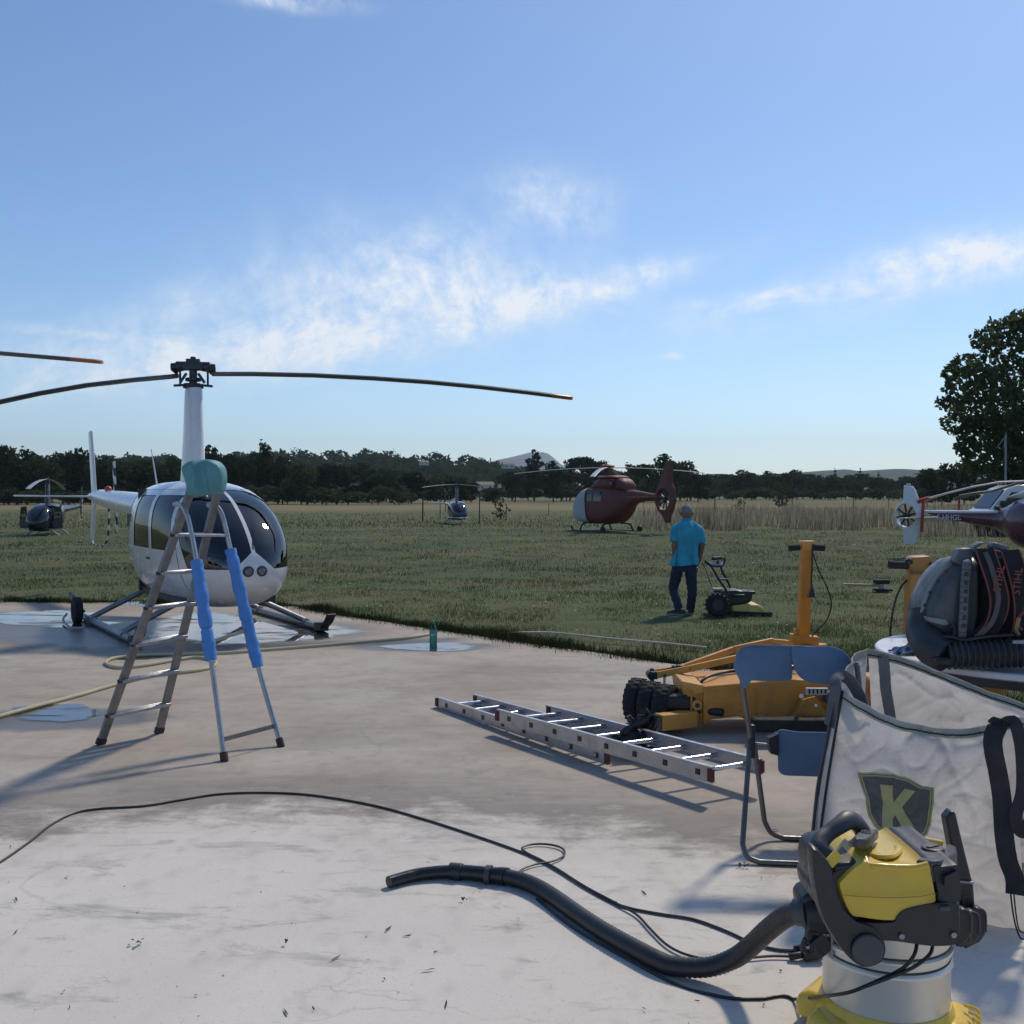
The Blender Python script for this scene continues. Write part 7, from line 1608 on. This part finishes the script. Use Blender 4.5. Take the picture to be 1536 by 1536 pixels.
    mb = MB(); P = path([top(1298, 1291, 3.10), top(1303, 1301, 3.07), top(1322, 1303, 3.06), top(1350, 1304.5, 3.06), top(1374, 1304, 3.06), top(1392, 1300, 3.06)], 5); mb.tube([p + V((0, -.0, .006)) for p in P], .010, 10); mb.build('rim', YE, hd); mb = MB(); P = path([top(1330, 1253, 3.42), top(1340, 1256, 3.42), top(1375, 1262, 3.42), top(1412, 1269, 3.42)], 5); mb.tube([p + V((0, 0, .007)) for p in P], .012, 10); mb.build('rim', YE, hd)
    mb = MB(); P = path([top(1308, 1283, 3.2), top(1313, 1290, 3.14), top(1330, 1291, 3.13), top(1342, 1288, 3.16), top(1348, 1280, 3.22), top(1343, 1275, 3.28), top(1336, 1272, 3.32), top(1330, 1266, 3.36)], 5)
    mb.tube([p + V((0, 0, .012)) for p in P], .012, 8, flat=.7); mb.build('scoop_edge', YE, hd)
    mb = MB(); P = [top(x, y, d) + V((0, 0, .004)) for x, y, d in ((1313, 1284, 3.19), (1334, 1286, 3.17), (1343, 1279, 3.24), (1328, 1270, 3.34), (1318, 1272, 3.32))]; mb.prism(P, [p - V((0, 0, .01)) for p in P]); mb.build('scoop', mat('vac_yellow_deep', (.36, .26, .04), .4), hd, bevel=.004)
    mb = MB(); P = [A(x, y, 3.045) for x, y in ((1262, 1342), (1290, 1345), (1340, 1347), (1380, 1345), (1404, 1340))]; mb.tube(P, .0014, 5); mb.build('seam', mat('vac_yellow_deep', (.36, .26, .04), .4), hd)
    for x, y in ((1300, 1402), (1430, 1402), (1352, 1404)):
        c = A(x, y, D - .368); mb = MB(); mb.tube([c, c + V((0, -.006, 0))], .008, 12); mb.build('screw', M_GREYM, t)
    # right black cap with latch and button
    cap = [(1399, 1300), (1412, 1299), (1428, 1297), (1437, 1297), (1440, 1315), (1443, 1352), (1420, 1354), (1406, 1352), (1407, 1340)]
    cp = body(cap, (-.365, -.0), BK_, 'side_cap', t, .985, k=2)
    mb = MB(); P = [top(x, y, d) for x, y, d in ((1395, 1298, 3.06), (1412, 1297, 3.06), (1436, 1284, 3.3), (1434, 1275, 3.40), (1422, 1270, 3.42), (1414, 1280, 3.36), (1392, 1278, 3.3), (1386, 1288, 3.18), (1374, 1296, 3.1))]; mb.prism([p + V((0, 0, .012)) for p in P], [p - V((0, 0, .05)) for p in P]); mb.build('latch_plate', GY, cp, bevel=.006)
    c = top(1399, 1285, 3.2) + V((0, 0, .014)); mb = MB(); mb.lathe([(.001, 0), (.034, 0), (.034, .012), (.030, .016), (.001, .016)], 24, c); mb.bar(c + V((-.02, -.01, .016)), c + V((.02, .01, .016)), .012, .008); mb.build('knob', BK_, cp, bevel=.002)
    c = top(1396, 1278, 3.3) + V((0, 0, .012)); mb = MB(); mb.lathe([(.001, 0), (.026, 0), (.024, .012), (.001, .014)], 20, c); mb.build('button', BK_, cp)
    mb = MB(); q = [A(1417, 1316, D - .385), A(1437, 1308, D - .385), A(1437, 1321, D - .385), A(1417, 1330, D - .385)]; mb.prism(q, [p + V((0, .03, 0)) for p in q]); mb.build('vent', M_DARK, cp, 0)
    mb = MB(); mb.bar(A(1408, 1362, D - .39), A(1424, 1361, D - .39), .02, .014); mb.build('clasp', GY, cp, bevel=.003)
    # left black shoulder, switch pad and handle
    shd = [(1243, 1345), (1247, 1314), (1260, 1303), (1284, 1299), (1299, 1300), (1280, 1308), (1264, 1320), (1257, 1333), (1267, 1362), (1281, 1381), (1262, 1388), (1250, 1372)]
    sd_ = body(shd, (-.345, .0), BK_, 'shoulder', t, .98, k=3)
    mb = MB(); P = [top(x, y, d) for x, y, d in ((1248, 1303, 3.08), (1288, 1299, 3.07), (1302, 1284, 3.18), (1320, 1263, 3.36), (1331, 1254, 3.42), (1310, 1250, 3.43), (1282, 1256, 3.36), (1262, 1272, 3.22), (1250, 1288, 3.13))]; mb.prism([p + V((0, 0, .012)) for p in P], [p - V((0, 0, .22)) for p in P]); mb.build('saddle', BK_, sd_, bevel=.01)
    mb = MB(); P = [top(x, y, d) + V((0, 0, .02)) for x, y, d in ((1280, 1265, 3.12), (1286, 1258, 3.2), (1312, 1251, 3.3), (1318, 1254, 3.3), (1308, 1264, 3.16), (1300, 1269, 3.1), (1284, 1268, 3.08))]; mb.prism(P, [p - V((0, 0, .03)) for p in P]); sw = mb.build('switch', GY, sd_, bevel=.007, seg=3)
    c = top(1299, 1259, 3.2) + V((0, 0, .023)); mb = MB(); mb.tube([c + V((math.cos(a) * .014, math.sin(a) * .012, 0)) for a in [2 * math.pi * k / 16 for k in range(16)]], .0022, 5, closed=True); mb.bar(c, c + V((0, .014, 0)), .003, .003); mb.build('switch_mark', mat('mark_grey', (.12, .125, .13), .5), sw)
    HP = path([A(1262, 1300, 3.18), A(1240, 1290, 3.16), A(1229, 1276, 3.16), A(1230, 1262, 3.18), A(1242, 1250, 3.2), A(1262, 1236, 3.22), A(1272, 1230, 3.24), A(1282, 1232, 3.26), A(1291, 1243, 3.28), A(1298, 1254, 3.3)], 7); n = len(HP)
    mb = MB(); mb.tube(HP, [.019 + .006 * min(1, abs(i / n - .45) * 4) for i in range(n)], 14, flat=1.3); mb.build('handle', GY, sd_, smooth=60)
    mb = MB(); mb.bar(A(1243, 1296, 3.06), A(1258, 1280, 3.07), .03, .006, up=(0, 1, 0)); mb.build('yellow_insert', YE, sd_)
    # swing arm with its round pivot
    arm = [(1217, 1282), (1222, 1272), (1236, 1284), (1246, 1300), (1252, 1335), (1264, 1362), (1285, 1383), (1310, 1392), (1326, 1410), (1330, 1428), (1322, 1446), (1300, 1453), (1282, 1445), (1262, 1424), (1245, 1398), (1232, 1370), (1222, 1330)]
    P = path([A(x, y, 3.045) for x, y in arm], 3, True); mb = MB(); C = sum(P, V()) / len(P)
    mb.loft([[C + (p - C) * s_ + V((0, y, 0)) for p in P] for s_, y in ((.97, 0), (1, .012), (1, .05), (.97, .06))]); ar = mb.build('swing_arm', BK_, t, smooth=45)
    c = A(1301, 1424, 3.04); mb = MB(); mb.cyl(c + V((0, .0, 0)), c + V((0, -.010, 0)), .046, .043, 36); mb.build('pivot_cap', GY, ar, bevel=.003)
    # hose inlet on the left
    c = A(1226, 1368, 3.42); mb = MB(); mb.tube([A(1252, 1368, 3.42), A(1208, 1368, 3.44)], [.07, .062], 24); mb.build('inlet', BK_, t, bevel=.006)
    mb = MB(); mb.tube([A(1218, 1367, 3.43), A(1196, 1367.5, 3.46)], [.052, .046], 24); mb.tube([A(1212, 1367, 3.43), A(1207, 1367, 3.435)], .056, 24); mb.build('hose_connector', GY, t)
    q = [(1202, 1352), (1208, 1344), (1222, 1336), (1232, 1342), (1236, 1400), (1230, 1408), (1216, 1404), (1208, 1390)]; mb = MB(); P = [A(x, y, 3.40) for x, y in q]; mb.prism(P, [p + V((0, .12, 0)) for p in P]); mb.build('inlet_bracket', BK_, t, bevel=.01)
    mb = MB(); mb.tube(path([A(1206, 1412, 3.42), A(1204, 1420, 3.42), A(1210, 1428, 3.42), A(1218, 1424, 3.42), A(1216, 1412, 3.42), A(1208, 1409, 3.42)], 4, True), .008, 8, closed=True); mb.bar(A(1214, 1395, 3.42), A(1212, 1412, 3.42), .02, .02); mb.bar(A(1222, 1405, 3.42), A(1240, 1425, 3.42), .04, .05); mb.build('cable_hook', BK_, t)
    # suction hose with nozzle
    hp = [A(1236, 1367, 3.42), A(1206, 1368, 3.45), A(1180, 1374, 3.55), A(1152, 1395, 3.66), A(1125, 1420, 3.76), A(1100, 1438, 3.82), A(1060, 1451, 3.86)]
    gr = [(1010, 1449), (985, 1440), (960, 1427), (925, 1408), (890, 1387), (858, 1365), (830, 1345), (805, 1330), (780, 1320), (752, 1314)]
    hp += [G(x, y, PZ + .036) - o0 for x, y in gr]; P = [V((p.x, p.y, max(p.z, .034))) for p in path(hp, 14)]; n = len(P)
    mb = MB(); mb.tube(P, [.0345 + .0016 * (1 if i % 2 else -1) for i in range(n)], 20); hs = mb.build('suction_hose', BK_, t, smooth=75)
    e = P[-1]; mb = MB(); Q = path([P[-6], e, G(725, 1311, PZ + .036) - o0, G(700, 1308.5, PZ + .034) - o0, G(676, 1308, PZ + .033) - o0], 4); mb.tube(Q, [.041, .041, .041, .040, .040, .037, .035, .035, .034, .034, .033, .033, .033, .033, .033, .033, .033], 20); mb.build('hose_cuff', mat('vac_black_gloss', (.016, .017, .019), .25), hs, smooth=60)
    mb = MB(); p = G(733, 1312, PZ + .037) - o0; d = (Q[8] - Q[4]).normalized(); mb.tube([p - d * .012, p + d * .012], .0425, 20); mb.build('collar', GY, hs)
    mb = MB(); p = G(684, 1307.5, PZ + .034) - o0; mb.tube([p + d * -.03, p + d * .03], .039, 18); mb.build('collar', BK_, hs, bevel=.003)
    mb = MB(); Q = path([G(680, 1308, PZ + .033) - o0, G(655, 1308.5, PZ + .031) - o0, G(620, 1313, PZ + .029) - o0, G(583, 1323, PZ + .028) - o0], 5); mb.tube(Q, [lerp(.031, .026, i / (len(Q) - 1)) for i in range(len(Q))], 18); mb.build('nozzle', mat('vac_black_gloss', (.016, .017, .019), .25), hs, smooth=60)
    # crevice nozzle and accessory clips at the right
    mb = MB(); q0, q1 = A(1425, 1222, 3.5), A(1452, 1375, 3.46); q = [(1419, 1228), (1428, 1217), (1434, 1219), (1444, 1262), (1461, 1330), (1464, 1368), (1443, 1368), (1436, 1320)]; P = [A(x, y, 3.48) for x, y in q]; mb.prism(P, [p + V((0, .05, 0)) for p in P]); cn = mb.build('crevice_nozzle', BK_, t, bevel=.008)
    mb = MB(); mb.bar(A(1440, 1322, 3.475), A(1460, 1324, 3.475), .01, .006); mb.build('seam', M_GREYM, cn)
    for k, (x, y, d) in enumerate(((1440, 1370, 3.33), (1452, 1373, 3.38), (1462, 1368, 3.44))):
        q = [(x - 4, y + 1), (x + 4, y - 6), (x + 13, y - 4), (x + 17, y + 5), (x + 17, y + 34), (x + 8, y + 46), (x - 4, y + 52)]; P = [A(a, b, d) for a, b in q]; mb = MB(); mb.prism(P, [p + V((0, .04, 0)) for p in P]); cl = mb.build('accessory_clip', BK_, t, bevel=.006)
        mb = MB(); mb.tube(path([A(x - 3, y, d - .004), A(x + 5, y - 5, d - .004), A(x + 14, y - 2, d - .004), A(x + 17, y + 8, d - .004), A(x + 17, y + 30, d - .004)], 4), .0035, 6); mb.build('edge', GY, cl)
    mb = MB(); P = [A(x, y, 3.36) for x, y in ((1436, 1366), (1462, 1374), (1460, 1416), (1440, 1424))]; mb.prism(P, [p + V((0, .16, 0)) for p in P]); mb.build('clip_holder', BK_, t, bevel=.01)
    # mains lead running off to the left
    A2 = lambda px, py: G(px, py, PZ + .006) - o0
    lead = [A(1376, 1396, 3.22), A(1374, 1424, 3.18), A(1366, 1440, 3.17), A(1350, 1455, 3.18), A(1310, 1474, 3.20), A(1275, 1488, 3.22), A(1238, 1494, 3.35)]; lead += [A2(1190, 1499), A2(1140, 1498), A2(1095, 1497), A2(1050, 1487), A2(1010, 1474), A2(985, 1462), A2(955, 1446), A2(915, 1424), A2(870, 1398), A2(835, 1373), A2(805, 1348)]
    mb = MB(); mb.tube([V((p.x, p.y, max(p.z, .006))) for p in path(lead, 7)], .0058, 7); mb.build('mains_lead', M_CORD, t)
    mb = MB(); mb.tube(path([A(1400, 1396, 3.22), A(1398, 1424, 3.17), A(1388, 1438, 3.16), A(1368, 1452, 3.165), A(1335, 1466, 3.18), A(1300, 1479, 3.20)], 6), .0055, 7); mb.build('mains_lead', M_CORD, t)
vacuum()
